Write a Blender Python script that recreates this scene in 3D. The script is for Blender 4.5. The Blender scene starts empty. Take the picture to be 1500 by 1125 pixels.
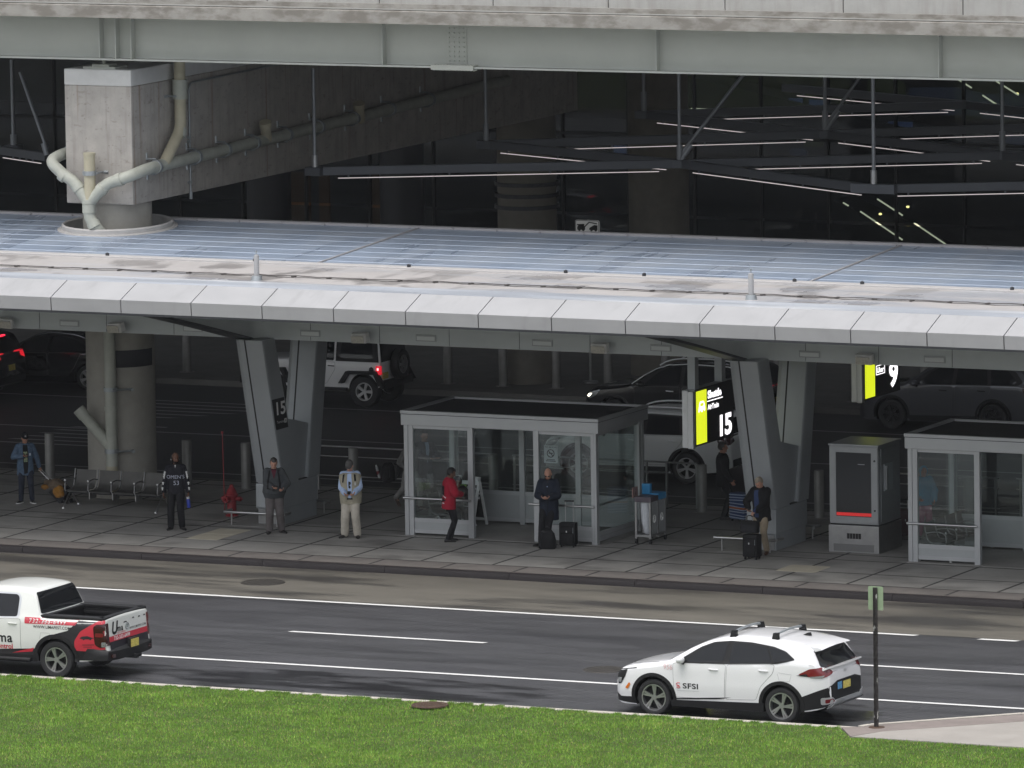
import bpy, bmesh, math, random
import numpy as np
from mathutils import Vector, Matrix, Euler
from mathutils.bvhtree import BVHTree
random.seed(7)
R = math.radians
PI = math.pi
sc = bpy.context.scene
COL = sc.collection

# ------------------------------------------------------------------ materials
def lin(c):
    return tuple((v/12.92 if v <= .04045 else ((v+.055)/1.055)**2.4) for v in c)

def hexc(h):
    h = h.lstrip('#')
    return lin(tuple(int(h[i:i+2], 16)/255 for i in (0, 2, 4)))

def mat(name, col, rough=.6, metal=0., var=.0, vscale=3., bump=0., bscale=40., coat=0., spec=.5, emit=None, estr=1.,
        col2=None, stretch=(1, 1, 1), rvar=0., alpha=None, trans=0., ior=1.45):
    m = bpy.data.materials.new(name)
    m.use_nodes = True
    nt = m.node_tree
    b = nt.nodes['Principled BSDF']
    b.inputs['Base Color'].default_value = (*col, 1)
    b.inputs['Roughness'].default_value = rough
    b.inputs['Metallic'].default_value = metal
    b.inputs['Coat Weight'].default_value = coat
    b.inputs['Coat Roughness'].default_value = .06
    b.inputs['Specular IOR Level'].default_value = spec
    b.inputs['IOR'].default_value = ior
    if trans:
        b.inputs['Transmission Weight'].default_value = trans
    if emit:
        b.inputs['Emission Color'].default_value = (*emit, 1)
        b.inputs['Emission Strength'].default_value = estr
    if var or col2 or bump or rvar:
        tc = nt.nodes.new('ShaderNodeTexCoord')
        mp = nt.nodes.new('ShaderNodeMapping')
        mp.inputs['Scale'].default_value = stretch
        nt.links.new(tc.outputs['Object'], mp.inputs['Vector'])
    if var or col2 or rvar:
        n = nt.nodes.new('ShaderNodeTexNoise')
        n.inputs['Scale'].default_value = vscale
        n.inputs['Detail'].default_value = 8
        n.inputs['Roughness'].default_value = .62
        nt.links.new(mp.outputs['Vector'], n.inputs['Vector'])
        rp = nt.nodes.new('ShaderNodeValToRGB')
        rp.color_ramp.elements[0].position = .32
        rp.color_ramp.elements[1].position = .68
        c2 = col2 if col2 else tuple(min(1, v*(1+var)) for v in col)
        c1 = col if col2 else tuple(v*(1-var) for v in col)
        rp.color_ramp.elements[0].color = (*c1, 1)
        rp.color_ramp.elements[1].color = (*c2, 1)
        nt.links.new(n.outputs['Fac'], rp.inputs['Fac'])
        nt.links.new(rp.outputs['Color'], b.inputs['Base Color'])
        if rvar:
            mr = nt.nodes.new('ShaderNodeMapRange')
            mr.inputs['From Min'].default_value = .3
            mr.inputs['From Max'].default_value = .7
            mr.inputs['To Min'].default_value = max(.02, rough-rvar)
            mr.inputs['To Max'].default_value = min(1, rough+rvar)
            nt.links.new(n.outputs['Fac'], mr.inputs['Value'])
            nt.links.new(mr.outputs['Result'], b.inputs['Roughness'])
    if bump:
        n2 = nt.nodes.new('ShaderNodeTexNoise')
        n2.inputs['Scale'].default_value = bscale
        n2.inputs['Detail'].default_value = 5
        nt.links.new(mp.outputs['Vector'], n2.inputs['Vector'])
        bp = nt.nodes.new('ShaderNodeBump')
        bp.inputs['Strength'].default_value = bump
        bp.inputs['Distance'].default_value = .02
        nt.links.new(n2.outputs['Fac'], bp.inputs['Height'])
        nt.links.new(bp.outputs['Normal'], b.inputs['Normal'])
    return m

def overlay(m, col, scale, stretch, lo, hi, amount=1., seed=0., rough=None, detail=6):
    """lay a second noise-shaped stain of colour col over material m"""
    nt = m.node_tree
    b = nt.nodes['Principled BSDF']
    tc = nt.nodes.new('ShaderNodeTexCoord')
    mp = nt.nodes.new('ShaderNodeMapping')
    mp.inputs['Scale'].default_value = stretch
    mp.inputs['Location'].default_value = (seed, seed*1.7, seed*.6)
    n = nt.nodes.new('ShaderNodeTexNoise')
    n.inputs['Scale'].default_value = scale
    n.inputs['Detail'].default_value = detail
    n.inputs['Roughness'].default_value = .6
    nt.links.new(tc.outputs['Object'], mp.inputs['Vector'])
    nt.links.new(mp.outputs['Vector'], n.inputs['Vector'])
    mr = nt.nodes.new('ShaderNodeMapRange')
    mr.inputs['From Min'].default_value = lo
    mr.inputs['From Max'].default_value = hi
    mr.inputs['To Max'].default_value = amount
    nt.links.new(n.outputs['Fac'], mr.inputs['Value'])
    mx = nt.nodes.new('ShaderNodeMix')
    mx.data_type = 'RGBA'
    lk = b.inputs['Base Color'].links
    if lk:
        nt.links.new(lk[0].from_socket, mx.inputs[6])
    else:
        mx.inputs[6].default_value = b.inputs['Base Color'].default_value
    mx.inputs[7].default_value = (*col, 1)
    nt.links.new(mr.outputs['Result'], mx.inputs[0])
    nt.links.new(mx.outputs[2], b.inputs['Base Color'])
    if rough is not None:
        mx2 = nt.nodes.new('ShaderNodeMix')
        lk = b.inputs['Roughness'].links
        if lk:
            nt.links.new(lk[0].from_socket, mx2.inputs[2])
        else:
            mx2.inputs[2].default_value = b.inputs['Roughness'].default_value
        mx2.inputs[3].default_value = rough
        nt.links.new(mr.outputs['Result'], mx2.inputs[0])
        nt.links.new(mx2.outputs[0], b.inputs['Roughness'])
    return m

# ------------------------------------------------------------------ objects
def tag(o, label=None, cat=None, group=None, kind=None):
    if label: o['label'] = label
    if cat: o['category'] = cat
    if group: o['group'] = group
    if kind: o['kind'] = kind
    return o

def empty(name, loc=(0, 0, 0), rz=0, label=None, cat=None, group=None):
    o = bpy.data.objects.new(name, None)
    o.empty_display_size = .2
    o.location = loc
    o.rotation_euler = (0, 0, rz)
    COL.objects.link(o)
    return tag(o, label, cat, group)

def obj(name, bm, mats, parent=None, smooth=None, label=None, loc=None):
    if isinstance(bm, bpy.types.Mesh):
        me = bm
    else:
        me = bpy.data.meshes.new(name)
        bm.normal_update()
        bm.to_mesh(me)
        bm.free()
    if not isinstance(mats, (list, tuple)):
        mats = [mats]
    if len(me.materials) == 0:
        for m in mats:
            me.materials.append(m)
    if smooth is not None:
        me.shade_smooth()
        me.set_sharp_from_angle(angle=R(smooth))
    o = bpy.data.objects.new(name, me)
    COL.objects.link(o)
    if parent: o.parent = parent
    if label: o['label'] = label
    if loc is not None: o.location = loc
    return o

def copy_tree(o, parent=None):
    c = o.copy()
    COL.objects.link(c)
    if parent: c.parent = parent
    for ch in list(o.children):
        copy_tree(ch, c)
    return c

def B(): return bmesh.new()

def bx(bm, x0, x1, y0, y1, z0, z1, mi=0, bev=0.):
    v = [bm.verts.new(p) for p in ((x0,y0,z0),(x1,y0,z0),(x1,y1,z0),(x0,y1,z0),(x0,y0,z1),(x1,y0,z1),(x1,y1,z1),(x0,y1,z1))]
    fs = [bm.faces.new([v[i] for i in q]) for q in ((0,3,2,1),(4,5,6,7),(0,1,5,4),(1,2,6,5),(2,3,7,6),(3,0,4,7))]
    for f in fs: f.material_index = mi
    if bev > 0:
        es = list({e for f in fs for e in f.edges})
        r = bmesh.ops.bevel(bm, geom=es, offset=bev, segments=2, affect='EDGES', profile=.6)
        for f in r['faces']: f.material_index = mi
    return bm

def frame_of(d):
    d = Vector(d).normalized()
    a = Vector((0, 0, 1)) if abs(d.z) < .95 else Vector((1, 0, 0))
    u = a.cross(d).normalized()
    return u, d.cross(u)

def tube(bm, pts, r, n=10, mi=0, caps=True, closed=False):
    pts = [Vector(p) for p in pts]
    rs = r if isinstance(r, (list, tuple)) else [r]*len(pts)
    rings = []
    prev = None
    for i, p in enumerate(pts):
        if closed:
            d = (pts[(i+1) % len(pts)]-pts[i-1])
        else:
            d = (pts[min(i+1, len(pts)-1)]-pts[max(i-1, 0)])
        d.normalize()
        if prev is None:
            u, w = frame_of(d)
        else:
            u = prev-d*prev.dot(d)
            if u.length < 1e-5: u, w = frame_of(d)
            u.normalize()
            w = d.cross(u)
        prev = u
        rings.append([bm.verts.new(p+(u*math.cos(2*PI*k/n)+w*math.sin(2*PI*k/n))*rs[i]) for k in range(n)])
    m = len(rings)
    for i in range(m if closed else m-1):
        a, b = rings[i], rings[(i+1) % m]
        for k in range(n):
            f = bm.faces.new((a[k], a[(k+1) % n], b[(k+1) % n], b[k]))
            f.material_index = mi
    if caps and not closed:
        for rg, s in ((rings[0], -1), (rings[-1], 1)):
            f = bm.faces.new(rg if s > 0 else rg[::-1])
            f.material_index = mi
    return bm

def lathe(bm, prof, n=24, M=None, mi=0):
    """prof: list of (r, z); revolve round local z"""
    M = M or Matrix.Identity(4)
    rings = []
    for r, z in prof:
        if r < 1e-5:
            rings.append([bm.verts.new(M @ Vector((0, 0, z)))])
        else:
            rings.append([bm.verts.new(M @ Vector((r*math.cos(2*PI*k/n), r*math.sin(2*PI*k/n), z))) for k in range(n)])
    for a, b in zip(rings[:-1], rings[1:]):
        for k in range(n):
            q = [a[k % len(a)], a[(k+1) % len(a)], b[(k+1) % len(b)], b[k % len(b)]]
            q2 = []
            for v in q:
                if v not in q2: q2.append(v)
            if len(q2) > 2:
                f = bm.faces.new(q2)
                f.material_index = mi
    return bm

def prism(bm, poly, axis, a, b, mi=0):
    """extrude a 2-D polygon along axis ('x': (y,z), 'y': (x,z), 'z': (x,y)) from a to b"""
    def P(p, t):
        return {'x': (t, p[0], p[1]), 'y': (p[0], t, p[1]), 'z': (p[0], p[1], t)}[axis]
    v0 = [bm.verts.new(P(p, a)) for p in poly]
    v1 = [bm.verts.new(P(p, b)) for p in poly]
    n = len(poly)
    fs = [bm.faces.new(v0[::-1]), bm.faces.new(v1)]
    for i in range(n):
        fs.append(bm.faces.new((v0[i], v0[(i+1) % n], v1[(i+1) % n], v1[i])))
    for f in fs: f.material_index = mi
    return bm

def ellipsoid(bm, c, r, M=None, u=16, v=10, mi=0):
    T = Matrix.Translation(Vector(c)) @ (M or Matrix.Identity(4)) @ Matrix.Diagonal((r[0], r[1], r[2], 1))
    prof = [(math.sin(PI*i/v), -math.cos(PI*i/v)) for i in range(v+1)]
    prof[0] = (0, -1); prof[-1] = (0, 1)
    return lathe(bm, prof, u, T, mi)

def loft(bm, rings, mi=0, caps=True):
    vs = [[bm.verts.new(p) for p in rg] for rg in rings]
    n = len(vs[0])
    for a, b in zip(vs[:-1], vs[1:]):
        for k in range(n):
            f = bm.faces.new((a[k], a[(k+1) % n], b[(k+1) % n], b[k]))
            f.material_index = mi
    if caps:
        bm.faces.new(vs[0][::-1]).material_index = mi
        bm.faces.new(vs[-1]).material_index = mi
    return bm

def capsule(bm, p0, r0, p1, r1, n=12, sq=1., sqdir=None, mi=0):
    """tapered limb with round ends; sq squashes the section along sqdir"""
    p0, p1 = Vector(p0), Vector(p1)
    d = (p1-p0)
    L = d.length
    d.normalize()
    u, w = frame_of(d)
    if sqdir is not None:
        s = Vector(sqdir)
        s = s-d*s.dot(d)
        if s.length > 1e-4:
            u = s.normalized()
            w = d.cross(u)
    rings = []
    def ring(c, r): rings.append([c+(u*math.cos(2*PI*k/n)*sq+w*math.sin(2*PI*k/n))*r for k in range(n)])
    for a in (85, 60, 30): ring(p0-d*(r0*math.sin(R(a))), r0*math.cos(R(a)))
    ring(p0, r0)
    for t in (.33, .66): ring(p0+d*L*t, r0+(r1-r0)*t)
    ring(p1, r1)
    for a in (30, 60, 85): ring(p1+d*(r1*math.sin(R(a))), r1*math.cos(R(a)))
    return loft(bm, rings, mi)

def remesh(bm, voxel, smooth_it=4, disp=0.):
    me = bpy.data.meshes.new('tmp')
    bm.normal_update()
    bmesh.ops.recalc_face_normals(bm, faces=bm.faces)
    bm.to_mesh(me); bm.free()
    o = bpy.data.objects.new('tmp', me)
    COL.objects.link(o)
    m = o.modifiers.new('r', 'REMESH'); m.mode = 'VOXEL'; m.voxel_size = voxel
    s = o.modifiers.new('s', 'SMOOTH'); s.iterations = smooth_it; s.factor = .5
    if disp:
        t = bpy.data.textures.new('folds', 'CLOUDS'); t.noise_scale = .09; t.noise_depth = 2
        d = o.modifiers.new('d', 'DISPLACE'); d.texture = t; d.strength = disp; d.mid_level = .5; d.texture_coords = 'LOCAL'
    dg = bpy.context.evaluated_depsgraph_get()
    out = bpy.data.meshes.new_from_object(o.evaluated_get(dg))
    bpy.data.objects.remove(o)
    bpy.data.meshes.remove(me)
    out.materials.clear()
    return out

def text_bm(s, h, bold=.0, depth=0., align='LEFT', spacing=1., shear=0., wide=1.):
    """a bmesh of flat lettering in the xy plane, cap height about h"""
    cu = bpy.data.curves.new('txt', 'FONT')
    cu.body = s
    cu.size = h*1.38
    cu.align_x = align
    cu.offset = bold*h
    cu.extrude = depth
    cu.space_character = spacing
    cu.shear = shear
    cu.resolution_u = 4
    o = bpy.data.objects.new('txt', cu)
    COL.objects.link(o)
    dg = bpy.context.evaluated_depsgraph_get()
    me = bpy.data.meshes.new_from_object(o.evaluated_get(dg))
    bm = bmesh.new()
    bm.from_mesh(me)
    for v in bm.verts: v.co.x *= wide
    bpy.data.objects.remove(o)
    bpy.data.curves.remove(cu)
    bpy.data.meshes.remove(me)
    return bm

def text_on(name, s, h, origin, right, up, m, parent=None, **k):
    bm = text_bm(s, h, **k)
    o, r, u = Vector(origin), Vector(right).normalized(), Vector(up).normalized()
    nrm = r.cross(u)
    for v in bm.verts:
        v.co = o+r*v.co.x+u*v.co.y+nrm*v.co.z
    return obj(name, bm, m, parent)

def rnd(poly, r, n=4):
    """round the corners of a 2-D polygon"""
    out = []
    k = len(poly)
    for i in range(k):
        p, a, b = Vector(poly[i]), Vector(poly[i-1]), Vector(poly[(i+1) % k])
        da, db = a-p, b-p
        ra = min(r, da.length*.45); rb = min(r, db.length*.45)
        A, C = p+da.normalized()*ra, p+db.normalized()*rb
        for j in range(n+1):
            t = j/n
            out.append(tuple(A*(1-t)**2+p*2*t*(1-t)+C*t*t))
    return out

# ------------------------------------------------------------------ shared materials
M = {}
M['concrete_pale'] = mat('concrete_pale', (.40, .375, .345), .85, var=.13, vscale=2.2, bump=.12, bscale=30)
overlay(M['concrete_pale'], (.24, .215, .19), 2.2, (3.5, 3.5, .25), .52, .72, .55, 3.1)
overlay(M['concrete_pale'], (.2, .12, .07), 1.9, (3, 3, .06), .60, .70, .6, 9.3)
overlay(M['concrete_pale'], (.12, .11, .10), 13, (1, 1, 1), .68, .72, .6, 15.3, detail=2)
overlay(M['concrete_pale'], (.20, .18, .155), 4, (1, 1, 2.5), .60, .68, .5, 25.3)
M['concrete_white'] = mat('concrete_white', (.55, .545, .53), .8, var=.06, vscale=3, bump=.06)
M['concrete_edge'] = mat('concrete_edge', (.30, .288, .265), .88, var=.1, vscale=3, bump=.15)
overlay(M['concrete_edge'], (.17, .155, .135), 1.5, (1.0, 1, 2.2), .44, .58, .8, 2.2)
M['parapet'] = mat('parapet_concrete', (.375, .37, .355), .85, var=.07, vscale=2.5, bump=.1)
overlay(M['parapet'], (.30, .285, .265), 2.0, (3.0, 1, .30), .46, .72, .7, 5.2)
M['girder'] = mat('girder_paint', (.46, .475, .44), .5, var=.04, vscale=1.2)
M['column'] = mat('column_concrete', (.33, .315, .28), .85, var=.12, vscale=2, bump=.1)
M['alu'] = mat('aluminium', (.55, .56, .57), .38, .85, var=.04, vscale=6)
M['alu_dark'] = mat('aluminium_dark', (.30, .31, .32), .42, .6, var=.05, vscale=5)
M['steel'] = mat('stainless_steel', (.50, .50, .50), .34, 1., var=.04, vscale=9)
M['steel_dull'] = mat('dull_steel', (.34, .34, .34), .4, .9, var=.1, vscale=5)
M['clad'] = mat('column_cladding', (.35, .37, .385), .45, .35, var=.05, vscale=1.5)
M['soffit'] = mat('soffit_cladding', (.43, .455, .465), .5, .2, var=.05, vscale=1.2)
M['black'] = mat('black_plastic', (.012, .012, .013), .5)
M['rubber'] = mat('rubber', (.014, .014, .014), .8, var=.2, vscale=20)
M['darkmetal'] = mat('dark_metal', (.05, .052, .058), .5, .4)
M['shaded_column'] = mat('shaded_column_concrete', (.19, .175, .15), .9, var=.12, vscale=2)  # column concrete darkened: shade under the deck put into the colour
M['pipe'] = mat('pipe_coating', (.39, .40, .35), .5, var=.1, vscale=4)
M['pipe2'] = mat('pipe_sleeve', (.43, .395, .29), .55, var=.08, vscale=4)
M['galv'] = mat('galvanised', (.36, .385, .40), .5, .7, var=.1, vscale=10)
M['seam'] = mat('dark_joint', (.02, .02, .021), .8)
M['white_sign'] = mat('sign_white', (.75, .75, .74), .5)
M['ink'] = mat('sign_ink', (.012, .012, .013), .6)
def glass_mat(name, tint, refl=.9, op=.1):
    """thin clear sheet: mostly see-through, mirror-like at its own Fresnel"""
    m = bpy.data.materials.new(name); m.use_nodes = True
    nt = m.node_tree; nt.nodes.clear()
    out = nt.nodes.new('ShaderNodeOutputMaterial')
    tr = nt.nodes.new('ShaderNodeBsdfTransparent'); tr.inputs[0].default_value = (*tint, 1)
    gl = nt.nodes.new('ShaderNodeBsdfGlossy'); gl.inputs['Roughness'].default_value = .02; gl.inputs[0].default_value = (refl, refl, refl, 1)
    fr = nt.nodes.new('ShaderNodeFresnel'); fr.inputs['IOR'].default_value = 1.55
    ge = nt.nodes.new('ShaderNodeNewGeometry'); mi = nt.nodes.new('ShaderNodeMix')
    mi.inputs[2].default_value = 1.5; mi.inputs[3].default_value = 1/1.5
    nt.links.new(ge.outputs['Backfacing'], mi.inputs[0]); nt.links.new(mi.outputs[0], fr.inputs['IOR'])
    df = nt.nodes.new('ShaderNodeBsdfDiffuse'); df.inputs[0].default_value = (.5, .55, .55, 1)
    mx = nt.nodes.new('ShaderNodeMixShader'); mx2 = nt.nodes.new('ShaderNodeMixShader'); mx2.inputs[0].default_value = op
    nt.links.new(tr.outputs[0], mx2.inputs[1]); nt.links.new(df.outputs[0], mx2.inputs[2])
    nt.links.new(fr.outputs[0], mx.inputs[0]); nt.links.new(mx2.outputs[0], mx.inputs[1]); nt.links.new(gl.outputs[0], mx.inputs[2])
    nt.links.new(mx.outputs[0], out.inputs[0])
    return m
M['glass'] = glass_mat('shelter_glass', (.88, .92, .91), .9, .008)

# ------------------------------------------------------------------ the ground
def sheet(name, x0, x1, y0, y1, z, m, mi=0):
    bm = B()
    bm.faces.new([bm.verts.new(p) for p in ((x0,y0,z),(x1,y0,z),(x1,y1,z),(x0,y1,z))])
    o = obj(name, bm, m)
    o['kind'] = 'structure'
    return o

m_ground = mat('far_ground', (.09, .095, .085), .9, var=.2, vscale=.05)
sheet('ground', -1500, 1500, -1500, 1500, -.02, m_ground)
m_asph = mat('wet_asphalt', (.055, .055, .059), .40, var=.16, vscale=1.2, bump=.25, bscale=90, stretch=(.35, 1.4, 1), rvar=.1)
overlay(m_asph, (.026, .026, .029), 1.0, (.12, .7, 1), .50, .72, .7, 4.4, rough=.25, detail=3)
overlay(m_asph, (.055, .055, .057), 1.0, (.05, 1.1, 1), .5, .7, .6, 8.1)
sheet('road', -120, 120, -16.2, -4.2, 0, m_asph)
m_gut = mat('worn_concrete_lane', (.112, .104, .088), .6, var=.16, vscale=1.5, stretch=(.25, 1, 1), bump=.2, bscale=70)
overlay(m_gut, (.04, .038, .036), 1.1, (.16, .75, 1), .48, .62, .9, 1.4, rough=.35)
sheet('bus_lane_road', -120, 120, -4.2, -.02, .004, m_gut)
m_asph2 = mat('dark_asphalt', (.032, .032, .034), .55, var=.2, vscale=1.5, bump=.2, bscale=80)
sheet('inner_road', -140, 140, 11.1, 28.0, 0, m_asph2)
m_walk2 = mat('inner_pavement', (.17, .165, .155), .8, var=.12, vscale=1.5)
bm = B(); bx(bm, -140, 140, 28.0, 60, -.02, .15)
tag(obj('inner_pavement', bm, m_walk2), kind='structure')
m_line = mat('road_paint', (.66, .66, .64), .55, var=.06, vscale=5, stretch=(.4, 2, 1))
overlay(m_line, (.3, .3, .3), 9, (1, 2, 1), .6, .75, .5, 2)
def stripe(x0, x1, y, w=.13, z=.008, skew=.08):
    bm = B()
    bm.faces.new([bm.verts.new(p) for p in ((x0,y-w/2,z),(x1,y-w/2,z),(x1+skew,y+w/2,z),(x0+skew,y+w/2,z))])
    return tag(obj('road_marking', bm, m_line), kind='structure')
stripe(-60, 11.25, -4.33, .15)
stripe(12.65, 13.5, -4.33, .15)
stripe(24, 33, -4.33, .15)
stripe(-1.26, 3.25, -8.28)
stripe(11.6, 16.5, -8.28)
stripe(-13.4, -8.9, -8.28)
stripe(-60, 60, -12.18, .14)
m_line2 = mat('worn_road_paint', (.34, .34, .33), .7, var=.1, vscale=4)
def stripe2(pts):
    bm = B()
    bm.faces.new([bm.verts.new((x, y, .006)) for x, y in pts])
    return tag(obj('road_marking', bm, m_line2), kind='structure')
stripe2([(-90, 24.80), (60, 24.80), (60, 24.92), (-90, 24.92)])
stripe2([(-90, 19.3), (60, 19.3), (60, 19.42), (-90, 19.42)])
stripe2([(-90, 13.0), (60, 13.0), (60, 13.12), (-90, 13.12)])
for k in range(6):                                  # hatched island of worn bars
    y = 21.2+k*.6
    stripe2([(-22, y), (-20.3+k*.5, y), (-20.0+k*.5, y+.15), (-22, y+.15)])
for k in range(7):
    y = 16.4+k*.62
    stripe2([(-21.9+k*.1, y), (-19, y), (-19, y+.15), (-21.7+k*.1, y+.15)])
# wet patch drying beside the lawn kerb: a thin water film whose edge follows a noise
m_wet = bpy.data.materials.new('wet_patch'); m_wet.use_nodes = True
nt = m_wet.node_tree; bs = nt.nodes['Principled BSDF']
bs.inputs['Base Color'].default_value = (.012, .012, .014, 1); bs.inputs['Roughness'].default_value = .12
tc = nt.nodes.new('ShaderNodeTexCoord'); mp = nt.nodes.new('ShaderNodeMapping'); mp.inputs['Scale'].default_value = (.35, 1.2, 1)
nz = nt.nodes.new('ShaderNodeTexNoise'); nz.inputs['Scale'].default_value = 1.3; nz.inputs['Detail'].default_value = 6
nt.links.new(tc.outputs['Object'], mp.inputs['Vector']); nt.links.new(mp.outputs['Vector'], nz.inputs['Vector'])
sx_ = nt.nodes.new('ShaderNodeSeparateXYZ'); nt.links.new(tc.outputs['Generated'], sx_.inputs[0])
def mth(op, a, b=None):
    m_ = nt.nodes.new('ShaderNodeMath'); m_.operation = op
    for i_, v_ in enumerate((a, b)):
        if v_ is None: continue
        if isinstance(v_, (int, float)): m_.inputs[i_].default_value = v_
        else: nt.links.new(v_, m_.inputs[i_])
    return m_.outputs[0]
fx_ = mth('MULTIPLY', sx_.outputs[0], mth('SUBTRACT', 1.0, sx_.outputs[0])); fy_ = mth('MULTIPLY', sx_.outputs[1], mth('SUBTRACT', 1.0, sx_.outputs[1]))
fall = mth('MINIMUM', mth('MULTIPLY', mth('MULTIPLY', fx_, fy_), 40.0), 1.0)
mr_ = nt.nodes.new('ShaderNodeMapRange'); mr_.inputs['From Min'].default_value = .40; mr_.inputs['From Max'].default_value = .56; mr_.inputs['To Max'].default_value = .5
nt.links.new(mth('MULTIPLY', nz.outputs['Fac'], fall), mr_.inputs['Value']); nt.links.new(mr_.outputs[0], bs.inputs['Alpha'])
sheet('wet_road_patch', -4.5, 8.6, -15.95, -12.5, .006, m_wet)
sheet('wet_road_patch', 9.0, 15.0, -15.9, -12.4, .006, m_wet)
# pavement of slabs with dark joints, one mesh
m_slab = mat('pavement_slab', (.285, .275, .255), .72, var=.13, vscale=.9, bump=.12, bscale=60)
overlay(m_slab, (.11, .105, .098), 1.2, (.6, .9, 1), .50, .68, .75, 6.6, rough=.45)
m_slab2 = mat('pavement_slab_dark', (.255, .246, .23), .72, var=.13, vscale=.9, bump=.12, bscale=60)
overlay(m_slab2, (.10, .095, .09), 1.1, (.6, .9, 1), .52, .7, .5, 2.6)
m_band = mat('paver_band', (.165, .150, .138), .75, var=.15, vscale=2, bump=.15)
m_tan = mat('tan_slab', (.44, .40, .315), .75, var=.08, vscale=3, bump=.1)
m_joint = mat('slab_joint', (.045, .042, .04), .8)
xs = [-60+1.74*i for i in range(0, 70)]
xs = [x-(.30 if x > 2.2 else 0)+(.0) for x in xs]
off = -13.07-min(xs, key=lambda v: abs(v+13.07))
xs = [x+off for x in xs]
ys = [.06, .87, 2.36, 4.12, 4.9, 7.5, 10.3, 11.0]
bm = B()
g = .034
for j in range(len(ys)-1):
    for i in range(len(xs)-1):
        x0, x1 = xs[i]+(0.87 if j == 0 else 0), xs[i+1]+(0.87 if j == 0 else 0)
        q = [(x0+g, ys[j]+g), (x1-g, ys[j]+g), (x1-g, ys[j+1]-g), (x0+g, ys[j+1]-g)]
        f = bm.faces.new([bm.verts.new((a, b, .15)) for a, b in q])
        f.material_index = 2 if j == 0 else (0 if random.random() < .6 else 1)
f = bm.faces.new([bm.verts.new(p) for p in ((-130, .0, .145), (130, .0, .145), (130, 11.1, .145), (-130, 11.1, .145))])
f.material_index = 3
tag(obj('pavement', bm, [m_slab, m_slab2, m_band, m_joint]), kind='structure')
bm = B()
for q in ([(-9.12, 2.2), (-8.34, 2.2), (-8.34, 3.9), (-9.12, 3.9)],):
    for a, b in ((0, .49), (.51, 1)):
        y0, y1 = q[0][1]+(q[2][1]-q[0][1])*a, q[0][1]+(q[2][1]-q[0][1])*b
        bx(bm, q[0][0], q[1][0], y0, y1, .13, .1545)
tag(obj('vault_cover', bm, m_tan), 'tan concrete vault cover of two slabs in the pavement left of the grey-sweater man', 'vault cover', 'tan vault covers in the pavement')
bm = B()
prism(bm, rnd([(5.28, 2.16), (6.22, 2.16), (6.22, 3.1), (5.28, 3.1)], .1), 'z', .13, .1545)
tag(obj('vault_cover', bm, m_tan), 'single tan concrete vault cover in the pavement in front of the grey kiosk', 'vault cover', 'tan vault covers in the pavement')
# kerbs
m_kerb = mat('dark_kerb', (.014, .011, .012), .75, .0, var=.15, vscale=3, stretch=(.5, 3, 3))
m_kerb_top = mat('kerb_top', (.19, .165, .15), .7, var=.12, vscale=3)
bm = B()
prof = [(-.17, -.02), (-.17, .075), (-.145, .125), (-.10, .149), (.0, .1535), (.0, -.02)]
x = -120
while x < 120:
    prism(bm, prof, 'x', x+.006, x+3.0-.006)
    bx(bm, x+.004, x+3-.004, .002, .058, .0, .1525, 1)
    x += 3.0
tag(obj('kerb', bm, [m_kerb, m_kerb_top], smooth=30), kind='structure')
bm = B(); bx(bm, -130, 130, 11.1, 11.28, -.02, .15, 0, .02)
tag(obj('inner_kerb', bm, m_walk2), kind='structure')
# lawn, its kerb and the footpath on the right
m_lawnkerb = mat('lawn_kerb', (.42, .39, .34), .8, var=.12, vscale=4)
m_soil = mat('lawn_soil', (.05, .07, .012), .95, var=.3, vscale=2)
bm = B()
bx(bm, -60, 15.0, -16.16, -16.0, -.02, .14, 0, .02)
tag(obj('lawn_kerb', bm, m_lawnkerb), kind='structure')
bm = B()
lawn_poly = [(-60, -16.16), (14.6, -16.16), (15.2, -17.1), (60, -17.1), (60, -60), (-60, -60)]
prism(bm, lawn_poly, 'z', -.02, .12)
tag(obj('lawn', bm, m_soil), kind='structure')
m_path = mat('footpath_concrete', (.29, .27, .245), .8, var=.1, vscale=1.2, bump=.1)
m_path2 = mat('footpath_pavers', (.20, .17, .155), .8, var=.12, vscale=2, bump=.12)
bm = B()
prism(bm, [(15.55, -16.35), (17.95, -14.05), (22, -11.5), (60, -11.5), (60, -17.09), (15.22, -17.09)], 'z', -.02, .14)
tag(obj('footpath', bm, m_path), kind='structure')
bm = B()
prism(bm, [(15.0, -15.98), (15.1, -15.75), (17.35, -13.55), (21.5, -10.9), (22, -11.48), (17.93, -14.04), (15.53, -16.36), (15.2, -17.08), (14.62, -16.14)], 'z', -.02, .1405)
tag(obj('footpath_paving', bm, m_path2), kind='structure')
bm = B()
pl = [(15.0, -15.97), (15.09, -15.73), (17.33, -13.52), (21.5, -10.86)]
for a, b in zip(pl[:-1], pl[1:]):
    d = (Vector(b)-Vector(a)).normalized(); n_ = Vector((-d.y, d.x))*.13
    prism(bm, [a, b, tuple(Vector(b)+n_), tuple(Vector(a)+n_)], 'z', -.02, .15)
tag(obj('footpath_kerb', bm, m_lawnkerb), kind='structure')

# grass: single blades over the visible part of the lawn
rng = np.random.default_rng(11)
def in_lawn(x, y):
    return (y < -16.19) & ((x < 14.6) | (y < -17.12) | ((x < 15.2) & (y < -16.16-(x-14.6)*1.6)))
NB = 420000
gx = rng.uniform(-6.5, 22.5, NB); gy = -16.17-rng.uniform(0, 1, NB)*(11.5)
k = in_lawn(gx, gy) & (gy > -17.2-(25-gx)*.43+1.2-2.2)
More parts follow.
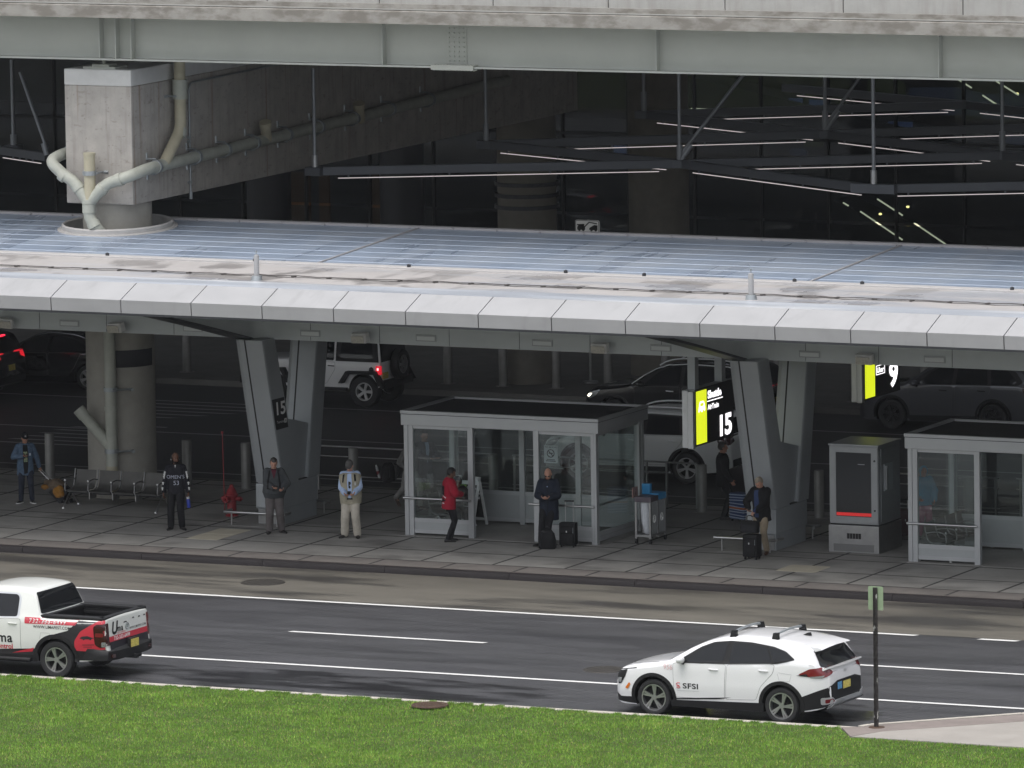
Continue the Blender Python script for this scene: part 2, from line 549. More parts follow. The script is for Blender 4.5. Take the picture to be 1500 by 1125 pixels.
# a thick fringe leaning over the kerb
fx = rng.uniform(-6, 14.6, 26000); fx = fx[(np.sin(fx*3.1)+np.sin(fx*7.7+1)+np.sin(fx*17.3)) > .2]; fy = -16.15-rng.uniform(-.05, .10, len(fx))
gx = np.r_[gx[k], fx]; gy = np.r_[gy[k], fy]
n = len(gx)
patch_n = (np.sin(gx*1.3+1.7*np.sin(gy*.9))+np.sin(gy*2.1+gx*.6)+np.sin(gx*3.7-gy*2.2)*.6)/2.6
hgt = (.028+.022*rng.random(n))*(1+.28*patch_n)
fine_n = np.sin(gx*7.3+2*np.sin(gy*5.1))*np.sin(gy*8.7+1.5*np.sin(gx*4.3))
patch_n = patch_n*.75+fine_n*.25
hgt *= 1+.14*fine_n
clump = rng.random(n) < .03
hgt[clump] *= 1.7
ang = rng.uniform(0, 2*PI, n); lean = rng.uniform(.1, .75, n)*hgt; la = rng.uniform(0, 2*PI, n)
w = rng.uniform(.005, .009, n)
V = np.zeros((n, 3, 3), np.float32)
V[:, 0] = np.c_[gx-np.cos(ang)*w, gy-np.sin(ang)*w, np.full(n, .115)]
V[:, 1] = np.c_[gx+np.cos(ang)*w, gy+np.sin(ang)*w, np.full(n, .115)]
V[:, 2] = np.c_[gx+np.cos(la)*lean, gy+np.sin(la)*lean, .12+hgt]
me = bpy.data.meshes.new('grass')
me.vertices.add(n*3); me.vertices.foreach_set('co', V.reshape(-1))
me.loops.add(n*3); me.loops.foreach_set('vertex_index', np.arange(n*3, dtype=np.int32))
me.polygons.add(n); me.polygons.foreach_set('loop_start', np.arange(0, n*3, 3, dtype=np.int32)); me.polygons.foreach_set('loop_total', np.full(n, 3, np.int32))
ca = me.color_attributes.new('tint', 'FLOAT_COLOR', 'POINT')
base = np.array([.088, .165, .022]); yel = np.array([.15, .195, .038]); drk = np.array([.055, .115, .016]); brn = np.array([.19, .145, .07])
t = np.clip(.5+.5*patch_n+rng.normal(0, .25, n), 0, 1)[:, None]
c = drk*(1-t)+base*t
yk = (rng.random(n) < .13+.10*patch_n)[:, None]
c = np.where(yk, yel*rng.uniform(.7, 1.1, (n, 1)), c)
bk = (rng.random(n) < .014)[:, None]
c = np.where(bk, brn, c)
big_n = np.sin(gx*2.3+1.9*np.sin(gy*1.7))*np.sin(gy*2.9+1.3*np.sin(gx*1.1+.7))
c = c*np.clip(1+.10*fine_n+.13*big_n, .5, 1.5)[:, None]
dry = ((big_n > .72) & (rng.random(n) < .16))[:, None]
c = np.where(dry, brn*.55+c*.4, c)
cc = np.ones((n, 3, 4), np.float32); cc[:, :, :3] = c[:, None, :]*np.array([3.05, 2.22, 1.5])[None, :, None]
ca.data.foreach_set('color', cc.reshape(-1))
me.update(); me.validate()
mg = bpy.data.materials.new('grass_blades'); mg.use_nodes = True
nt = mg.node_tree; bs = nt.nodes['Principled BSDF']
at_ = nt.nodes.new('ShaderNodeAttribute'); at_.attribute_name = 'tint'
nt.links.new(at_.outputs['Color'], bs.inputs['Base Color'])
bs.inputs['Roughness'].default_value = .6
bs.inputs['Specular IOR Level'].default_value = .25
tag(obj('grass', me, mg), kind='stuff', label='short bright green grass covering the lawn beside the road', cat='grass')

# manhole covers
def manhole(x, y, r, z, label, m):
    bm = B()
    lathe(bm, [(0, .012), (r*.86, .012), (r*.86, .006), (r*.9, .006), (r*.9, .012), (r, .012), (r+.01, -.01)], 32)
    for i in range(-4, 5):
        for j in range(-4, 5):
            if math.hypot(i, j) < 4.2:
                bx(bm, i*r*.18-.02, i*r*.18+.02, j*r*.18-.02, j*r*.18+.02, .0115, .016)
    tag(obj('manhole_cover', bm, m, smooth=30, loc=(x, y, z)), label, 'manhole cover', 'round manhole covers')
m_iron = mat('cast_iron', (.066, .061, .055), .55, .5, var=.2, vscale=9)
m_rust = mat('rusty_iron', (.075, .045, .03), .75, .2, var=.25, vscale=9)
manhole(-4.9, -2.3, .48, .004, 'dark round manhole cover in the brownish lane beside the long kerb', m_iron)
manhole(7.05, -10.6, .42, .0, 'dark round manhole cover in the asphalt just left of the white car bonnet', m_iron)
manhole(6.1, -16.72, .36, .175, 'rusty manhole cover lying in the green lawn', m_rust)
# ------------------------------------------------------------------ elevated roadway
road = empty('elevated_roadway', (-3, 7, 11.5), 0, 'long elevated roadway with weathered concrete parapet on a pale grey-green steel girder', 'overpass')
road.rotation_euler = (0, -.0028, 0)
def rel(bm, o):                                    # move a mesh built in world space into o's frame (before rotation)
    for v in bm.verts: v.co -= o.location
    return bm
X0, X1 = -70, 70
bm = B()
prism(bm, [(5.95, 11.82), (5.95, 11.80), (5.9, 11.78), (5.9, 11.50), (6.35, 11.46), (6.35, 11.62), (40.5, 11.62), (40.5, 11.95), (5.95, 11.95)], 'x', X0, X1)
obj('deck_slab', rel(bm, road), M['concrete_edge'], road)
bm = B()
jx = [-3.1+2.83*i for i in range(-24, 26)]
for a, b in zip(jx[:-1], jx[1:]):
    prism(bm, [(5.99, 11.83), (5.99, 13.1), (6.3, 13.1), (6.3, 11.83)], 'x', a+.012, b-.012)
bx(bm, X0, X1, 6.01, 6.28, 11.86, 13.05, 1)
bx(bm, X0, X1, 5.93, 6.4, 11.815, 11.84, 0)
obj('parapet', rel(bm, road), [M['parapet'], M['seam']], road)
bm = B()
bx(bm, X0, X1, 7.19, 7.21, 10.47, 11.62)
bx(bm, X0, X1, 6.95, 7.45, 10.43, 10.472)
bx(bm, X0, X1, 7.0, 7.4, 11.59, 11.625)
gird = obj('girder', rel(bm, road), M['girder'], road)
def stiff(x, w=.012):
    bm = B(); bx(bm, x-w, x+w, 6.99, 7.192, 10.471, 11.592)
    obj('stiffener', rel(bm, road), M['girder'], gird).matrix_parent_inverse = Matrix.Identity(4)
for x in (-47.4, -40.6, -33.8, -27, -20.0, -13.62, -13.2, -12.8, -6.38, .42, 7.22, 14.0, 20.8, 27.6): stiff(x)
# splice: bolted web plate and flange plate
bm = B()
bx(bm, -4.84, -4.34, 7.168, 7.192, 10.52, 11.5)
for i in range(4):
    for j in range(9):
        px_, pz_ = -4.77+i*.12, 10.58+j*.105
        lathe(bm, [(0, .028), (.02, .022), (.024, 0)], 6, Matrix.Translation((px_, 7.168, pz_)) @ Matrix.Rotation(PI/2, 4, 'X'))
obj('web_splice', rel(bm, road), M['girder'], gird)
m_splice = mat('splice_paint', (.46, .47, .42), .5)
bm = B()
bx(bm, -5.12, -4.06, 6.92, 7.47, 10.40, 10.43)
bx(bm, -5.12, -4.06, 6.91, 7.17, 10.473, 10.50)
for i in range(14):
    for yy in (6.96, 7.08):
        lathe(bm, [(0, .03), (.02, .025), (.024, 0)], 6, Matrix.Translation((-5.06+i*.0765, yy, 10.50)))
        lathe(bm, [(0, -.03), (.02, -.025), (.024, 0)], 6, Matrix.Translation((-5.06+i*.0765, yy, 10.40)))
bx(bm, -5.12, -4.06, 6.905, 6.918, 10.395, 10.505)
obj('flange_splice', rel(bm, road), m_splice, gird)
for i, y in enumerate((12.5, 18.0, 23.5, 29)):     # the girders behind it, in the dark
    bm = B()
    bx(bm, X0, X1, y-.01, y+.01, 10.47, 11.62); bx(bm, X0, X1, y-.25, y+.25, 10.43, 10.47)
    obj('girder', rel(bm, road), M['girder'], road)

# ------------------------------------------------------------------ bridge piers
def pier(xc, label, group='concrete bridge piers under the elevated roadway', near=True):
    p = empty('bridge_pier', (xc, 8.15, .15), 0, label, 'bridge pier', group)
    bm = B()
    lathe(bm, [(.8, 0), (.8, 6.9)], 48)
    obj('column', bm, M['column'], p, 60)
    bm = B()
    lathe(bm, [(.76, 0), (.76, 6.9)], 48, Matrix.Translation((0, 22.3, 0)))
    obj('column', bm, M['shaded_column'], p, 60)
    bm = B()
    y0, y1 = -.85, 23.6
    bx(bm, -.87, .87, y0, y1, 6.88, 9.62, 0, .03)
    obj('pier_cap', bm, M['concrete_pale'], p)
    bm = B()
    bx(bm, -.872, .872, y0-.002, y1+.002, 9.622, 10.0, 0, .025)
    obj('cap_coating', bm, M['concrete_white'], p)
    for yy in (-.5, 4.35, 9.85, 15.35):
        bm = B()
        bx(bm, -.42, .42, yy-.25, yy+.35, 10.0, 10.05)
        bx(bm, -.22, .22, yy-.2, yy+.2, 10.05, 10.10)
        lathe(bm, [(.05, 10.1), (.05, 10.2)], 12, Matrix.Translation((0, yy, 0)))
        bx(bm, -.3, .3, yy-.22, yy+.22, 10.2, 10.27)
        obj('bearing', bm, M['girder'], p)
    return p
PX = -13.85
P1 = pier(PX, 'near concrete pier with big square cap and round column passing through the canopy roof')
# painted marks of the near pier: stain, patch
bm = B()
for k in range(15):
    a = R(-58+k*5.2); 
    rr = .803
pts = [(a, z) for a in () for z in ()]
m_patch = mat('dark_blue_panel', (.012, .013, .018), .6)
rings = []
for k in range(16):
    a = R(-72+k*5)
    rings.append([(math.cos(a)*.812, math.sin(a)*.812, z) for z in (3.07, 3.47)])
for a, b in zip(rings[:-1], rings[1:]):
    bm.faces.new([bm.verts.new(p) for p in (a[0], b[0], b[1], a[1])])
obj('dark_panel', bm, m_patch, P1)
# ------------------------------------------------------------------ drain pipes on the near pier
dp = empty('drain_pipe', (PX, 7.0, 6.0), 0, 'cream drain pipework with Y-branch, elbows and clamps fixed to the near pier cap', 'drain pipe')
def rl(pts): return [Vector(p)-dp.location for p in pts]
r_ = .135
def bend(pts, n=5):
    """round a polyline of 3-D points"""
    out = [Vector(pts[0])]
    for a, b, c in zip(pts[:-2], pts[1:-1], pts[2:]):
        a, b, c = Vector(a), Vector(b), Vector(c)
        ra = min(.22, (a-b).length*.45); rb = min(.22, (c-b).length*.45)
        A, C = b+(a-b).normalized()*ra, b+(c-b).normalized()*rb
        for j in range(n+1):
            t = j/n
            out.append(A*(1-t)**2+b*2*t*(1-t)+C*t*t)
    out.append(Vector(pts[-1]))
    return out
Yp = 6.98
sx = PX+.90                                         # pipes along the right side of the cap
XR = -12.98+.25
wye = (-13.97, Yp, 7.08)
runs = {'right_branch': [wye, (-13.52, Yp, 7.52), (-13.33, Yp, 7.60), (-12.93, Yp, 7.72), (XR, 7.55, 7.86), (XR, 8.9, 7.88)],
        'left_branch': [wye, (-14.32, Yp, 7.55), (-14.62, Yp, 7.72), (-14.98, Yp+.0, 8.02), (-14.93, 7.5, 8.14), (-14.93, 8.6, 8.14)],
        'long_run': [(XR, 8.8, 7.88), (XR, 27.0, 8.22)],
        'riser': [(XR, 8.35, 7.87), (XR, 9.25, 8.62), (XR, 9.25, 10.35)],
        'drop': [(-13.97, Yp, 7.1), (-13.97, Yp, 6.75), (-13.80, Yp+.02, 6.52), (-13.66, 7.2, 6.25), (-13.62, 7.2, 5.6), (-13.62, 7.2, .95)]}
for k, pts in runs.items():
    bm = B()
    tube(bm, rl(bend(pts)), r_, 16)
    o = obj(k, bm, M['pipe'] if k in ('right_branch', 'left_branch', 'drop') else M['pipe2'] if k == 'riser' else M['pipe'], dp, 50)
bm = B()
tube(bm, rl([(-13.93, Yp, 7.1), (-13.93, Yp, 8.22)]), r_*.98, 16)
tube(bm, rl([(-13.93, Yp, 8.19), (-13.93, Yp, 8.25)]), r_*1.06, 16)
obj('stub', bm, M['pipe2'], dp, 50)
bm = B()
tube(bm, rl([(-13.62, 7.2, .32), (-13.62, 7.2, .95)]), r_*1.0, 16)
tube(bm, rl([(-13.62, 7.2, .30), (-13.62, 7.2, .36)]), r_*1.5, 16, 1)
obj('lower_sleeve', bm, [M['pipe2'], M['darkmetal']], dp, 50)
bm = B()
tube(bm, rl([(-13.66, 7.2, 1.42), (-14.28, 7.05, 2.15)]), r_*.95, 16)
tube(bm, rl([(-14.24, 7.06, 2.10), (-14.38, 7.03, 2.27)]), r_*1.08, 16)
obj('cleanout_branch', bm, M['pipe'], dp, 50)
# couplings
def coll(p, d, w=.12, k=1.14):
    bm = B()
    d = Vector(d).normalized(); p = Vector(p)
    tube(bm, rl([p-d*w/2, p+d*w/2]), r_*k, 16)
    obj('coupling', bm, M['pipe'], dp, 50)
coll((-13.97, Yp, 6.96), (0, 0, 1), .2); coll((-13.97, Yp, 7.12), (0, 0, 1), .1, 1.2); coll((-13.62, Yp, 7.42), (1, 0, .9)); coll((-14.24, Yp, 7.44), (-.7, 0, .9), .14)
coll((-13.15, Yp, 7.65), (1, 0, .3)); coll((-14.62, Yp, 7.70), (-1, 0, .7), .14); coll((XR, 8.1, 7.87), (0, 1, 0), .3); coll((XR, 9.25, 9.55), (0, 0, 1), .45, 1.3); coll((XR, 9.2, 8.55), (0, .5, 1), .2); coll((-13.62, 7.2, 2.3), (0, 0, 1), .1)
coll((-13.85, Yp, 6.58), (.6, 0, -1), .14)
# clamps on brackets
def clamp(p, d, wall, wide=1.35):
    bm = B()
    p = Vector(p); d = Vector(d).normalized(); wall = Vector(wall)
    tube(bm, rl([p-d*.05, p+d*.05]), r_*1.22, 16)
    s = (wall-p)
    u = d.cross(s).normalized()
    for q in (-1, 1):
        a = p+u*q*r_*1.3
        tube(bm, rl([a, a+s]), .026, 6)
        tube(bm, rl([a+s-u*.03, a+s+u*q*.14]), .04, 6)
    obj('clamp', bm, M['galv'], dp, 50)
for y in (8.0, 10.0, 11.5, 13.0, 14.7, 16.4, 18.3, 20.3, 22.5): clamp((XR, y, 7.88+(y-8.8)*.0187), (0, 1, .019), (-12.985, y, 7.88+(y-8.8)*.0187))
clamp((XR, 9.25, 9.4), (0, 0, 1), (-12.985, 9.25, 9.4))
clamp((-13.93, Yp, 7.78), (0, 0, 1), (-13.93, 7.3, 7.78))
clamp((-13.62, 7.2, 2.74), (0, 0, 1), (-13.3, 7.5, 2.74)); clamp((-13.62, 7.2, 1.3), (0, 0, 1), (-13.3, 7.5, 1.3))
clamp((-14.93, 7.9, 8.14), (0, 1, 0), (-14.725, 7.9, 8.14))
for y in (13.6, 18.6):
    bm = B()
    tube(bm, rl([(XR+.02, y, 7.97), (XR+.12, y-.25, 8.35)]), r_*.95, 14); tube(bm, rl([(XR+.115, y-.23, 8.3), (XR+.13, y-.28, 8.42)]), r_*1.1, 14)
    obj('inlet_stub', bm, M['pipe2'], dp, 50)
cd = B()
tube(cd, bend([(-12.94, 24, 9.75), (-12.94, 10.1, 9.62), (-12.94, 10.1, 7.0)]), .025, 8)
for z in (7.3, 8.25, 8.35): bx(cd, -12.985, -12.9, 10.02, 10.1, z-.03, z+.03)
tube(cd, [(-12.94, 10.1, 6.9), (-12.94, 10.1, 7.06)], .045, 8)
tag(obj('conduit', cd, M['galv'], None, 50), 'thin grey conduit running down the side of the near pier cap', 'conduit')

# ------------------------------------------------------------------ canopy
cn = empty('canopy', (-2, 4, 5.5), 0, 'long white-edged walkway canopy with a wet blue metal roof', 'canopy')
m_roof = mat('blue_roof', (.262, .318, .405), .32, .2, var=.12, vscale=1.2, stretch=(.5, .12, 1))
overlay(m_roof, (.40, .44, .50), .9, (.8, .16, 1), .45, .70, .7, 3.0)
overlay(m_roof, (.20, .245, .32), .9, (1.1, .22, 1), .52, .64, .55, 7.0, rough=.2, detail=3)
overlay(m_roof, (.38, .415, .46), 1.0, (.06, 1.2, 1), .5, .7, .45, 5.0, detail=3)
m_rs = mat('roof_seam', (.315, .367, .45), .45)
m_cream = mat('gutter_membrane', (.385, .368, .36), .55, var=.05, vscale=2)
overlay(m_cream, (.25, .235, .23), 1.1, (.55, .40, 1), .545, .60, .75, 12.2, rough=.2, detail=4)
overlay(m_cream, (.22, .21, .205), 1.0, (1.1, .22, 1), .56, .62, .7, 21.0, detail=3)
overlay(m_cream, (.36, .38, .42), .8, (.2, 1.0, 1), .50, .62, .7, 33.0, rough=.2, detail=3)
m_wetstrip = mat('wet_gutter', (.36, .385, .425), .38, .0, var=.15, vscale=2, stretch=(.15, 1, 1), rvar=.06)
overlay(m_wetstrip, (.58, .59, .6), 1.0, (.10, 1.4, 1), .5, .62, .8, 2.7)
m_panel = mat('fascia_panel', (.345, .345, .35), .4, .05, var=.05, vscale=1.2, rvar=.08)
overlay(m_panel, (.26, .26, .262), 1.6, (2.2, .6, .35), .56, .74, .45, 4.1)
m_brown = mat('roof_joint', (.30, .29, .295), .7)
LX0, LX1 = -62, 62
def zr(y): return 6.195+.05*max(0, y-4.1)
HX, HY, HR = PX, 8.15, 1.23                          # round opening where the pier passes
bm = B()
def strip(y0, y1, mi):
    a = [(LX0, y0), (LX1, y0), (LX1, y1), (LX0, y1)]
    f = bm.faces.new([bm.verts.new((x, y, zr(y))) for x, y in a]); f.material_index = mi
# blue field with the round opening cut out: left, right and a ring of quads
YB0, YB1 = 4.1, 9.55
for a, b in ((LX0, HX-1.4), (HX+1.4, LX1)):
    for k in range(24):
        xa, xb = a+(b-a)*k/24, a+(b-a)*(k+1)/24
        bm.faces.new([bm.verts.new((x, y, zr(y))) for x, y in ((xa, YB0), (xb, YB0), (xb, YB1), (xa, YB1))])
bm.faces.new([bm.verts.new((x, y, zr(y))) for x, y in ((HX-1.4, YB0), (HX+1.4, YB0), (HX+1.4, HY-1.4), (HX-1.4, HY-1.4))])
N = 48
inn = [bm.verts.new((HX+HR*math.cos(2*PI*k/N), HY+HR*math.sin(2*PI*k/N), zr(HY+HR*math.sin(2*PI*k/N)))) for k in range(N)]
out = []
for k in range(N):
    c, s = math.cos(2*PI*k/N), math.sin(2*PI*k/N)
    q = 1.4/max(abs(c), abs(s))
    out.append(bm.verts.new((HX+q*c, HY+q*s, zr(HY+q*s))))
for k in range(N):
    bm.faces.new((inn[k], out[k], out[(k+1) % N], inn[(k+1) % N]))
obj('roof', rel(bm, cn), m_roof, cn)
bm = B()                                            # standing seams and cross joints
y = 4.75
while y < 9.3:
    for a, b in ((LX0, HX), (HX, LX1)):
        if abs(y-HY) < HR:
            d = math.sqrt(HR**2-(y-HY)**2)+.02
            if b == HX: b -= d
            else: a += d
        prism(bm, [(y-.03, zr(y)-.002), (y-.02, zr(y)+.005), (y+.02, zr(y)+.006), (y+.03, zr(y)+.002)], 'x', a, b)
    y += .66
obj('roof_seam', rel(bm, cn), m_rs, cn)
for k in range(-3, 4):
    x = -6.75+12.0*k
    if abs(x-HX) < 1.4: continue
    bm = B()
    for y in np.arange(4.15, 9.4, .5):
        prism(bm, [(x-.022, y), (x+.022, y), (x+.022, y+.5), (x-.022, y+.5)], 'z', 0, .03)
        for v in bm.verts[-8:]: v.co.z += zr(v.co.y)
    obj('cross_joint', rel(bm, cn), m_brown, cn)
bm = B()
lathe(bm, [(HR+.0, -.35), (HR+.0, .12), (HR+.03, .15), (HR+.07, .12), (HR+.07, .03), (HR+.17, .015), (HR+.17, -.02)], 56, Matrix.Translation((HX, HY, zr(HY))) @ Matrix.Rotation(math.atan(.05), 4, 'X'))
obj('opening_collar', rel(bm, cn), mat('collar', (.40, .39, .38), .6, var=.1), cn, 40)
bm = B(); strip(.75, 4.1, 0)
obj('gutter_strip', rel(bm, cn), m_cream, cn)
bm = B(); strip(-.66, .75, 0)
obj('wet_strip', rel(bm, cn), m_wetstrip, cn)
m_cream2 = mat('membrane_edge', (.42, .41, .405), .55, var=.04)
bm = B()
bx(bm, LX0, LX1, 3.95, 4.28, 6.15, 6.24, 0, .015)
obj('gutter_edge', rel(bm, cn), m_cream2, cn)
bm = B(); bx(bm, LX0, LX1, 9.5, 9.72, 6.1, zr(9.5)+.05, 0, .01)
x = -40
while x < 40:
    bx(bm, x, x+.04, 9.46, 9.5, zr(9.5)+.0, zr(9.5)+.045); x += 1.1
obj('rear_edge', rel(bm, cn), m_brown, cn)
# lightning cable and its clips
bm = B()
xx = LX0
pts = []
while xx < LX1:
    pts.append((xx, 1.75+.03*math.sin(xx*1.7)+.02*math.sin(xx*5.1), zr(1.75)+.03+.008*math.sin(xx*7))); xx += .5
tube(bm, pts, .010, 6)
tube(bm, [(p[0]+.2, p[1]-.12+.03*math.sin(p[0]*2.3), p[2]-.012) for p in pts], .008, 6)
xx = -40
while xx < 40:
    bx(bm, xx-.03, xx+.03, 1.68, 1.84, zr(2.4), zr(2.4)+.03); xx += .87
obj('lightning_cable', rel(bm, cn), mat('old_cable', (.06, .055, .052), .8), cn)
# fascia panels
fx = [-10.42+1.735*i for i in range(-30, 42)]
bm = B()
secs = [(-1.478, 5.665), (-1.5, 5.955), (-.72, 6.25), (-.60, 6.235), (-.60, 5.9), (-1.3, 5.665)]
for a, b in zip(fx[:-1], fx[1:]):
    prism(bm, secs, 'x', a+.012, b-.012)
bx(bm, LX0, LX1, -1.46, -.66, 5.675, 5.93, 1)
prism(bm, [(-1.45, 5.93), (-.70, 6.22), (-.66, 5.93)], 'x', LX0, LX1, 1)
obj('fascia', rel(bm, cn), [m_panel, M['seam']], cn)
bm = B()
bx(bm, LX0, LX1, -1.47, -1.28, 5.615, 5.664)
obj('drip_edge', rel(bm, cn), M['darkmetal'], cn)
bm = B()
bx(bm, LX0, LX1, -1.28, 9.5, 5.6, 5.66)
# beam cladding behind: panels with joints
obj('soffit', rel(bm, cn), M['soffit'], cn)
bm = B()
FY = 4.5
jx = [-8.79+1.73*i for i in range(-30, 40)]
for a, b in zip(jx[:-1], jx[1:]):
    bx(bm, a+.008, b-.008, FY, FY+.05, 4.43, 5.60)
bx(bm, LX0, LX1, FY+.012, FY+2.4, 4.445, 5.60, 1)
obj('beam_cladding', rel(bm, cn), [M['soffit'], M['seam']], cn)
CX = (-8.57, 3.57)
XCOLS = [-8.57+12.14*k for k in range(-4, 6)]
for xc in XCOLS:
    # tapering cantilever bracket with curved fillet against the beam
    bm = B()
    w = .16
    side = [(FY, 4.42), (FY-1.2, 4.70), (FY-3.0, 5.12), (FY-5.0, 5.56), (FY-5.75, 5.60), (FY, 5.60)]
    prism(bm, side, 'x', xc-w, xc+w)
    rings = []
    rr = .45
    for k in range(9):
        a = PI/2*k/8
        rings.append((xc+w+rr-rr*math.cos(a)*1.0, FY-rr+rr*math.sin(a)))
    pl = [(xc+w, FY-rr)]+rings+[(xc+w, FY)]
    prism(bm, pl, 'z', 4.47, 5.60)
    obj('bracket', rel(bm, cn), M['soffit'], cn, 35)
    bm = B()
    low = [(FY, 4.42), (FY-1.2, 4.70), (FY-3.0, 5.12), (FY-5.0, 5.56)]
    for a, b in zip(low[:-1], low[1:]):
        prism(bm, [(a[0], a[1]-.06), (b[0], b[1]-.06), b, a], 'x', xc-.2, xc+.2)
    obj('bracket_flange', rel(bm, cn), M['darkmetal'], cn)

# ------------------------------------------------------------------ V columns
def vcol(xr, label, number):
    """xr: world x of the right-hand face"""
    v = empty('v_column', (xr-.55, 5.7, .15), 0, label, 'column', 'V-shaped canopy columns')
    o = v.location
    def side(bm, pts, x0, x1, mi=0):
        prism(bm, [(y-o.y, z-o.z) for y, z in pts], 'x', x0, x1, mi)
    W0, W1 = -.14, .57
    top = 4.46
    # right-hand faces leave the limbs chamfered at the front edge, so each limb is a bevelled bar
    def limb(name, yb0, yb1, yt0, yt1, zb, zt):
        bm = B()
        rings = []
        for t in (0, 1):
            z = zb+(zt-zb)*t-o.z
            y0 = yb0+(yt0-yb0)*t-o.y; y1 = yb1+(yt1-yb1)*t-o.y
            wl = W0+.02*t; wr = W1-.14*t*0
            c = .16
            rings.append([Vector((wl, y0+.05, z)), Vector((wl+c*.6, y0, z)), Vector((wr-.02, y0, z)), Vector((wr, y0+.05, z)), Vector((wr, y1, z)), Vector((wl, y1, z))])
        loft(bm, rings)
        p = obj(name, bm, M['clad'], v)
        bm = B()                                    # dark joint down the face
        rings = []
        for t in (0, 1):
            z = zb+(zt-zb)*t-o.z
            y0 = yb0+(yt0-yb0)*t-o.y-.004
            xm = .10
            rings.append([Vector((xm, y0, z)), Vector((xm+.035, y0, z)), Vector((xm+.035, y0+.02, z)), Vector((xm, y0+.02, z))])
        loft(bm, rings)
        obj('joint', bm, M['seam'], p)
        return p
    fl = limb('front_limb', 4.84, 5.60, 3.92, 4.52, 1.08, top)
    limb('back_limb', 6.05, 6.65, 6.70, 7.25, 1.08, top)
    bm = B()
    side(bm, [(5.0, 1.10), (6.6, 1.10), (6.55, 2.25), (4.85, 2.62)], -.08, .50)
    obj('web', bm, M['clad'], v)
    bm = B()
    for y, z in ((5.23, 1.1), (6.28, 1.1)):
        pts = [Vector((.503, y-o.y, z-o.z)), Vector((.503, (y-.35 if y < 6 else y+.12)-o.y, 2.3-o.z))]
        tube(bm, pts, .012, 6)
    obj('web_edge', bm, M['steel_dull'], v)
    bm = B()
    bx(bm, -.14, .57, 4.83-o.y, 6.58-o.y, .36, .925, 0, .03)
    bx(bm, -.125, .555, 4.86-o.y, 6.56-o.y, .925, .945, 1)
    obj('base', bm, [M['clad'], M['seam']], v)
    bm = B()
    bx(bm, -.11, .54, 4.90-o.y, 6.54-o.y, .0, .36)
    bx(bm, -.09, .50, 4.875-o.y, 4.90-o.y, .02, .33, 1)
    obj('plinth', bm, [M['clad'], M['steel_dull']], v)
    # low bumper rails front and back
    for yy, nm in ((4.52, -1), (6.9, 1)):
        bm = B()
        z = .29
        pts = [(-.78, yy-nm*.34-o.y, z), (-.78, yy-o.y, z), (.72, yy-o.y, z), (.72, yy-nm*.34-o.y, z)]
        for a, b in zip(pts[:-1], pts[1:]): tube(bm, [a, b], .035, 8)
        for x in (-.6, .55): tube(bm, [(x, yy-o.y, 0), (x, yy-o.y, z)], .02, 8)
        obj('bumper_rail', bm, M['steel'], v, 60)
    bm = B()
    bx(bm, -.66, .6, 4.4-o.y, 6.7-o.y, -.012, .006)
    obj('base_slab', bm, m_slab2, v)
    if number:
        # black number plate wrapped on the right-hand side of the front limb
        bm = B()
        xs_ = W1+.006
        yl0, yl1 = 4.60, 5.02
        def sh(z): return (1.08-z)*.272+.24
        z0, z1 = 2.36, 3.07
        q = [(4.84+(3.92-4.84)*((z-1.08)/(top-1.08))+d-o.y, z-o.z) for z, d in ((z0, .03), (z0, .63), (z1, .63), (z1, .03))]
        prism(bm, q, 'x', W1+.001, xs_)
        pl = obj('number_plate', bm, M['ink'], v)
        text_on('number', '15', .30, (xs_+.003, 4.46-o.y, 2.70-o.z), (0, 1, 0), (0, -.10, 1), M['white_sign'], pl, bold=.03, wide=1.35)
        text_on('small_text', 'Terminal', .062, (xs_+.003, 4.56-o.y, 2.50-o.z), (0, 1, 0), (0, -.10, 1), M['white_sign'], pl, bold=.004, wide=1.2)
        bm = B(); bx(bm, xs_, xs_+.003, 4.93-o.y, 5.04-o.y, 2.48-o.z, 2.58-o.z); obj('gate_tile', bm, M['white_sign'], pl)
        text_on('gate_letter', 'A', .07, (xs_+.005, 4.955-o.y, 2.495-o.z), (0, 1, 0), (0, -.1, 1), M['ink'], pl, bold=.012)
    return v
vcol(-8.0, 'V-shaped grey column with black number 15 plate behind the grey-sweater man', True)
vcol(4.14, 'V-shaped grey column behind the man in the black jacket, beside the lit number 15 sign', False)

# ------------------------------------------------------------------ floodlights and strip lights on the canopy beam
m_lens = mat('floodlight_lens', (.42, .40, .35), .25, var=.2, vscale=20)
m_flood = mat('floodlight_housing', (.62, .615, .61), .5, .1, var=.1)
for i, (x, ry) in enumerate(((-14.81, .3), (-11.86, -.2), (-5.69, -.1), (.2, 0), (6.52, .1))):
    where = ['at the far left end of the beam', 'above the round pier column', 'between the left V column and the large shelter', 'above the right end of the large shelter',
             'just left of the lit sign with a 9', 'right of the frame'][i]
    f = empty('floodlight', (x, FY-.005, 4.62), 0, 'small pale floodlight on the canopy beam '+where, 'floodlight', 'floodlights on the canopy beam')
    bm = B(); bx(bm, -.03, .03, -.12, 0, -.05, .05)
    obj('bracket', bm, M['darkmetal'], f)
    bm = B(); bx(bm, -.17, .17, -.26, -.10, -.10, .10, 0, .03)
    prism(bm, [(-.13, -.26), (.13, -.26), (.10, -.30), (-.10, -.30)], 'z', -.07, .07, 0)
    h = obj('housing', bm, m_flood, f); h.scale = (1.15, 1.15, 1.15); h.rotation_euler = (R(12), R(ry*20), R(ry*50))
    bm = B(); bx(bm, -.14, .14, -.306, -.301, -.075, .065)
    l = obj('lens', bm, m_lens, h)
m_diff = mat('strip_diffuser', (.52, .54, .55), .35)
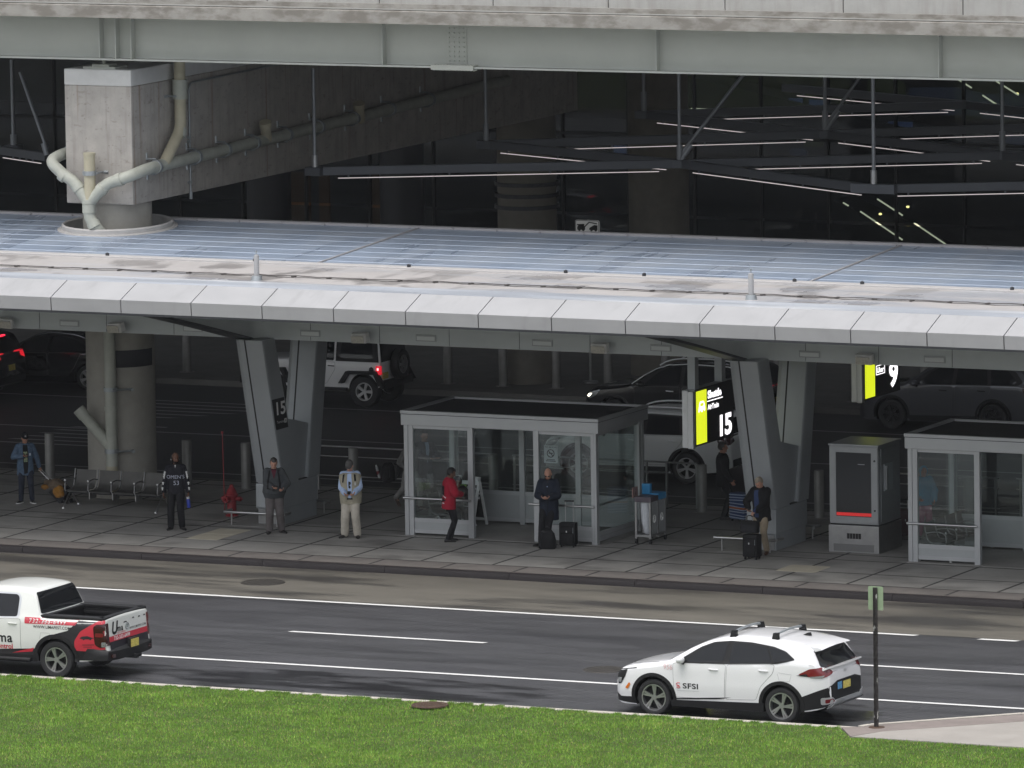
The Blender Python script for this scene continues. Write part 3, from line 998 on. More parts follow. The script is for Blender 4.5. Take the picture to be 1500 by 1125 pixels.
for i, x in enumerate((-13.2, -10.03, -7.06, -4.17, -1.3, 1.58, 5.15, 8.1, 11.0)):
    where = ['left of the round pier column', 'partly behind the left bracket', 'right of the left V column', 'above the left corner of the large shelter', 'above the middle of the large shelter',
             'partly behind the right bracket', 'right of the right V column', 'right of the lit sign with a 9', 'near the right edge'][i]
    s = empty('strip_light', (x, FY-.002, 4.60), 0, 'flush rectangular strip light on the canopy beam '+where, 'strip light', 'strip lights on the canopy beam')
    bm = B(); bx(bm, -.25, .25, -.02, 0, -.075, .075, 0, .006)
    obj('frame', bm, M['alu_dark'], s)
    bm = B(); bx(bm, -.22, .22, -.027, -.0205, -.05, .035)
    obj('diffuser', bm, m_diff, s)
# small camera dome and white posts on the roof
cam_ = empty('dome_camera', (1.62, FY-.15, 5.42), 0, 'small white dome camera under the canopy edge', 'camera')
bm = B(); lathe(bm, [(.0, .12), (.09, .12), (.1, 0), (.06, -.02)], 20); obj('housing', bm, M['white_sign'], cam_, 40)
bm = B(); ellipsoid(bm, (0, 0, -.02), (.07, .07, .07)); obj('dome', bm, M['black'], cam_, 60)
for x, w in ((-6.6, 'left'), (5.3, 'right')):
    t = empty('roof_post', (x, 1.0, zr(1.0)), 0, 'white round post standing on the canopy gutter, the %s one' % w, 'post', 'white posts on the canopy roof')
    bm = B(); lathe(bm, [(.06, .0), (.06, .52), (.05, .56), (.0, .58)], 20); obj('post', bm, m_panel, t, 40)
    bm = B(); lathe(bm, [(.0, .66), (.02, .66), (.02, .60)], 8); obj('tip', bm, M['galv'], t)
    bm = B(); lathe(bm, [(.13, 0), (.11, .10), (.08, .11)], 16); obj('boot', bm, M['galv'], t, 40)
for i, x in enumerate((-17.6, -11.95, -8.2, -4.35, -.5, 1.4, 5.0, 6.6, 10.1)):
    bm = B(); lathe(bm, [(.045, 0), (.045, .06), (0, .08)], 10, Matrix.Translation((x, 4.05, 6.235)))
    tag(obj('vent_cap', bm, M['darkmetal']), 'tiny dark vent cap on the pale gutter edge of the canopy roof', 'vent cap', 'vent caps on the canopy')

# ------------------------------------------------------------------ suspended luminaires under the roadway
m_led = mat('led_strip', (.8, .75, .74), .4, emit=(.9, .80, .80), estr=.32)
m_beam = mat('luminaire_beam', (.13, .14, .16), .45, .4)
def node(i, j):
    """triangular grid: rows recede along y"""
    return None
ZB = 6.95
segs = [((-12.2, 15.1), (-4.55, 19.3), 0), ((-4.55, 19.3), (2.2, 15.2), 0), ((2.2, 15.2), (9.4, 19.3), 0),
        ((-11.1, 22.3), (-4.55, 19.3), 1), ((-11.1, 22.3), (-4.1, 27.1), 1), ((-4.1, 27.1), (2.1, 23.4), 1),
        ((-4.55, 19.3), (2.1, 23.4), 1), ((2.1, 23.4), (9.0, 19.3), 1), ((2.1, 23.4), (8.6, 27.0), 2), ((-10.6, 30.6), (-4.1, 27.1), 2), ((-10.6, 30.6), (-3.7, 35.4), 2),
        ((-3.7, 35.4), (2.2, 31.9), 2), ((-4.1, 27.1), (2.2, 31.6), 3), ((-10.2, 38.6), (-3.7, 35.4), 2), ((-22.2, 17.6), (-20.1, 16.3), 0)]
labs = ['long suspended light beam starting at the hanger rod beside the near pier', 'front suspended light beam falling from the slanting brace to the bright central hanger rod', 'front suspended light beam rising from the bright central hanger rod to the picture edge', 'short suspended light beam in front of the banded round column', 'suspended light beam rising behind the banded round column towards the plain one', 'suspended light beam falling behind the bright central hanger rod', 'suspended light beam rising from the foot of the slanting brace, behind the bright hanger rod', 'mostly hidden light beam falling past the edge of the picture', 'suspended light beam rising to the picture edge above the second row', 'short suspended light beam crossing the plain round column', 'suspended light beam rising across the upper slanting brace', 'upper suspended light beam falling to the picture edge', 'suspended light beam rising from the foot of the dark hanger rod', 'topmost suspended light beam falling just under the girder', 'short suspended light beam behind the elbow pipe of the near pier']
for i, (a, b, row) in enumerate(segs):
    a, b = Vector((*a, ZB)), Vector((*b, ZB))
    mid = (a+b)/2; d = (b-a); L = d.length
    rz = math.atan2(d.y, d.x)
    lab = labs[i]
    l = empty('linear_light', mid, rz, lab, 'suspended light', 'suspended light beams under the roadway')
    bm = B(); bx(bm, -L/2, L/2, -.07, .07, .04, .24, 0, .01)
    obj('beam', bm, m_beam, l)
    bm = B(); bx(bm, -L/2+min(.55, L*.12), L/2-min(.5, L*.12), -.012, .012, -.046, -.03)
    obj('light_tube', bm, m_led, l)
    bm = B()
    for k in range(4):
        x = -L/2+.8+k*(L-1.5)/3
        bx(bm, x-.02, x+.02, -.015, .015, -.03, .04)
    obj('tube_clip', bm, m_beam, l)
m_rod = mat('hanger_rod', (.34, .36, .39), .4, .4)
hang = [((-12.2, 15.1), (0, 0), 2.35, 'nearest the pier, full length in the light'), ((-4.55, 19.3), (0, 0), 2.9, 'vertical, beside the slanting brace'), ((-4.55, 19.3), (1.95, 1.2), 2.9, 'slanting up to the right'),
        ((2.2, 15.2), (0, 0), 2.8, 'bright, above the right-hand front node'), ((-11.1, 22.3), (0, 0), 3.4, 'left of the far round column'), ((-4.1, 27.1), (0, 0), 4, 'dark, behind the front right rod'),
        ((-4.1, 27.1), (2.6, 1), 4, 'dark slanting brace behind the front right rod'), ((2.1, 23.4), (0, 0), 4, 'at the right edge of the picture'), ((-10.6, 30.6), (0, 0), 4, 'thin dark, in the far rows'),
        ((-20.1, 16.3), (-.75, .1), 1.95, 'slanting, left of the near pier'), ((-21.9, 17.9), (0, 0), 2.1, 'vertical, at the far left of the picture')]
for (x, y), (dx, dy), h, w in hang:
    t = empty('hanger_rod', (x, y, ZB+.24), 0, 'grey steel hanger rod %s' % w, 'hanger', 'hanger rods of the suspended lights')
    bm = B()
    e = Vector((dx, dy, h))
    tube(bm, [(0, 0, .1), e], .045, 10)
    obj('rod', bm, m_rod, t, 50)
    bm = B(); tube(bm, [(0, 0, -.05), e*.12], .075, 10)
    obj('socket', bm, M['alu'] if 'bright' in w or 'full' in w else m_rod, t, 50)
    if not dx:
        bm = B(); bx(bm, -.55, .55, -.1, .1, -.2, .02, 0, .01) if x > 0 else bx(bm, -.2, .2, -.15, .15, -.2, .0, 0, .01)
        obj('node_box', bm, m_beam, t)

# ------------------------------------------------------------------ terminal building behind
tb = empty('terminal_building', (-5, 42, .15), 0, 'dark glass terminal front behind the suspended lights', 'building')
m_tglass = mat('terminal_glass', (.012, .013, .015), .06, 0, spec=.6)
m_mull = mat('mullion', (.018, .020, .022), .5, .3)
bm = B()
xg = [-60+1.95*i for i in range(62)]
for a, b in zip(xg[:-1], xg[1:]):
    for z0, z1 in ((0, 3.0), (3.06, 5.2), (5.26, 11.3)):
        if (a < 5.0) or z0 > 3 or True:
            bx(bm, a+.03, b-.03, .02, .05, z0+.02, z1)
m_tg = glass_mat('terminal_pane', (.55, .6, .62), .5, .01)
obj('curtain_glass', bm, m_tg, tb)
bm = B()
for a in xg: bx(bm, a-.03, a+.03, -.05, .1, 0, 11.4)
for z in (5.23, 11.38): bx(bm, -60, 60, -.04, .08, z-.05, z+.03)
obj('mullions', bm, m_mull, tb)
m_in = mat('terminal_interior', (.045, .047, .052), .7, var=.3, vscale=.6)
bm = B()
bx(bm, -62, 62, 9, 9.2, 0, 12); bx(bm, -62, 62, .1, 9, 11.42, 11.6); bx(bm, -62, -61.8, .1, 9, 0, 12); bx(bm, 61.8, 62, .1, 9, 0, 12); bx(bm, -62, 62, .1, 9.2, -.02, .01)
bx(bm, -62, 3, 6, 6.2, 0, 5)
obj('interior', bm, m_in, tb)
m_wood = mat('lit_doorway', (.14, .075, .03), .6, emit=(.5, .2, .06), estr=.01)
bm = B()
for x, w, z0, z1 in ((-19.5, .35, .0, 2.6), (-21.1, .3, 0, 2.4), (-22.2, .8, 1.2, 2.4)): bx(bm, x, x+w, 1.0, 1.1, z0+1.2, z1+1.4)
obj('doorway', bm, m_wood, tb)
m_esc = mat('escalator_tube', (.8, .8, .6), .4, emit=(1, .95, .65), estr=.55)
m_spot = mat('spot_lamp', (1, .9, .5), .4, emit=(1, .8, .3), estr=2.2)
def escal(pts, label):
    e = empty('escalator', (pts[0][0][0], 43.6, .15), 0, label, 'escalator', 'escalators inside the terminal')
    o = e.location
    bm = B()
    for (x0, z0), (x1, z1) in pts:
        tube(bm, [(x0-o.x, 0, z0-o.z), (x1-o.x, 0, z1-o.z)], .022, 6)
    obj('handrail_light', bm, m_esc, e)
    xa = min(p[0][0] for p in pts); xb = max(p[1][0] for p in pts); za = max(p[0][1] for p in pts); zb = min(p[1][1] for p in pts)
    bm = B()
    prism(bm, [(xa-o.x-.4, za-o.z-.1), (xb-o.x+.4, zb-o.z-.5), (xb-o.x+.4, zb-o.z-1.2), (xa-o.x-.4, za-o.z-1.0)], 'y', .3, 1.6)
    obj('truss', bm, m_in, e)
    return e
e1 = escal([((-10.16, 3.32), (-8.94, 2.59)), ((-9.66, 3.67), (-8.93, 3.25)), ((-8.6, 3.06), (-7.7, 2.52)), ((-10.66, 3.54), (-10.5, 3.46))], 'lower escalator with yellowish lit handrail lines behind the terminal glass')
e2 = escal([((-7.29, 6.94), (-6.91, 6.73)), ((-6.21, 6.93), (-5.57, 6.57)), ((-6.6, 6.54), (-6.21, 6.31)), ((-15.1, 5.96), (-14.4, 5.955)), ((-12.3, 5.45), (-12.1, 5.35))], 'upper escalator with lit handrail lines behind the terminal glass, high at the right')
for i, (x, z, w) in enumerate(((-9.83, 3.2, 'left of the pair below the bright hanger rod'), (-9.03, 3.42, 'right of the pair below the bright hanger rod'), (-5.85, 6.55, 'high at the right edge'), (-13.9, 5.97, 'high, beside the slanting brace'))):
    bm = B(); ellipsoid(bm, (x, 44.2, z), (.05, .04, .032), u=10, v=6)
    tag(obj('spot_lamp', bm, m_spot), 'small yellow spot lamp inside the terminal, %s' % w, 'lamp', 'yellow spot lamps in the terminal')
m_scr = mat('far_reflection', (.1, .13, .25), .3, emit=(.12, .17, .35), estr=.09)  # added glowing patches stand for bluish reflections in the glass
for i, (x, z, w, h, wh) in enumerate(((-12.4, 6.2, .4, .16, 'upper left'), (-11.8, 6.15, .6, .2, 'upper middle'), (-11.75, 5.3, .5, .3, 'lower middle'), (-9.5, 5.55, .7, .35, 'right of the bright hanger rod'), (-17.6, 4.6, .5, .5, 'left, behind the middle beam'), (-15.2, 4.3, .4, .16, 'beside the right far column'))):
    bm = B(); bx(bm, x, x+w, 44, 44.06, z-h/2, z+h/2)
    tag(obj('reflection_patch', bm, m_scr), 'dim bluish reflection patch added behind the terminal glass, %s' % wh, 'screen', 'added reflection patches in the terminal')
m_dim = [mat('grass_reflection', (.05, .06, .03), .7, emit=(.20, .24, .08), estr=.028), mat('sky_reflection', (.04, .05, .08), .7, emit=(.16, .20, .34), estr=.035)]  # added glowing panels imitate grass and sky reflected in the glass
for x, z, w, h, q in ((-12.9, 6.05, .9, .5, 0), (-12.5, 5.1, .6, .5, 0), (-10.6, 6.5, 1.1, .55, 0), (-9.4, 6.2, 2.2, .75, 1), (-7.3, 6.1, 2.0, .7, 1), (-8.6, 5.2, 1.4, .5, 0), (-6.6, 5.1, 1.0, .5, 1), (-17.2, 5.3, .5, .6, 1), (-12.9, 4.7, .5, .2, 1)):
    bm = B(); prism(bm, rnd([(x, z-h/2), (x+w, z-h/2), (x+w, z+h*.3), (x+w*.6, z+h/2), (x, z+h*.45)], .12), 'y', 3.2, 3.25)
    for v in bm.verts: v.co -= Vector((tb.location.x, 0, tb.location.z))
    obj('reflection_panel', bm, m_dim[q], tb)
# far round columns of the terminal forecourt
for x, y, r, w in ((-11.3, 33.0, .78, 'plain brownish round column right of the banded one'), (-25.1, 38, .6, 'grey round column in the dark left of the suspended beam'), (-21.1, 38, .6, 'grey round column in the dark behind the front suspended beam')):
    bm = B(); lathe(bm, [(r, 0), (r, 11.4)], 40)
    tag(obj('round_column', bm, M['shaded_column'] if y < 35 else M['darkmetal'], None, 60, loc=(x, y, .15)), w, 'column', 'round columns behind the canopy')  # colours darkened to sink these columns into the shade
bm = B()
for z in (5.12, 4.83, 4.53): lathe(bm, [(.80, z-.05), (.835, z-.05), (.835, z+.05), (.80, z+.05)], 40)
o = obj('band', bm, M['darkmetal'], P1); o.location = (0, 22.3, 0)

# ------------------------------------------------------------------ shelters
m_frame = mat('shelter_frame', (.42, .43, .44), .42, .45, var=.03, vscale=2)
m_kick = mat('shelter_panel', (.36, .375, .38), .5, .35, var=.05, vscale=2)
m_roofb = mat('shelter_roof_felt', (.028, .028, .03), .8, var=.2, vscale=2)
def shelter(x0, W, label, dividers):
    s = empty('bus_shelter', (x0+W/2, 5.7, .15), 0, label, 'shelter', 'glass and metal shelters on the pavement')
    o = s.location
    def bb(bm, a, b, c, d, e, f, mi=0, bev=0.): bx(bm, a-o.x, b-o.x, c-o.y, d-o.y, e-o.z, f-o.z, mi, bev)
    Y0, Y1, Z = 4.42, 6.9, .15
    xr = x0+W
    bm = B()
    bb(bm, x0-.06, xr+.06, Y0-.08, Y1+.13, 2.64, 2.885, 0, .012)
    bb(bm, x0-.05, xr+.05, Y0-.07, Y1+.12, 2.885, 2.90, 1)
    # upstand around a recessed felt roof
    for a, b, c, d in ((x0-.07, xr+.07, Y0-.09, Y0+.02), (x0-.07, xr+.07, Y1+.03, Y1+.14), (x0-.07, x0+.04, Y0+.02, Y1+.03), (xr-.04, xr+.07, Y0+.02, Y1+.03)):
        bb(bm, a, b, c, d, 2.90, 2.97, 0)
    bb(bm, x0, xr, Y0, Y1+.06, 2.90, 2.925, 1)
    obj('roof', bm, [m_frame, m_roofb], s)
    def post(x, w, y=Y0, d=.12, z1=2.64):
        bm = B(); bb(bm, x-w/2, x+w/2, y-d/2, y+d/2, Z, z1, 0, .008); obj('post', bm, m_frame, s)
    bm = B(); bb(bm, x0+.0, x0+.10, Y0-.06, Y0+.06, Z, 2.64, 0, .008); bb(bm, x0+.105, x0+.22, Y0-.05, Y0+.05, Z, 2.64, 0, .008); obj('post', bm, m_frame, s)
    for x in dividers: post(x, .13)
    bm = B(); bb(bm, xr-.14, xr-.06, Y0-.06, Y0+.06, Z, 2.64, 0, .008); bb(bm, xr-.055, xr+.0, Y0-.07, Y0+.07, Z, 2.64, 0, .006); obj('post', bm, m_frame, s)
    backs = [x0+.08, x0+W*.385, x0+W*.68, xr-.06]
    for x in backs: post(x, .13, Y1-.2, .1)
    post(x0+.06, .1, Y1, .1); post(xr-.06, .1, Y1, .1)
    # glazed panels: front sides, back, right side, left side
    def panel(xa, xb, y, kick, rail, axis='x'):
        bm = B()
        def q(bm_, a, b, t, z0, z1, mi=0):
            if axis == 'x': bb(bm_, a, b, y-t, y+t, z0, z1, mi)
            else: bb(bm_, y-t, y+t, a, b, z0, z1, mi)
        q(bm, xa, xb, .025, kick, kick+.09); q(bm, xa, xb, .025, Z+.06, Z+.15)
        q(bm, xa, xb, .012, Z+.15, kick, 1)
        obj('kick_panel', bm, [m_frame, m_kick], s)
        bm = B(); q(bm, xa, xb, .03, 2.57, 2.639); obj('top_rail', bm, m_frame, s)
        bm = B(); q(bm, xa, xb, .006, kick+.09, 2.57); obj('glass_pane', bm, M['glass'], s)
        if rail:
            bm = B()
            if axis == 'x': tube(bm, [(xa-.24-o.x, y-.085-o.y, 1.0-o.z), (xb+.08-o.x, y-.085-o.y, 1.0-o.z)], .028, 10)
            else: tube(bm, [(y+.07-o.x, xa-o.y, 1.0-o.z), (y+.07-o.x, xb-o.y, 1.0-o.z)], .028, 10)
            obj('handrail', bm, M['steel'], s, 60)
    panel(x0+.22, dividers[0]-.065, Y0, .46, True)
    if len(dividers) > 1: panel(dividers[1]+.065, xr-.14, Y0, .46, True)
    for a, b in zip(backs[:-1], backs[1:]): panel(a+.065, b-.065, Y1-.2, .82, False)
    panel(Y0+.07, Y1-.06, xr-.05, .33, False, 'y')
    panel(Y0+.07, Y1-.06, x0+.05, .33, False, 'y')
    bm = B(); bb(bm, x0-.12, xr+.12, Y0-.16, Y1+.05, Z-.01, Z+.006); obj('base_slab', bm, m_slab2, s)
    bm = B(); tube(bm, [(xr-.09-o.x, Y0+.1-o.y, 1.0-o.z), (xr-.09-o.x, Y1-.1-o.y, 1.0-o.z)], .03, 8); obj('handrail', bm, m_kick, s, 60)
    return s
shelter(-4.70, 4.74, 'large glass shelter with grey frame and dark flat roof in the middle of the pavement', [-3.06, -1.44])
shelter(7.50, 4.74, 'glass shelter with grey frame beside the information kiosk', [9.12, 10.9])
# no-smoking sign on the back glass
ns = empty('no_smoking_sign', (-2.14, 6.655, 1.80), 0, 'small white no-smoking sign on the back glass of the large shelter', 'sign')
bm = B(); bx(bm, -.17, .17, -.012, 0, -.20, .20); obj('plate', bm, mat('pale_sign', (.55, .60, .62), .5), ns)
bm = B()
tube(bm, [(.085*math.cos(2*PI*k/24), -.016, .02+.085*math.sin(2*PI*k/24)) for k in range(24)], .011, 6, closed=True)
tube(bm, [(-.055, -.017, .075), (.055, -.017, -.035)], .011, 6)
bx(bm, -.05, .05, -.018, -.012, .012, .034)
obj('symbol', bm, M['ink'], ns)
text_on('wording', 'NO SMOKING', .033, (-.135, -.014, .145), (1, 0, 0), (0, 0, 1), M['ink'], ns, bold=.006)
bm = B(); bx(bm, -.12, .12, -.0145, -.012, -.165, -.145); bx(bm, -.10, .10, -.0145, -.012, -.13, -.115); obj('small_print', bm, M['ink'], ns)

# ------------------------------------------------------------------ kiosk
kk = empty('info_kiosk', (5.86, 5.85, .15), 0, 'grey upright information kiosk with a dark screen and a red line', 'kiosk')
kk.scale = (1, 1, 1)
def kb(bm, a, b, c, d, e, f, mi=0, bev=0.): bx(bm, a, b, c, d, e, f, mi, bev)
bm = B()
kb(bm, -.58, .58, -.62, .62, .63, 2.36, 0, .012)
kb(bm, -.60, .60, -.66, .66, 2.36, 2.40, 0, .008)
obj('cabinet', bm, M['alu_dark'], kk)
bm = B()
kb(bm, -.60, .60, -.66, .64, .0, .60, 0, .008)
kb(bm, -.57, .57, -.60, .60, .60, .63, 1)
kb(bm, -.48, .48, -.665, -.655, .03, .19, 2)
for k in range(5): kb(bm, -.16+k*.068, -.10+k*.068, -.664, -.655, .31, .43, 1)
obj('base', bm, [M['steel_dull'], M['seam'], mat('recess_steel', (.2, .2, .2), .45, .8)], kk)
bm = B()
for a, b, c, d in ((-.57, -.42, .66, 2.34), (.42, .57, .66, 2.34), (-.42, .42, .66, .80), (-.42, .42, 2.22, 2.34)): kb(bm, a, b, -.645, -.62, c, d)
dr = obj('door_frame', bm, M['alu_dark'], kk)
bm = B()
for z in (.95, 2.05): lathe(bm, [(0, .012), (.022, .01), (.024, 0)], 12, Matrix.Translation((.5, -.645, z)) @ Matrix.Rotation(PI/2, 4, 'X'))
obj('lock', bm, M['black'], dr)
bm = B(); kb(bm, -.42, .42, -.632, -.622, .80, 2.22)
scn = obj('screen', bm, mat('dead_screen', (.022, .025, .028), .12), kk)
bm = B(); kb(bm, -.415, .415, -.637, -.6325, .815, .885); obj('red_line', bm, mat('red_band', (.62, .03, .03), .5, emit=(.8, .03, .03), estr=.18), scn)
bm = B(); kb(bm, .10, .26, -.637, -.6325, 1.955, 1.97); obj('glare_mark', bm, M['alu_dark'], scn)
bm = B()
kb(bm, .58, .62, -.35, .12, 1.35, 1.95, 0, .01); kb(bm, .62, .66, -.32, -.22, 1.38, 1.9, 1); kb(bm, .585, .60, -.5, .5, .7, 2.3, 1)
obj('side_hatch', bm, [M['clad'], M['alu_dark']], kk)

# ------------------------------------------------------------------ lit hanging signs
m_lime = mat('sign_lime', (.7, .85, .03), .4, emit=(.80, .90, .02), estr=.5)
m_scrn = mat('sign_black', (.008, .008, .009), .35)
m_lit = mat('sign_lit_white', (.9, .9, .9), .4, emit=(1, .97, 1), estr=.9)
def lit_sign(loc, label, kind):
    s = empty('digital_sign', loc, 0, label, 'sign', 'lit hanging signs')
    # local frame: +x is the screen's outward direction, y runs along the screen
    bm = B()
    bx(bm, -.24, -.01, .02, 2.1, .0, 1.27, 0, .01)
    obj('case', bm, M['alu_dark'], s)
    bm = B()
    bx(bm, -.27, -.135, -.10, .02, -.02, 1.26, 0, .01); bx(bm, -.13, .0, -.12, .02, -.04, 1.24, 0, .02)
    obj('end_cover', bm, M['alu'], s)
    for y in (.08, 1.55):
        bm = B(); bx(bm, -.21, -.03, y, y+.2, 1.27, 2.4); obj('hanger_post', bm, M['clad'], s)
    bm = B(); bx(bm, -.012, .0, .02, 2.1, .0, 1.27)
    sc_ = obj('screen', bm, m_scrn, s)
    bm = B(); bx(bm, .0, .006, .06, .62, .04, 1.22); obj('lime_panel', bm, m_lime, sc_)
    T = lambda n, t, h, y, z, **k: text_on(n, t, h, (.007, y, z), (0, 1, 0), (0, 0, 1), m_lit, sc_, **k)
    if kind == 15:
        T('heading', 'Shuttle', .17, .68, 1.0, bold=.05, wide=1.12)
        bm = B(); bx(bm, .0, .007, .66, 1.5, .925, .945); obj('rule', bm, m_lit, sc_)
        T('subheading', 'AirTrain', .115, .68, .75, bold=.045, wide=1.1)
        T('number', '15', .46, 1.20, .09, bold=.05, spacing=.95, wide=1.3)
        bm = B()
        prism(bm, rnd([(.16, .74), (.52, .74), (.52, .86), (.46, .98), (.24, .98), (.2, .86)], .05), 'x', .006, .01)
        obj('vehicle_symbol', bm, m_lit, sc_)
        bm = B()
        for y in (.25, .43): lathe(bm, [(0, .012), (.045, .012), (.045, 0)], 12, Matrix.Translation((.0, y, .745)) @ Matrix.Rotation(PI/2, 4, 'Y'))
        bx(bm, .008, .012, .26, .44, .87, .94)
        obj('symbol_detail', bm, m_lime, sc_)
    else:
        T('heading', 'Pick Up', .17, .68, 1.0, bold=.045, wide=1.12)
        bm = B()
        for a, b, c, d in ((.70, 1.20, .70, .715), (.70, 1.20, .50, .515), (.70, .715, .515, .70), (1.185, 1.20, .515, .70)): bx(bm, .0, .007, a, b, c+.0, d)
        obj('frame', bm, m_lit, sc_)
        T('boxed_word', 'Uber', .12, .735, .55, bold=.045, wide=1.15)
        T('number', '9', .55, 1.45, .16, bold=.05, wide=1.35)
        bm = B()
        prism(bm, rnd([(.2, 1.0), (.5, 1.0), (.5, 1.1), (.42, 1.18), (.26, 1.18)], .04), 'x', .006, .01)
        obj('vehicle_symbol', bm, m_lit, sc_)
    return s
lit_sign((2.20, 4.92, 2.37), 'lit hanging sign with lime panel and a large number 15', 15)
lit_sign((4.15, 9.9, 2.87), 'lit hanging sign with lime panel and a large 9, partly hidden by the canopy beam', 9)

# ------------------------------------------------------------------ bollards, railings
m_boll = mat('bollard_steel', (.25, .245, .235), .55, .6, var=.1, vscale=4)
def bollard(x, y, label, group):
    b = empty('bollard', (x, y, .15), 0, label, 'bollard', group)
    bm = B(); lathe(bm, [(.115, 0), (.115, 1.07), (.105, 1.09), (0, 1.10)], 20); obj('post', bm, m_boll, b, 40)
    bm = B(); lathe(bm, [(.2, .004), (.2, .012), (.116, .014)], 20); obj('base_ring', bm, m_slab2, b)
near = [(-16.75, 'beside the man in the denim jacket'), (-13.1, 'behind the headphones man'), (-11.55, 'left of the left V column'), (-8.75, 'behind the man in the beige vest'), (-5.15, 'seen through the large shelter'),
        (.1, 'below the lit number 15 sign'), (3.0, 'left of the grey kiosk'), (6.65, 'seen through the first pane of the right shelter'), (8.6, 'seen through the second pane of the right shelter')]
for x, w in near: bollard(x, 9.95, 'grey steel bollard at the pavement rear, '+w, 'bollards along the near pavement')
far = [-34.0, -30, -26.6, -23.15, -19.7, -17.3, -15.62, -14.05, -12.55, -11.1, -9.5, -8.0, -6.4, -4.3, -2.4, -.6]
wf = ['dark one at the far left', 'dark one above the sedan', 'left of the round pier', 'between the pier and the left V column', 'above the left V column', 'behind the white off-roader', 'first right of the white off-roader',
      'second right of the white off-roader', 'third right of the white off-roader', 'fourth right of the white off-roader', 'right behind the black car bonnet', 'behind the black car', 'behind the right V column', 'left of the sign with a 9', 'behind the grey car', 'behind the grey car roof']
for x, w in zip(far, wf): bollard(x, 29.3, 'dim bollard on the far pavement, '+w, 'bollards along the far pavement')
m_rail = mat('rail_steel', (.36, .36, .365), .4, .8)
def railing(x0, x1, posts, label, two=True):
    r = empty('railing', ((x0+x1)/2, 10.45, .15), 0, label, 'railing', 'steel railings at the rear of the pavement')
    o = r.location
    for i, z in enumerate((1.03, .80, .34) if two else (1.03,)):
        bm = B(); tube(bm, [(x0-o.x, 0, z), (x1-o.x, 0, z)], .022 if i == 0 else .014, 8); obj('rail', bm, m_rail if i == 0 else M['steel_dull'], r, 60)
    for x in posts:
        bm = B(); bx(bm, x-o.x-.018, x-o.x+.018, -.03, .03, 0, 1.02); obj('post', bm, M['steel_dull'], r)
railing(-9.95, -5.3, (-9.9, -8.95, -7.2, -5.35), 'steel railing behind the man in the beige vest')
railing(-4.9, -.95, (-4.85, -3.2, -1.5), 'steel railing seen through the large shelter')
railing(-1.0, .0+-.25, (-1.0, -.25), 'short steel railing right of the large shelter, beside the bins', False)
railing(3.4, 7.2, (3.5, 5.3, 7.1), 'steel railing behind the grey kiosk')
railing(7.6, 13.6, (7.7, 9.5, 11.4, 13.5), 'steel railing seen through the right shelter')

# ------------------------------------------------------------------ benches
m_arm = mat('arm_steel', (.22, .22, .22), .45, .8)
m_perf = mat('perforated_steel', (.20, .195, .185), .55, .3, var=.1, vscale=3)
def bench(loc, rz, n, label):
    """faces local -y; n seats along x"""
    b = empty('bench', loc, rz, label, 'bench', 'metal seat rows')
    sw = .60; W = n*sw
    for k in range(n):
        x0, x1 = -W/2+k*sw+.045, -W/2+(k+1)*sw-.045
        pts = [(.20, .84), (.185, .70), (.15, .56), (.10, .46), (.02, .42), (-.18, .43), (-.27, .43), (-.30, .405), (-.29, .37)]
        bm = B()
        va = [bm.verts.new((x0, y, z)) for y, z in pts]; vb = [bm.verts.new((x1, y, z)) for y, z in pts]
        for i in range(len(pts)-1): bm.faces.new((va[i], vb[i], vb[i+1], va[i+1]))
        bmesh.ops.solidify(bm, geom=bm.faces[:], thickness=.012)
        obj('seat', bm, m_perf, b, 40)
    for k in range(n+1):
        x = -W/2+k*sw
        bm = B()
        tube(bm, bend([(x, .21, .85), (x, .14, .52), (x, .06, .40), (x, -.30, .40)]), .016, 8)
        tube(bm, bend([(x, .15, .62), (x, -.02, .66), (x, -.30, .64), (x, -.32, .42)]), .016, 8)
        obj('armrest', bm, m_arm, b, 60)
        bm = B(); lathe(bm, [(0, .014), (.024, .01), (.024, -.02)], 10, Matrix.Translation((x, -.315, .64)) @ Matrix.Rotation(PI/2, 4, 'X')); obj('arm_cap', bm, M['steel'], b)
        if 0 < k < n:
            bm = B(); bx(bm, x-.012, x+.012, -.26, .06, .22, .40); obj('bracket', bm, M['steel_dull'], b)
    bm = B(); tube(bm, [(-W/2, -.08, .345), (W/2, -.08, .345)], .035, 10); obj('beam', bm, M['darkmetal'], b, 60)
    for k in (0, n):
        x = -W/2+k*sw
        for d in (-1, 1):
            bm = B(); tube(bm, bend([(x, -.05, .36), (x, d*.22-.05, .16), (x, d*.36-.05, .03)]), .018, 8); lathe(bm, [(.035, 0), (.03, .03), (0, .035)], 10, Matrix.Translation((x, d*.37-.05, 0)))
            obj('leg', bm, M['steel'], b, 60)
    return b
bench((-12.86, 6.02, .15), 0, 4, 'row of four perforated metal seats in front of the round pier')
bench((-4.25, 5.62, .15), PI/2, 2, 'metal seats inside the large shelter, along its left end')
bench((8.0, 5.75, .15), PI/2, 4, 'metal seats inside the right shelter')

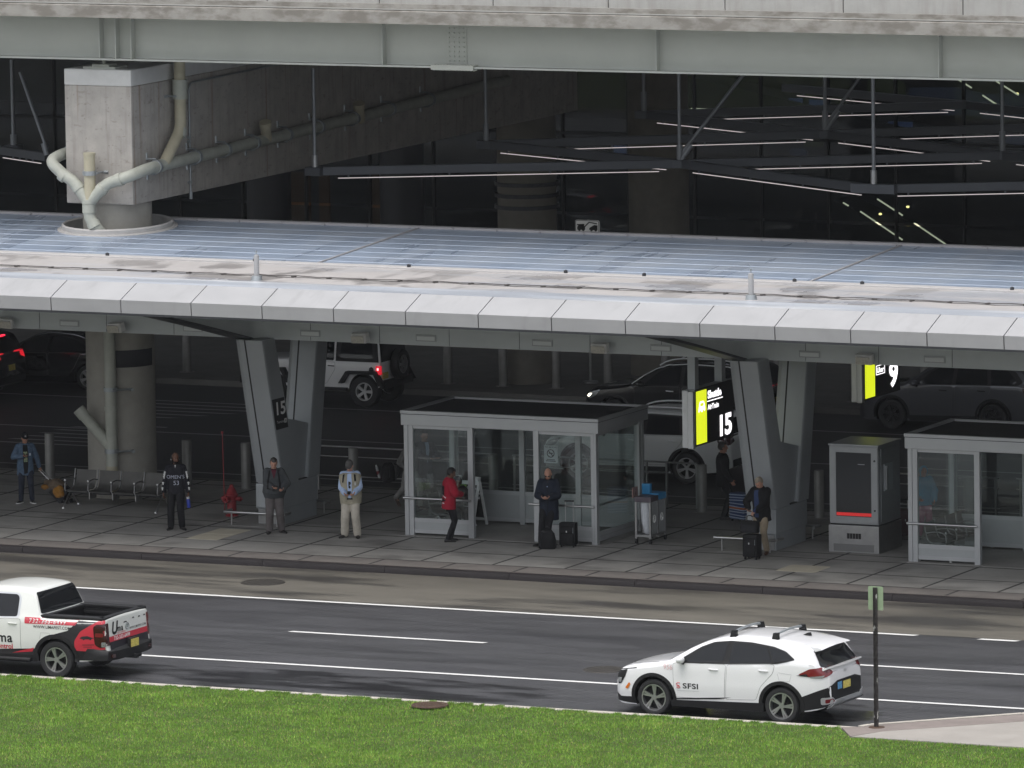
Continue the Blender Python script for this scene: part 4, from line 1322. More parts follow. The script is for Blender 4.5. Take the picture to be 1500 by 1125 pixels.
# ------------------------------------------------------------------ hydrant
m_red = mat('hydrant_red', (.22, .012, .018), .42, var=.12, vscale=8)
hy = empty('fire_hydrant', (-9.80, 5.80, .15), 0, 'red fire hydrant with a tall thin marker rod, left of the left V column', 'fire hydrant')
bm = B()
lathe(bm, [(0, 0), (.15, 0), (.15, .03), (.115, .045), (.105, .06), (.105, .36), (.125, .38), (.125, .42), (.135, .44), (.135, .47), (.15, .475), (.15, .50), (.13, .515), (.10, .60), (.06, .66), (.045, .67), (.045, .72), (.0, .735)], 24)
obj('barrel', bm, m_red, hy, 35)
for d, r, L in (((1, 0, 0), .055, .20), ((-1, 0, 0), .055, .20), ((-.25, -1, 0), .085, .20)):
    bm = B(); d = Vector(d).normalized()
    tube(bm, [d*.06+Vector((0, 0, .40)), d*L+Vector((0, 0, .40))], r*.8, 14); tube(bm, [d*(L-.03)+Vector((0, 0, .40)), d*(L+.035)+Vector((0, 0, .40))], r, 8)
    tube(bm, [d*(L+.03)+Vector((0, 0, .40)), d*(L+.075)+Vector((0, 0, .40))], r*.4, 5)
    obj('outlet', bm, m_red, hy, 35)
bm = B(); tube(bm, [(-.13, -.1, .05), (-.17, -.08, 1.9)], .011, 6); lathe(bm, [(0, .0), (.03, .0), (.03, .05), (0, .05)], 8, Matrix.Translation((-.17, -.08, 1.9))); obj('marker_rod', bm, m_red, hy)
bm = B(); tube(bm, [(-.16+.04*math.sin(k), -.19+.01*k, .36-.09*math.sin(k*PI/6)) for k in range(7)], .009, 6); obj('chain', bm, M['black'], hy)

# ------------------------------------------------------------------ recycling bins on castors
bn = empty('recycling_bins', (.94, 5.25, .15), 0, 'wheeled steel rack of two bins with brown and blue lids beside the large shelter', 'bin')
m_bluelid = mat('blue_lid', (.02, .20, .42), .4); m_brownlid = mat('brown_lid', (.085, .07, .085), .5)
m_bag = mat('plastic_bag', (.55, .57, .60), .35, var=.12, vscale=9, bump=.5, bscale=14)
bm = B()
for x in (-.17, .17):
    for y in (-.40, .0, .40): bx(bm, x-.022, x+.022, y-.022, y+.022, .12, .98)
for y in (-.40, .0, .40): bx(bm, -.17, .17, y-.018, y+.018, .16, .21)
for x in (-.17, .17): bx(bm, x-.018, x+.018, -.40, .40, .165, .205)
obj('frame', bm, M['steel_dull'], bn)
for ya, yb in ((-.378, -.022), (.022, .378)):
    bm = B(); bx(bm, .165, .178, ya, yb, .21, .93); pn = obj('side_panel', bm, mat('bin_panel', (.33, .34, .35), .5, .3, var=.1), bn)
    bm = B(); yc = (ya+yb)/2
    tube(bm, [(.181, yc+.065*math.cos(2*PI*k/20), .55+.085*math.sin(2*PI*k/20)) for k in range(20)], .010, 5, closed=True)
    for k in range(3):
        a = 2*PI*k/3+.5; tube(bm, [(.182, yc+.06*math.cos(a), .55+.08*math.sin(a)), (.182, yc+.02*math.cos(a+.9), .55+.03*math.sin(a+.9))], .010, 5)
    obj('emblem', bm, M['white_sign'], pn)
    bm = B(); loft(bm, [[Vector((rx*.145*math.cos(2*PI*k/18)+dx, yc+rx*.16*math.sin(2*PI*k/18), z)) for k in range(18)] for z, rx, dx in ((.20, .45, .04), (.24, .7, .03), (.45, .88, .01), (.7, .97, 0), (.95, 1, 0))])
    obj('bin_bag', bm, m_bag, bn, 70)
bm = B(); bx(bm, -.20, .20, -.43, .0, .94, 1.06, 0, .01); obj('brown_lid', bm, m_brownlid, bn)
bm = B(); bx(bm, -.20, .20, .0, .43, .94, 1.09, 0, .02); bx(bm, -.20, .0, -.02, .1, 1.06, 1.30, 0, .02); obj('blue_lid', bm, m_bluelid, bn)
m_flyer = mat('flyer', (.22, .14, .13), .6, var=.5, vscale=20)
bm = B(); bx(bm, -.24, -.215, -.46, -.2, 1.03, 1.26); obj('notice', bm, m_flyer, bn)
for x in (-.17, .17):
    for y in (-.40, .40):
        bm = B(); lathe(bm, [(0, -.02), (.05, -.02), (.055, 0), (.05, .02), (0, .02)], 14, Matrix.Translation((x, y, .055)) @ Matrix.Rotation(PI/2, 4, 'Y')); bx(bm, x-.03, x+.03, y-.02, y+.02, .07, .12); obj('castor', bm, M['black'], bn, 40)

# ------------------------------------------------------------------ A-board, tow sign, roadside sign post
ab = empty('a_frame_sign', (-4.02, 6.25, .15), R(-12), 'white-framed A-board with a black notice standing inside the large shelter', 'sign board')
m_wp = mat('white_plastic', (.68, .69, .69), .45); m_wpb = mat('black_notice', (.02, .02, .021), .5); m_green = mat('green_notice', (.22, .42, .06), .5)
for sgn in (-1, 1):
    bm = B()
    Mx = Matrix.Translation((0, 0, 1.06)) @ Matrix.Rotation(R(-14*sgn), 4, 'X') @ Matrix.Translation((0, 0, -1.08))
    for q in ((-.34, -.28, 0, 1.12), (.28, .34, 0, 1.12), (-.28, .28, .95, 1.03), (-.28, .28, .1, .16), (-.34, -.2, 1.03, 1.14), (.2, .34, 1.03, 1.14)):
        bx(bm, q[0], q[1], -.02, .02, q[2], q[3], 0, .006)
    for v in bm.verts: v.co = Mx @ v.co
    leg = obj('leaf', bm, m_wp, ab)
    bm = B(); bx(bm, -.28, .28, -.008, .008, .16, .95)
    for v in bm.verts: v.co = Mx @ v.co
    nt_ = obj('notice', bm, m_wpb, leg)
    if sgn == 1:
        bm = B(); bx(bm, -.28, -.02, -.012, -.0085, .62, .94)
        for v in bm.verts: v.co = Mx @ v.co
        obj('green_panel', bm, m_green, nt_)
    rt = Mx.to_3x3() @ Vector((1, 0, 0)); up = Mx.to_3x3() @ Vector((0, 0, 1))
    for i, (t, h) in enumerate((('Shuttle to', .07), ('Shuttle Will', .07), ('Service P4', .07))):
        if sgn == 1: text_on('wording', t, h, Mx @ Vector((.0, -.0135, .84-i*.105)), rt, up, M['white_sign'], nt_, bold=.012)
bm = B()
for i in range(4): bx(bm, -.22, .05+.06*(i % 3), -.0135, -.009, .52-i*.075, .535-i*.075)
Mx = Matrix.Translation((0, 0, 1.06)) @ Matrix.Rotation(R(-14), 4, 'X') @ Matrix.Translation((0, 0, -1.08))
for v in bm.verts: v.co = Mx @ v.co
obj('small_print', bm, M['alu'], ab.children[0])
ts = empty('tow_away_sign', (-12.2, 30.6, .15), 0, 'white tow-away sign with a tow truck symbol just above the canopy roof', 'sign')
bm = B(); tube(bm, [(0, 0, 0), (0, 0, 4.2)], .045, 8); lathe(bm, [(.2, 0), (.2, .05), (.05, .06)], 16); obj('post', bm, M['steel_dull'], ts)
m_refl = mat('reflective_sign_glow', (.62, .62, .61), .4, emit=(.5, .5, .5), estr=.10)  # emission put in for light the reflective plate throws back
bm = B(); prism(bm, rnd([(-.34, 3.55), (.34, 3.55), (.34, 4.2), (-.34, 4.2)], .06), 'y', -.07, -.05); pl = obj('plate', bm, m_refl, ts)
bm = B()
fr = rnd([(-.325, 3.86), (.325, 3.86), (.325, 4.185), (-.325, 4.185)], .05)
tube(bm, [(x, -.074, z) for x, z in fr], .008, 5, closed=True)
for pg in ([(-.28, 3.95), (-.06, 3.95), (-.06, 4.02), (-.12, 4.09), (-.22, 4.09), (-.28, 4.02)], [(.06, 3.95), (.29, 3.95), (.29, 4.07), (.2, 4.08), (.06, 4.0)], [(-.08, 4.0), (.06, 4.13), (.28, 4.10), (.28, 4.125), (.05, 4.16), (-.09, 4.03)], [(-.3, 4.06), (-.28, 4.09), (-.08, 4.1), (-.08, 4.06)]):
    prism(bm, pg, 'y', -.078, -.071)
for x in (-.22, -.11, .12, .24): lathe(bm, [(0, .012), (.035, .012), (.035, 0)], 14, Matrix.Translation((x, -.07, 3.95)) @ Matrix.Rotation(PI/2, 4, 'X'))
obj('tow_symbol', bm, M['ink'], pl)
text_on('wording', 'TOW-AWAY', .085, (-.28, -.074, 3.73), (1, 0, 0), (0, 0, 1), mat('sign_red', (.55, .03, .03), .5), pl, bold=.015)
text_on('wording', 'ZONE', .085, (-.14, -.074, 3.60), (1, 0, 0), (0, 0, 1), M['ink'], pl, bold=.015)
sp = empty('sign_post', (15.27, -15.95, .14), 0, 'dark scuffed roadside post with the green back of a sign, at the lower right', 'sign post')
m_post = mat('post_steel', (.045, .040, .040), .55, .4, var=.3, vscale=4); overlay(m_post, (.5, .5, .48), 7, (1, 1, .8), .60, .64, .9, 3)
bm = B()
for a, b, c, d in ((-.035, .035, -.006, .006), (-.041, -.029, -.03, .006), (.029, .041, -.03, .006)): bx(bm, a, b, c, d, 0, 2.72)
for k in range(26): bx(bm, -.01, .01, -.009, -.004, .1+k*.1, .13+k*.1, 1)
obj('post', bm, [m_post, M['black']], sp)
m_gback = mat('sign_back', (.26, .34, .22), .5, .1, var=.12, vscale=4)
bm = B(); prism(bm, rnd([(-.155, 2.28), (.155, 2.28), (.155, 2.74), (-.155, 2.74)], .03), 'y', .012, .02); obj('sign_plate', bm, m_gback, sp)
bm = B(); lathe(bm, [(.16, .0), (.15, .012), (0, .014)], 14); obj('base', bm, m_rust, sp)
# ------------------------------------------------------------------ vehicles
def pchip(pts):
    xs = np.array([p[0] for p in pts], float); ys = np.array([p[1] for p in pts], float)
    h = np.diff(xs); d = np.diff(ys)/h
    m = np.zeros(len(xs))
    for i in range(1, len(xs)-1):
        if d[i-1]*d[i] > 0:
            w1, w2 = 2*h[i]+h[i-1], h[i]+2*h[i-1]
            m[i] = (w1+w2)/(w1/d[i-1]+w2/d[i])
    m[0], m[-1] = d[0], d[-1]
    def f(x):
        i = min(max(int(np.searchsorted(xs, x)-1), 0), len(h)-1)
        t = min(max((x-xs[i])/h[i], 0), 1)
        return ((2*t**3-3*t**2+1)*ys[i]+(t**3-2*t**2+t)*h[i]*m[i]+(-2*t**3+3*t**2)*ys[i+1]+(t**3-t**2)*h[i]*m[i+1])
    return f

class Car:
    """a car body lofted along its length; local x runs from nose to tail, near side is -y"""
    def __init__(s, root, prof, half, sill, belt, wheels, arch, tum=.30, crown=.03, corner=.09, tuck=.06):
        s.root = root
        s.zt, s.hw, s.zb, s.zbelt = pchip(prof), pchip(half), pchip(sill), pchip(belt)
        s.L = prof[-1][0]
        xs = sorted(set([p[0] for p in prof]) | set(np.round(np.arange(0, s.L, .06), 3)) | set(np.round(np.linspace(0, .2, 9), 3)) | set(np.round(np.linspace(s.L-.28, s.L, 14), 3)))
        xs = [x for i, x in enumerate(xs) if i == 0 or x-xs[i-1] > .004]
        bm = B()
        rings = []
        for x in xs:
            zt, zb, hw = s.zt(x), s.zb(x), s.hw(x)
            zt = max(zt, zb+.06)
            r = min(corner, (zt-zb)*.4)
            zs = zt-r
            zk = min(s.zbelt(x), zs)
            side = []
            for t in (0, .1, .22, .36, .5, .64, .78, .9, 1):
                z = zb+(zk-zb)*t
                tk = tuck*(1-t)**2.2 - .012*math.sin(PI*min(1, max(0, (t-.25)/.4)))*.6
                side.append((hw-tk-.018*t**6, z))
            y0 = side[-1][0]
            if zs-zk > .03:
                for t in (.12, .35, .6, .85, 1):
                    dz = (zs-zk)*t
                    side.append((y0-.012-tum*dz-.10*dz*dz, zk+dz))
            else:
                for t in (.2, .4, .6, .8, 1): side.append((y0-.004*t, zk+(zs-zk)*t))
            ys = side[-1][0]
            rr = min(r*1.5, ys*.5)
            for a in (25, 50, 75):
                side.append((ys-rr*(1-math.cos(R(a))), zs+r*math.sin(R(a))*.97))
            yc = side[-1][0]
            for k in (.75, .5, .25): side.append((yc*k, zt+crown*(1-k*k)*min(1, yc)))
            half_ = [(0, zb), (side[0][0]*.85, zb)]+side
            ring = [(y, z) for y, z in half_]+[(0, zt+crown*min(1, yc))]+[(-y, z) for y, z in half_[:0:-1]]
            rings.append([Vector((x, y, z)) for y, z in ring])
        loft(bm, rings)
        bmesh.ops.recalc_face_normals(bm, faces=bm.faces)
        s.bvh = BVHTree.FromBMesh(bm)
        s.bm = bm
        s.wheels, s.arch = wheels, arch
    def cutbox(s, m):
        s.cutters = getattr(s, 'cutters', [])+[m]
    def finish(s, paint, inner, smooth=38, name='body'):
        """open the wheel arches and make the body part"""
        me = bpy.data.meshes.new('b'); s.bm.to_mesh(me)
        o = bpy.data.objects.new('b', me); COL.objects.link(o)
        tmp = []
        cut = B()
        for x, z in s.wheels:
            for sg in (-1, 1):
                y = sg*s.hw(x)
                tube(cut, [(x, y+sg*.15, z), (x, y-sg*.36, z)], s.arch, 36)
        for q in getattr(s, 'cutters', []): bx(cut, *q)
        bmesh.ops.recalc_face_normals(cut, faces=cut.faces)
        cm = bpy.data.meshes.new('c'); cut.to_mesh(cm); cut.free()
        co = bpy.data.objects.new('c', cm); COL.objects.link(co)
        md = o.modifiers.new('x', 'BOOLEAN'); md.object = co; md.operation = 'DIFFERENCE'; md.solver = 'EXACT'
        dg = bpy.context.evaluated_depsgraph_get()
        out = bpy.data.meshes.new_from_object(o.evaluated_get(dg))
        out.materials.clear(); out.materials.append(paint); out.materials.append(inner)
        for p in out.polygons:
            c = p.center
            p.material_index = 0
            hit = s.bvh.find_nearest(c)
            if hit[0] is not None and hit[3] > .004: p.material_index = 1
            if c.z < s.zb(c.x)+.01: p.material_index = 1
        bpy.data.objects.remove(o); bpy.data.objects.remove(co)
        out.name = name
        return obj(name, out, None, s.root, smooth)
    def proj(s, a, b, axis, off):
        o, d = {'L': ((a, -4, b), (0, 1, 0)), 'R': ((a, 4, b), (0, -1, 0)), 'B': ((s.L+3, a, b), (-1, 0, 0)), 'F': ((-3, a, b), (1, 0, 0)), 'T': ((a, b, 5), (0, 0, -1))}[axis]
        h = s.bvh.ray_cast(Vector(o), Vector(d))
        if h[0] is None:
            h = s.bvh.find_nearest(Vector({'L': (a, -s.hw(min(max(a, 0), s.L)), b), 'R': (a, s.hw(min(max(a, 0), s.L)), b), 'B': (s.L, a, b), 'F': (0, a, b), 'T': (a, b, 1)}[axis]))
        n = h[1]
        if n.dot(Vector(d)) > 0: n = -n
        return h[0]+n*off
    def patch(s, poly, axis, name, m, off=.004, step=.07, parent=None, smooth=50, label=None, thick=0.):
        bm = B()
        f = bm.faces.new([bm.verts.new((a, b, 0)) for a, b in poly])
        bmesh.ops.triangulate(bm, faces=[f])
        for ax in (0, 1):
            lo = min(p[ax] for p in poly); hi = max(p[ax] for p in poly)
            k = lo+step
            while k < hi:
                n = Vector((1, 0, 0)) if ax == 0 else Vector((0, 1, 0))
                bmesh.ops.bisect_plane(bm, geom=bm.verts[:]+bm.edges[:]+bm.faces[:], plane_co=n*k, plane_no=n)
                k += step
        for v in bm.verts: v.co = s.proj(v.co.x, v.co.y, axis, off)
        bmesh.ops.remove_doubles(bm, verts=bm.verts, dist=.0005)
        if thick: bmesh.ops.solidify(bm, geom=bm.faces[:], thickness=-thick)
        return obj(name, bm, m, parent or s.root, smooth, label)
    def both(s, poly, name, m, **k):
        a = s.patch(poly, 'L', name, m, **k); s.patch(poly, 'R', name, m, **k)
        return a
    def line(s, pts, axis, name, m, r=.006, off=.0, parent=None):
        bm = B()
        P = []
        for (a0, b0), (a1, b1) in zip(pts[:-1], pts[1:]):
            n = max(2, int(math.hypot(a1-a0, b1-b0)/.06))
            for k in range(n): P.append(s.proj(a0+(a1-a0)*k/n, b0+(b1-b0)*k/n, axis, off))
        P.append(s.proj(*pts[-1], axis, off))
        tube(bm, P, r, 5)
        return obj(name, bm, m, parent or s.root, 60)
    def lines(s, pts, name, m, **k):
        a = s.line(pts, 'L', name, m, **k); s.line(pts, 'R', name, m, **k); return a
    def text(s, t, h, a, b, axis, m, parent=None, off=.005, name='lettering', rot=0., **k):
        bm = text_bm(t, h, **k)
        c_, s_ = math.cos(rot), math.sin(rot)
        for v in bm.verts:
            x, y = v.co.x*c_-v.co.y*s_, v.co.x*s_+v.co.y*c_
            v.co = s.proj(a+x, b+y, axis, off)
        return obj(name, bm, m, parent or s.root)
    def archtrim(s, m, w=.06, off=.012, a0=-12, a1=192, zmin=.2):
        for x, z in s.wheels:
            o_, i_ = [], []
            for k in range(29):
                a = R(a0+(a1-a0)*k/28)
                o_.append((x+math.cos(a)*(s.arch+w), max(zmin, z+math.sin(a)*(s.arch+w))))
                i_.append((x+math.cos(a)*(s.arch-.005), max(zmin, z+math.sin(a)*(s.arch-.005))))
            for ax in 'LR':
                bm = B()
                for k in range(28):
                    bm.faces.new([bm.verts.new(s.proj(p[0], p[1], ax, off)) for p in (o_[k], o_[k+1], i_[k+1], i_[k])])
                bmesh.ops.remove_doubles(bm, verts=bm.verts, dist=.001)
                bmesh.ops.solidify(bm, geom=bm.faces[:], thickness=.02)
                obj('wheel_arch_trim', bm, m, s.root, 50)

m_tyre = mat('tyre', (.016, .016, .017), .7, var=.15, vscale=14)
m_rim = mat('alloy_rim', (.50, .50, .51), .3, .9)
m_rimdk = mat('dark_rim', (.03, .03, .032), .35, .7)
m_glass = mat('car_glass', (.010, .011, .013), .05, spec=.4)
m_gap = mat('panel_gap', (.12, .12, .12), .7)
m_trim = mat('black_trim', (.014, .014, .015), .55, spec=.3)
m_under = mat('underbody', (.006, .006, .006), .9)
m_plate = mat('yellow_plate', (.60, .50, .12), .45, var=.35, vscale=28)
m_taildark = mat('tail_lamp_dark', (.035, .005, .007), .15, coat=1)
m_tail = mat('tail_lamp', (.16, .010, .014), .15, coat=1)
m_clear = mat('clear_lamp', (.30, .31, .32), .1, .3, coat=1)
def wheel(root, x, y, z, r, rr, spokes, m1=None, m2=None, w=.22, split=True, twist=0., rot=.2):
    sg = -1 if y < 0 else 1
    wl = empty('wheel', (x, y, z)); wl.parent = root
    wl.rotation_euler = (0, rot*1.3+x, 0)
    Mx = Matrix.Rotation(-PI/2*sg, 4, 'X')          # local z of the lathe points outward
    bm = B()
    lathe(bm, [(rr-.02, -w), (r-.03, -w), (r-.004, -w+.03), (r, -w*.6), (r, -.05), (r-.006, -.025), (r-.03, 0), (rr+.03, .004), (rr, -.005), (rr-.012, -.02)], 44, Mx)
    obj('tyre', bm, m_tyre, wl, 40)
    bm = B()
    lathe(bm, [(rr, -.004), (rr-.022, -.004), (rr-.03, -.05), (rr-.03, -.15)], 44, Mx)
    lathe(bm, [(0, -.012), (.055, -.014), (.06, -.035), (.0, -.035)], 20, Mx)
    for k in range(spokes):
        a = 2*PI*k/spokes
        for q in ((-.5, .5) if split else (0,)):
            for zo in (0,):
                da = q*(.30 if split else 0)
                p0 = Vector((math.cos(a+da*.9)*.05, math.sin(a+da*.9)*.05, -.016))
                a2 = a+da*.8+twist
                p1 = Vector((math.cos(a2)*(rr-.012), math.sin(a2)*(rr-.012), -.012))
                d = (p1-p0).normalized(); u = Vector((-d.y, d.x, 0)); n_ = Vector((0, 0, 1))
                w0, w1 = (.013, .021) if split else (.030, .042)
                ring0 = [p0+u*w0, p0-u*w0, p0-u*w0-n_*.04, p0+u*w0-n_*.04]
                ring1 = [p1+u*w1, p1-u*w1, p1-u*w1-n_*.03, p1+u*w1-n_*.03]
                loft(bm, [[Mx @ v for v in ring0], [Mx @ v for v in ring1]])
    bmesh.ops.recalc_face_normals(bm, faces=bm.faces)
    obj('rim', bm, m1 or m_rim, wl, 40)
    bm = B()
    lathe(bm, [(0, -.09), (rr-.028, -.09)], 30, Mx)
    lathe(bm, [(.0, -.06), (.13, -.06), (.13, -.085)], 24, Mx)
    obj('brake', bm, m2 or m_under, wl)
    return wl
def wheels(c, r, rr, spokes, **k):
    for x, z in c.wheels:
        for sg in (-1, 1): wheel(c.root, x, sg*(c.hw(x)-.025), z, r, rr, spokes, **k)

def mirror(c, x, z, paint, yo=.10, sc_=1.):
    for sg in (-1, 1):
        y = sg*(c.hw(x)-.03)
        bm = B(); ellipsoid(bm, (x, y+sg*yo, z), (.085*sc_, .115*sc_, .08*sc_)); bmesh.ops.recalc_face_normals(bm, faces=bm.faces)
        m_ = obj('mirror', bm, paint, c.root, 60)
        bm = B(); tube(bm, [(x+.02, y-sg*.03, z-.09), (x+.02, y+sg*yo*.8, z-.05)], .035, 8); obj('mirror_arm', bm, m_trim, m_, 60)
def handle(c, x, z, m, parent=None, w=.2):
    for ax in 'LR':
        p = [c.proj(x+k*w/4, z-.002*k, ax, .022 if 0 < k < 4 else .004) for k in range(5)]
        bm = B(); tube(bm, p, .014, 6); obj('handle', bm, m, parent if ax == 'L' and parent else c.root, 60)
def door(c, poly, paint, hx=None, hz=None, hm=None, r=.05):
    pl = rnd(poly, r)
    for ax in 'LR':
        d = c.patch(pl, ax, 'door', paint, .0025, .06)
        c.line(pl+[pl[0]], ax, 'door_gap', m_gap, .0042, .0, d)
        if hx is not None:
            p = [c.proj(hx+k*.05, hz-.002*k, ax, .024 if 0 < k < 4 else .004) for k in range(5)]
            bm = B(); tube(bm, p, .014, 6); obj('handle', bm, hm or paint, d, 60)

# ---------- white crossover SUV by the lawn
kia = empty('suv', (9.44, -14.50, 0), R(-2.0), 'white SUV with roof bars and SFSI lettering on its door, stopped beside the lawn', 'car')
m_white = mat('white_paint', (.74, .74, .75), .28, coat=1., spec=.5, var=.01, vscale=2)
k = Car(kia, [(0, .50), (.03, .72), (.10, .83), (.22, .915), (.5, .985), (.9, 1.05), (1.22, 1.11), (1.45, 1.235), (1.75, 1.40), (2.05, 1.525), (2.4, 1.61), (2.8, 1.645), (3.2, 1.64), (3.6, 1.61), (3.95, 1.565), (4.22, 1.50), (4.30, 1.42), (4.47, 1.20), (4.56, 1.11), (4.63, 1.02), (4.655, .80), (4.66, .52)],
        [(0, .62), (.05, .72), (.18, .83), (.4, .90), (.8, .93), (1.5, .925), (2.4, .925), (3.4, .93), (3.9, .935), (4.2, .925), (4.4, .885), (4.55, .81), (4.66, .70)],
        [(0, .24), (.25, .20), (1.4, .22), (3.3, .22), (4.2, .28), (4.55, .36), (4.66, .42)],
        [(0, .8), (.9, 1.0), (1.4, 1.085), (2.4, 1.11), (3.3, 1.15), (3.9, 1.25), (4.3, 1.22), (4.66, 1.0)], [(.93, .365), (3.69, .365)], .425, tum=.33)
body = k.finish(m_white, m_under)
k.archtrim(m_trim, .065)
k.both([(1.30, .22), (3.30, .22), (3.30, .40), (1.30, .345)], 'rocker_cladding', m_trim, off=.012)
k.both([(1.42, .385), (2.62, .47), (2.3, .415), (1.42, .36)], 'door_moulding', m_trim, off=.014)
k.both([(4.08, .28), (4.62, .38), (4.655, .52), (4.62, .76), (4.45, .70), (4.10, .56)], 'rear_cladding', m_trim, off=.006)
k.patch([(-.74, .36), (.74, .36), (.80, .50), (.72, .78), (.4, .86), (-.4, .86), (-.72, .78), (-.80, .50)], 'B', 'rear_bumper', m_trim, .008)
m_skid = mat('skid_silver', (.42, .43, .44), .4, .5)
sk = k.patch(rnd([(-.72, .36), (.72, .36), (.62, .44), (.50, .50), (-.50, .50), (-.62, .44)], .03), 'B', 'skid_plate', m_skid, .02, thick=.015)
for sg in (-1, 1):
    k.patch(rnd([(sg*.50, .47), (sg*.80, .42), (sg*.82, .56), (sg*.66, .57)], .03), 'B', 'exhaust_surround', m_skid, .022, thick=.012)
    k.patch(rnd([(sg*.56, .475), (sg*.76, .45), (sg*.77, .53), (sg*.66, .54)], .02), 'B', 'bumper_reflector', m_tail, .026)
fw = rnd([(1.60, 1.10), (1.72, 1.22), (1.95, 1.38), (2.2, 1.485), (2.50, 1.515), (2.43, 1.135)], .05)
rw = rnd([(2.56, 1.14), (2.62, 1.52), (3.0, 1.52), (3.33, 1.48), (3.50, 1.20)], .05)
qw = rnd([(3.54, 1.21), (3.39, 1.475), (3.62, 1.455), (3.82, 1.39), (3.95, 1.28)], .04)
dlo = rnd([(1.42, 1.085), (1.62, 1.22), (1.93, 1.41), (2.2, 1.515), (2.55, 1.555), (3.0, 1.55), (3.5, 1.50), (3.78, 1.43), (4.0, 1.28), (3.6, 1.185), (2.5, 1.115)], .05)
g_ = k.both(dlo, 'window_surround', m_trim, off=.008, step=.05)
for nm, w_ in (('front', fw), ('rear', rw), ('quarter', qw)): k.both(w_, 'side_window', m_glass, off=.013, step=.05)
door(k, [(1.38, .40), (1.36, 1.06), (1.42, 1.085), (2.50, 1.11), (2.46, .42)], m_white, 2.14, 1.0, m_white)
door(k, [(2.49, .42), (2.53, 1.11), (3.56, 1.17), (3.52, 1.0), (3.25, .72), (3.14, .45)], m_white, 3.22, 1.04, m_white)
k.patch(rnd([(1.30, -.62), (1.92, -.60), (1.98, 0), (1.92, .60), (1.30, .62), (1.20, 0)], .06), 'T', 'windscreen', m_glass, .006)
k.line([(1.0, -.78), (.4, -.62), (.22, -.3), (.20, 0), (.22, .3), (.4, .62), (1.0, .78)], 'T', 'bonnet_gap', M['seam'], .006)
k.patch(rnd([(-.66, 1.46), (.66, 1.46), (.80, 1.16), (.6, 1.12), (-.6, 1.12), (-.80, 1.16)], .05), 'B', 'rear_window', m_glass, .007)
# roof spoiler, tail lamps, plate and stickers
bm = B()
loft(bm, [[Vector((4.05, y, k.zt(4.05)+.0)) , Vector((4.42, y*.98, 1.485)), Vector((4.45, y*.98, 1.462)), Vector((4.30, y*.98, 1.42)), Vector((4.05, y, 1.46))] for y in (-.66, -.4, 0, .4, .66)])
for v in bm.verts: v.co.z += .028*(1-(v.co.y/.7)**2)
obj('spoiler', bm, m_white, kia, 40)
bm = B(); loft(bm, [[Vector((4.50, y, 1.135-.015*abs(y))), Vector((4.655-.05*abs(y), y, 1.15)), Vector((4.66-.05*abs(y), y, 1.12)), Vector((4.52, y, 1.08))] for y in (-.80, -.5, 0, .5, .80)])
obj('tailgate_lip', bm, m_white, kia, 40)
k.line([(-.80, 1.115), (-.4, 1.105), (.4, 1.105), (.80, 1.115)], 'B', 'tailgate_gap', M['seam'], .008, .012)
for ax, sg in (('L', -1), ('R', 1)):
    t = k.patch(rnd([(4.07, 1.01), (4.30, 1.125), (4.61, 1.165), (4.63, 1.05), (4.54, .945), (4.28, .97)], .02), ax, 'tail_lamp', m_tail, .010, .05)
    k.patch(rnd([(4.30, .975), (4.57, 1.0), (4.53, .945), (4.32, .955)], .01), ax, 'reverse_lens', m_clear, .014, .05, t)
    k.patch(rnd([(4.02, .985), (4.28, .975), (4.24, 1.03)], .01), ax, 'lamp_tip', m_trim, .012, .05, t)
    k.patch(rnd([(sg*.82, .95), (sg*.55, 1.03), (sg*.56, 1.08), (sg*.80, 1.10)], .02), 'B', 'tail_lamp', m_tail, .012)
pl = k.patch([(-.17, .66), (.17, .66), (.17, .81), (-.17, .81)], 'B', 'number_plate', m_plate, .018, .2)
k.patch([(-.42, .68), (-.22, .68), (-.22, .82), (-.42, .82)], 'B', 'blue_sticker', mat('blue_sticker', (.10, .28, .50), .5, var=.5, vscale=30), .018, .2)
k.text('KIA', .055, -.07, .985, 'B', M['alu'], None, .016, 'badge', bold=.01)
for ax in 'LR':
    h_ = k.patch(rnd([(.06, .76), (.16, .845), (.36, .885), (.30, .74), (.20, .60), (.12, .58)], .02), ax, 'headlight', m_trim, .008, .04)
    k.patch(rnd([(.10, .70), (.22, .72), (.20, .62), (.13, .61)], .02), ax, 'lens', m_clear, .011, .04, h_)
    k.patch(rnd([(.30, .52), (.40, .64), (.43, .60), (.36, .50)], .02), ax, 'side_marker', mat('amber', (.6, .16, .02), .3), .010, .04)
    k.line([(.16, .86), (.38, .905), (.56, .93)], ax, 'lamp_brow', m_trim, .010)
k.patch(rnd([(-.6, .34), (.6, .34), (.62, .72), (-.62, .72)], .08), 'F', 'grille', m_trim, .006)
k.both([(.06, .24), (.55, .22), (.5, .36), (.18, .34), (.05, .40)], 'front_lip', m_trim, off=.008)
mirror(k, 1.56, 1.16, m_white)
wheels(k, .365, .262, 5, split=True, twist=.22, m1=m_rim)
for x in (2.55, 3.45):
    z = k.zt(x)+.02
    rb = empty('roof_bar', (x, 0, z)); rb.parent = kia
    bm = B(); tube(bm, [(0, y, .065+.03*(1-(y/.6)**2)) for y in np.linspace(-.58, .58, 9)], .024, 8); obj('crossbar', bm, M['galv'], rb, 60)
    for sg in (-1, 1):
        bm = B(); loft(bm, [[Vector((dx*w_, sg*y, z_)) for dx, y in ((-1, y0), (1, y0), (1, y1), (-1, y1))] for z_, w_, y0, y1 in ((-.06, .075, .58, .66), (.04, .055, .56, .65), (.095, .045, .53, .64))]); obj('foot', bm, m_trim, rb)
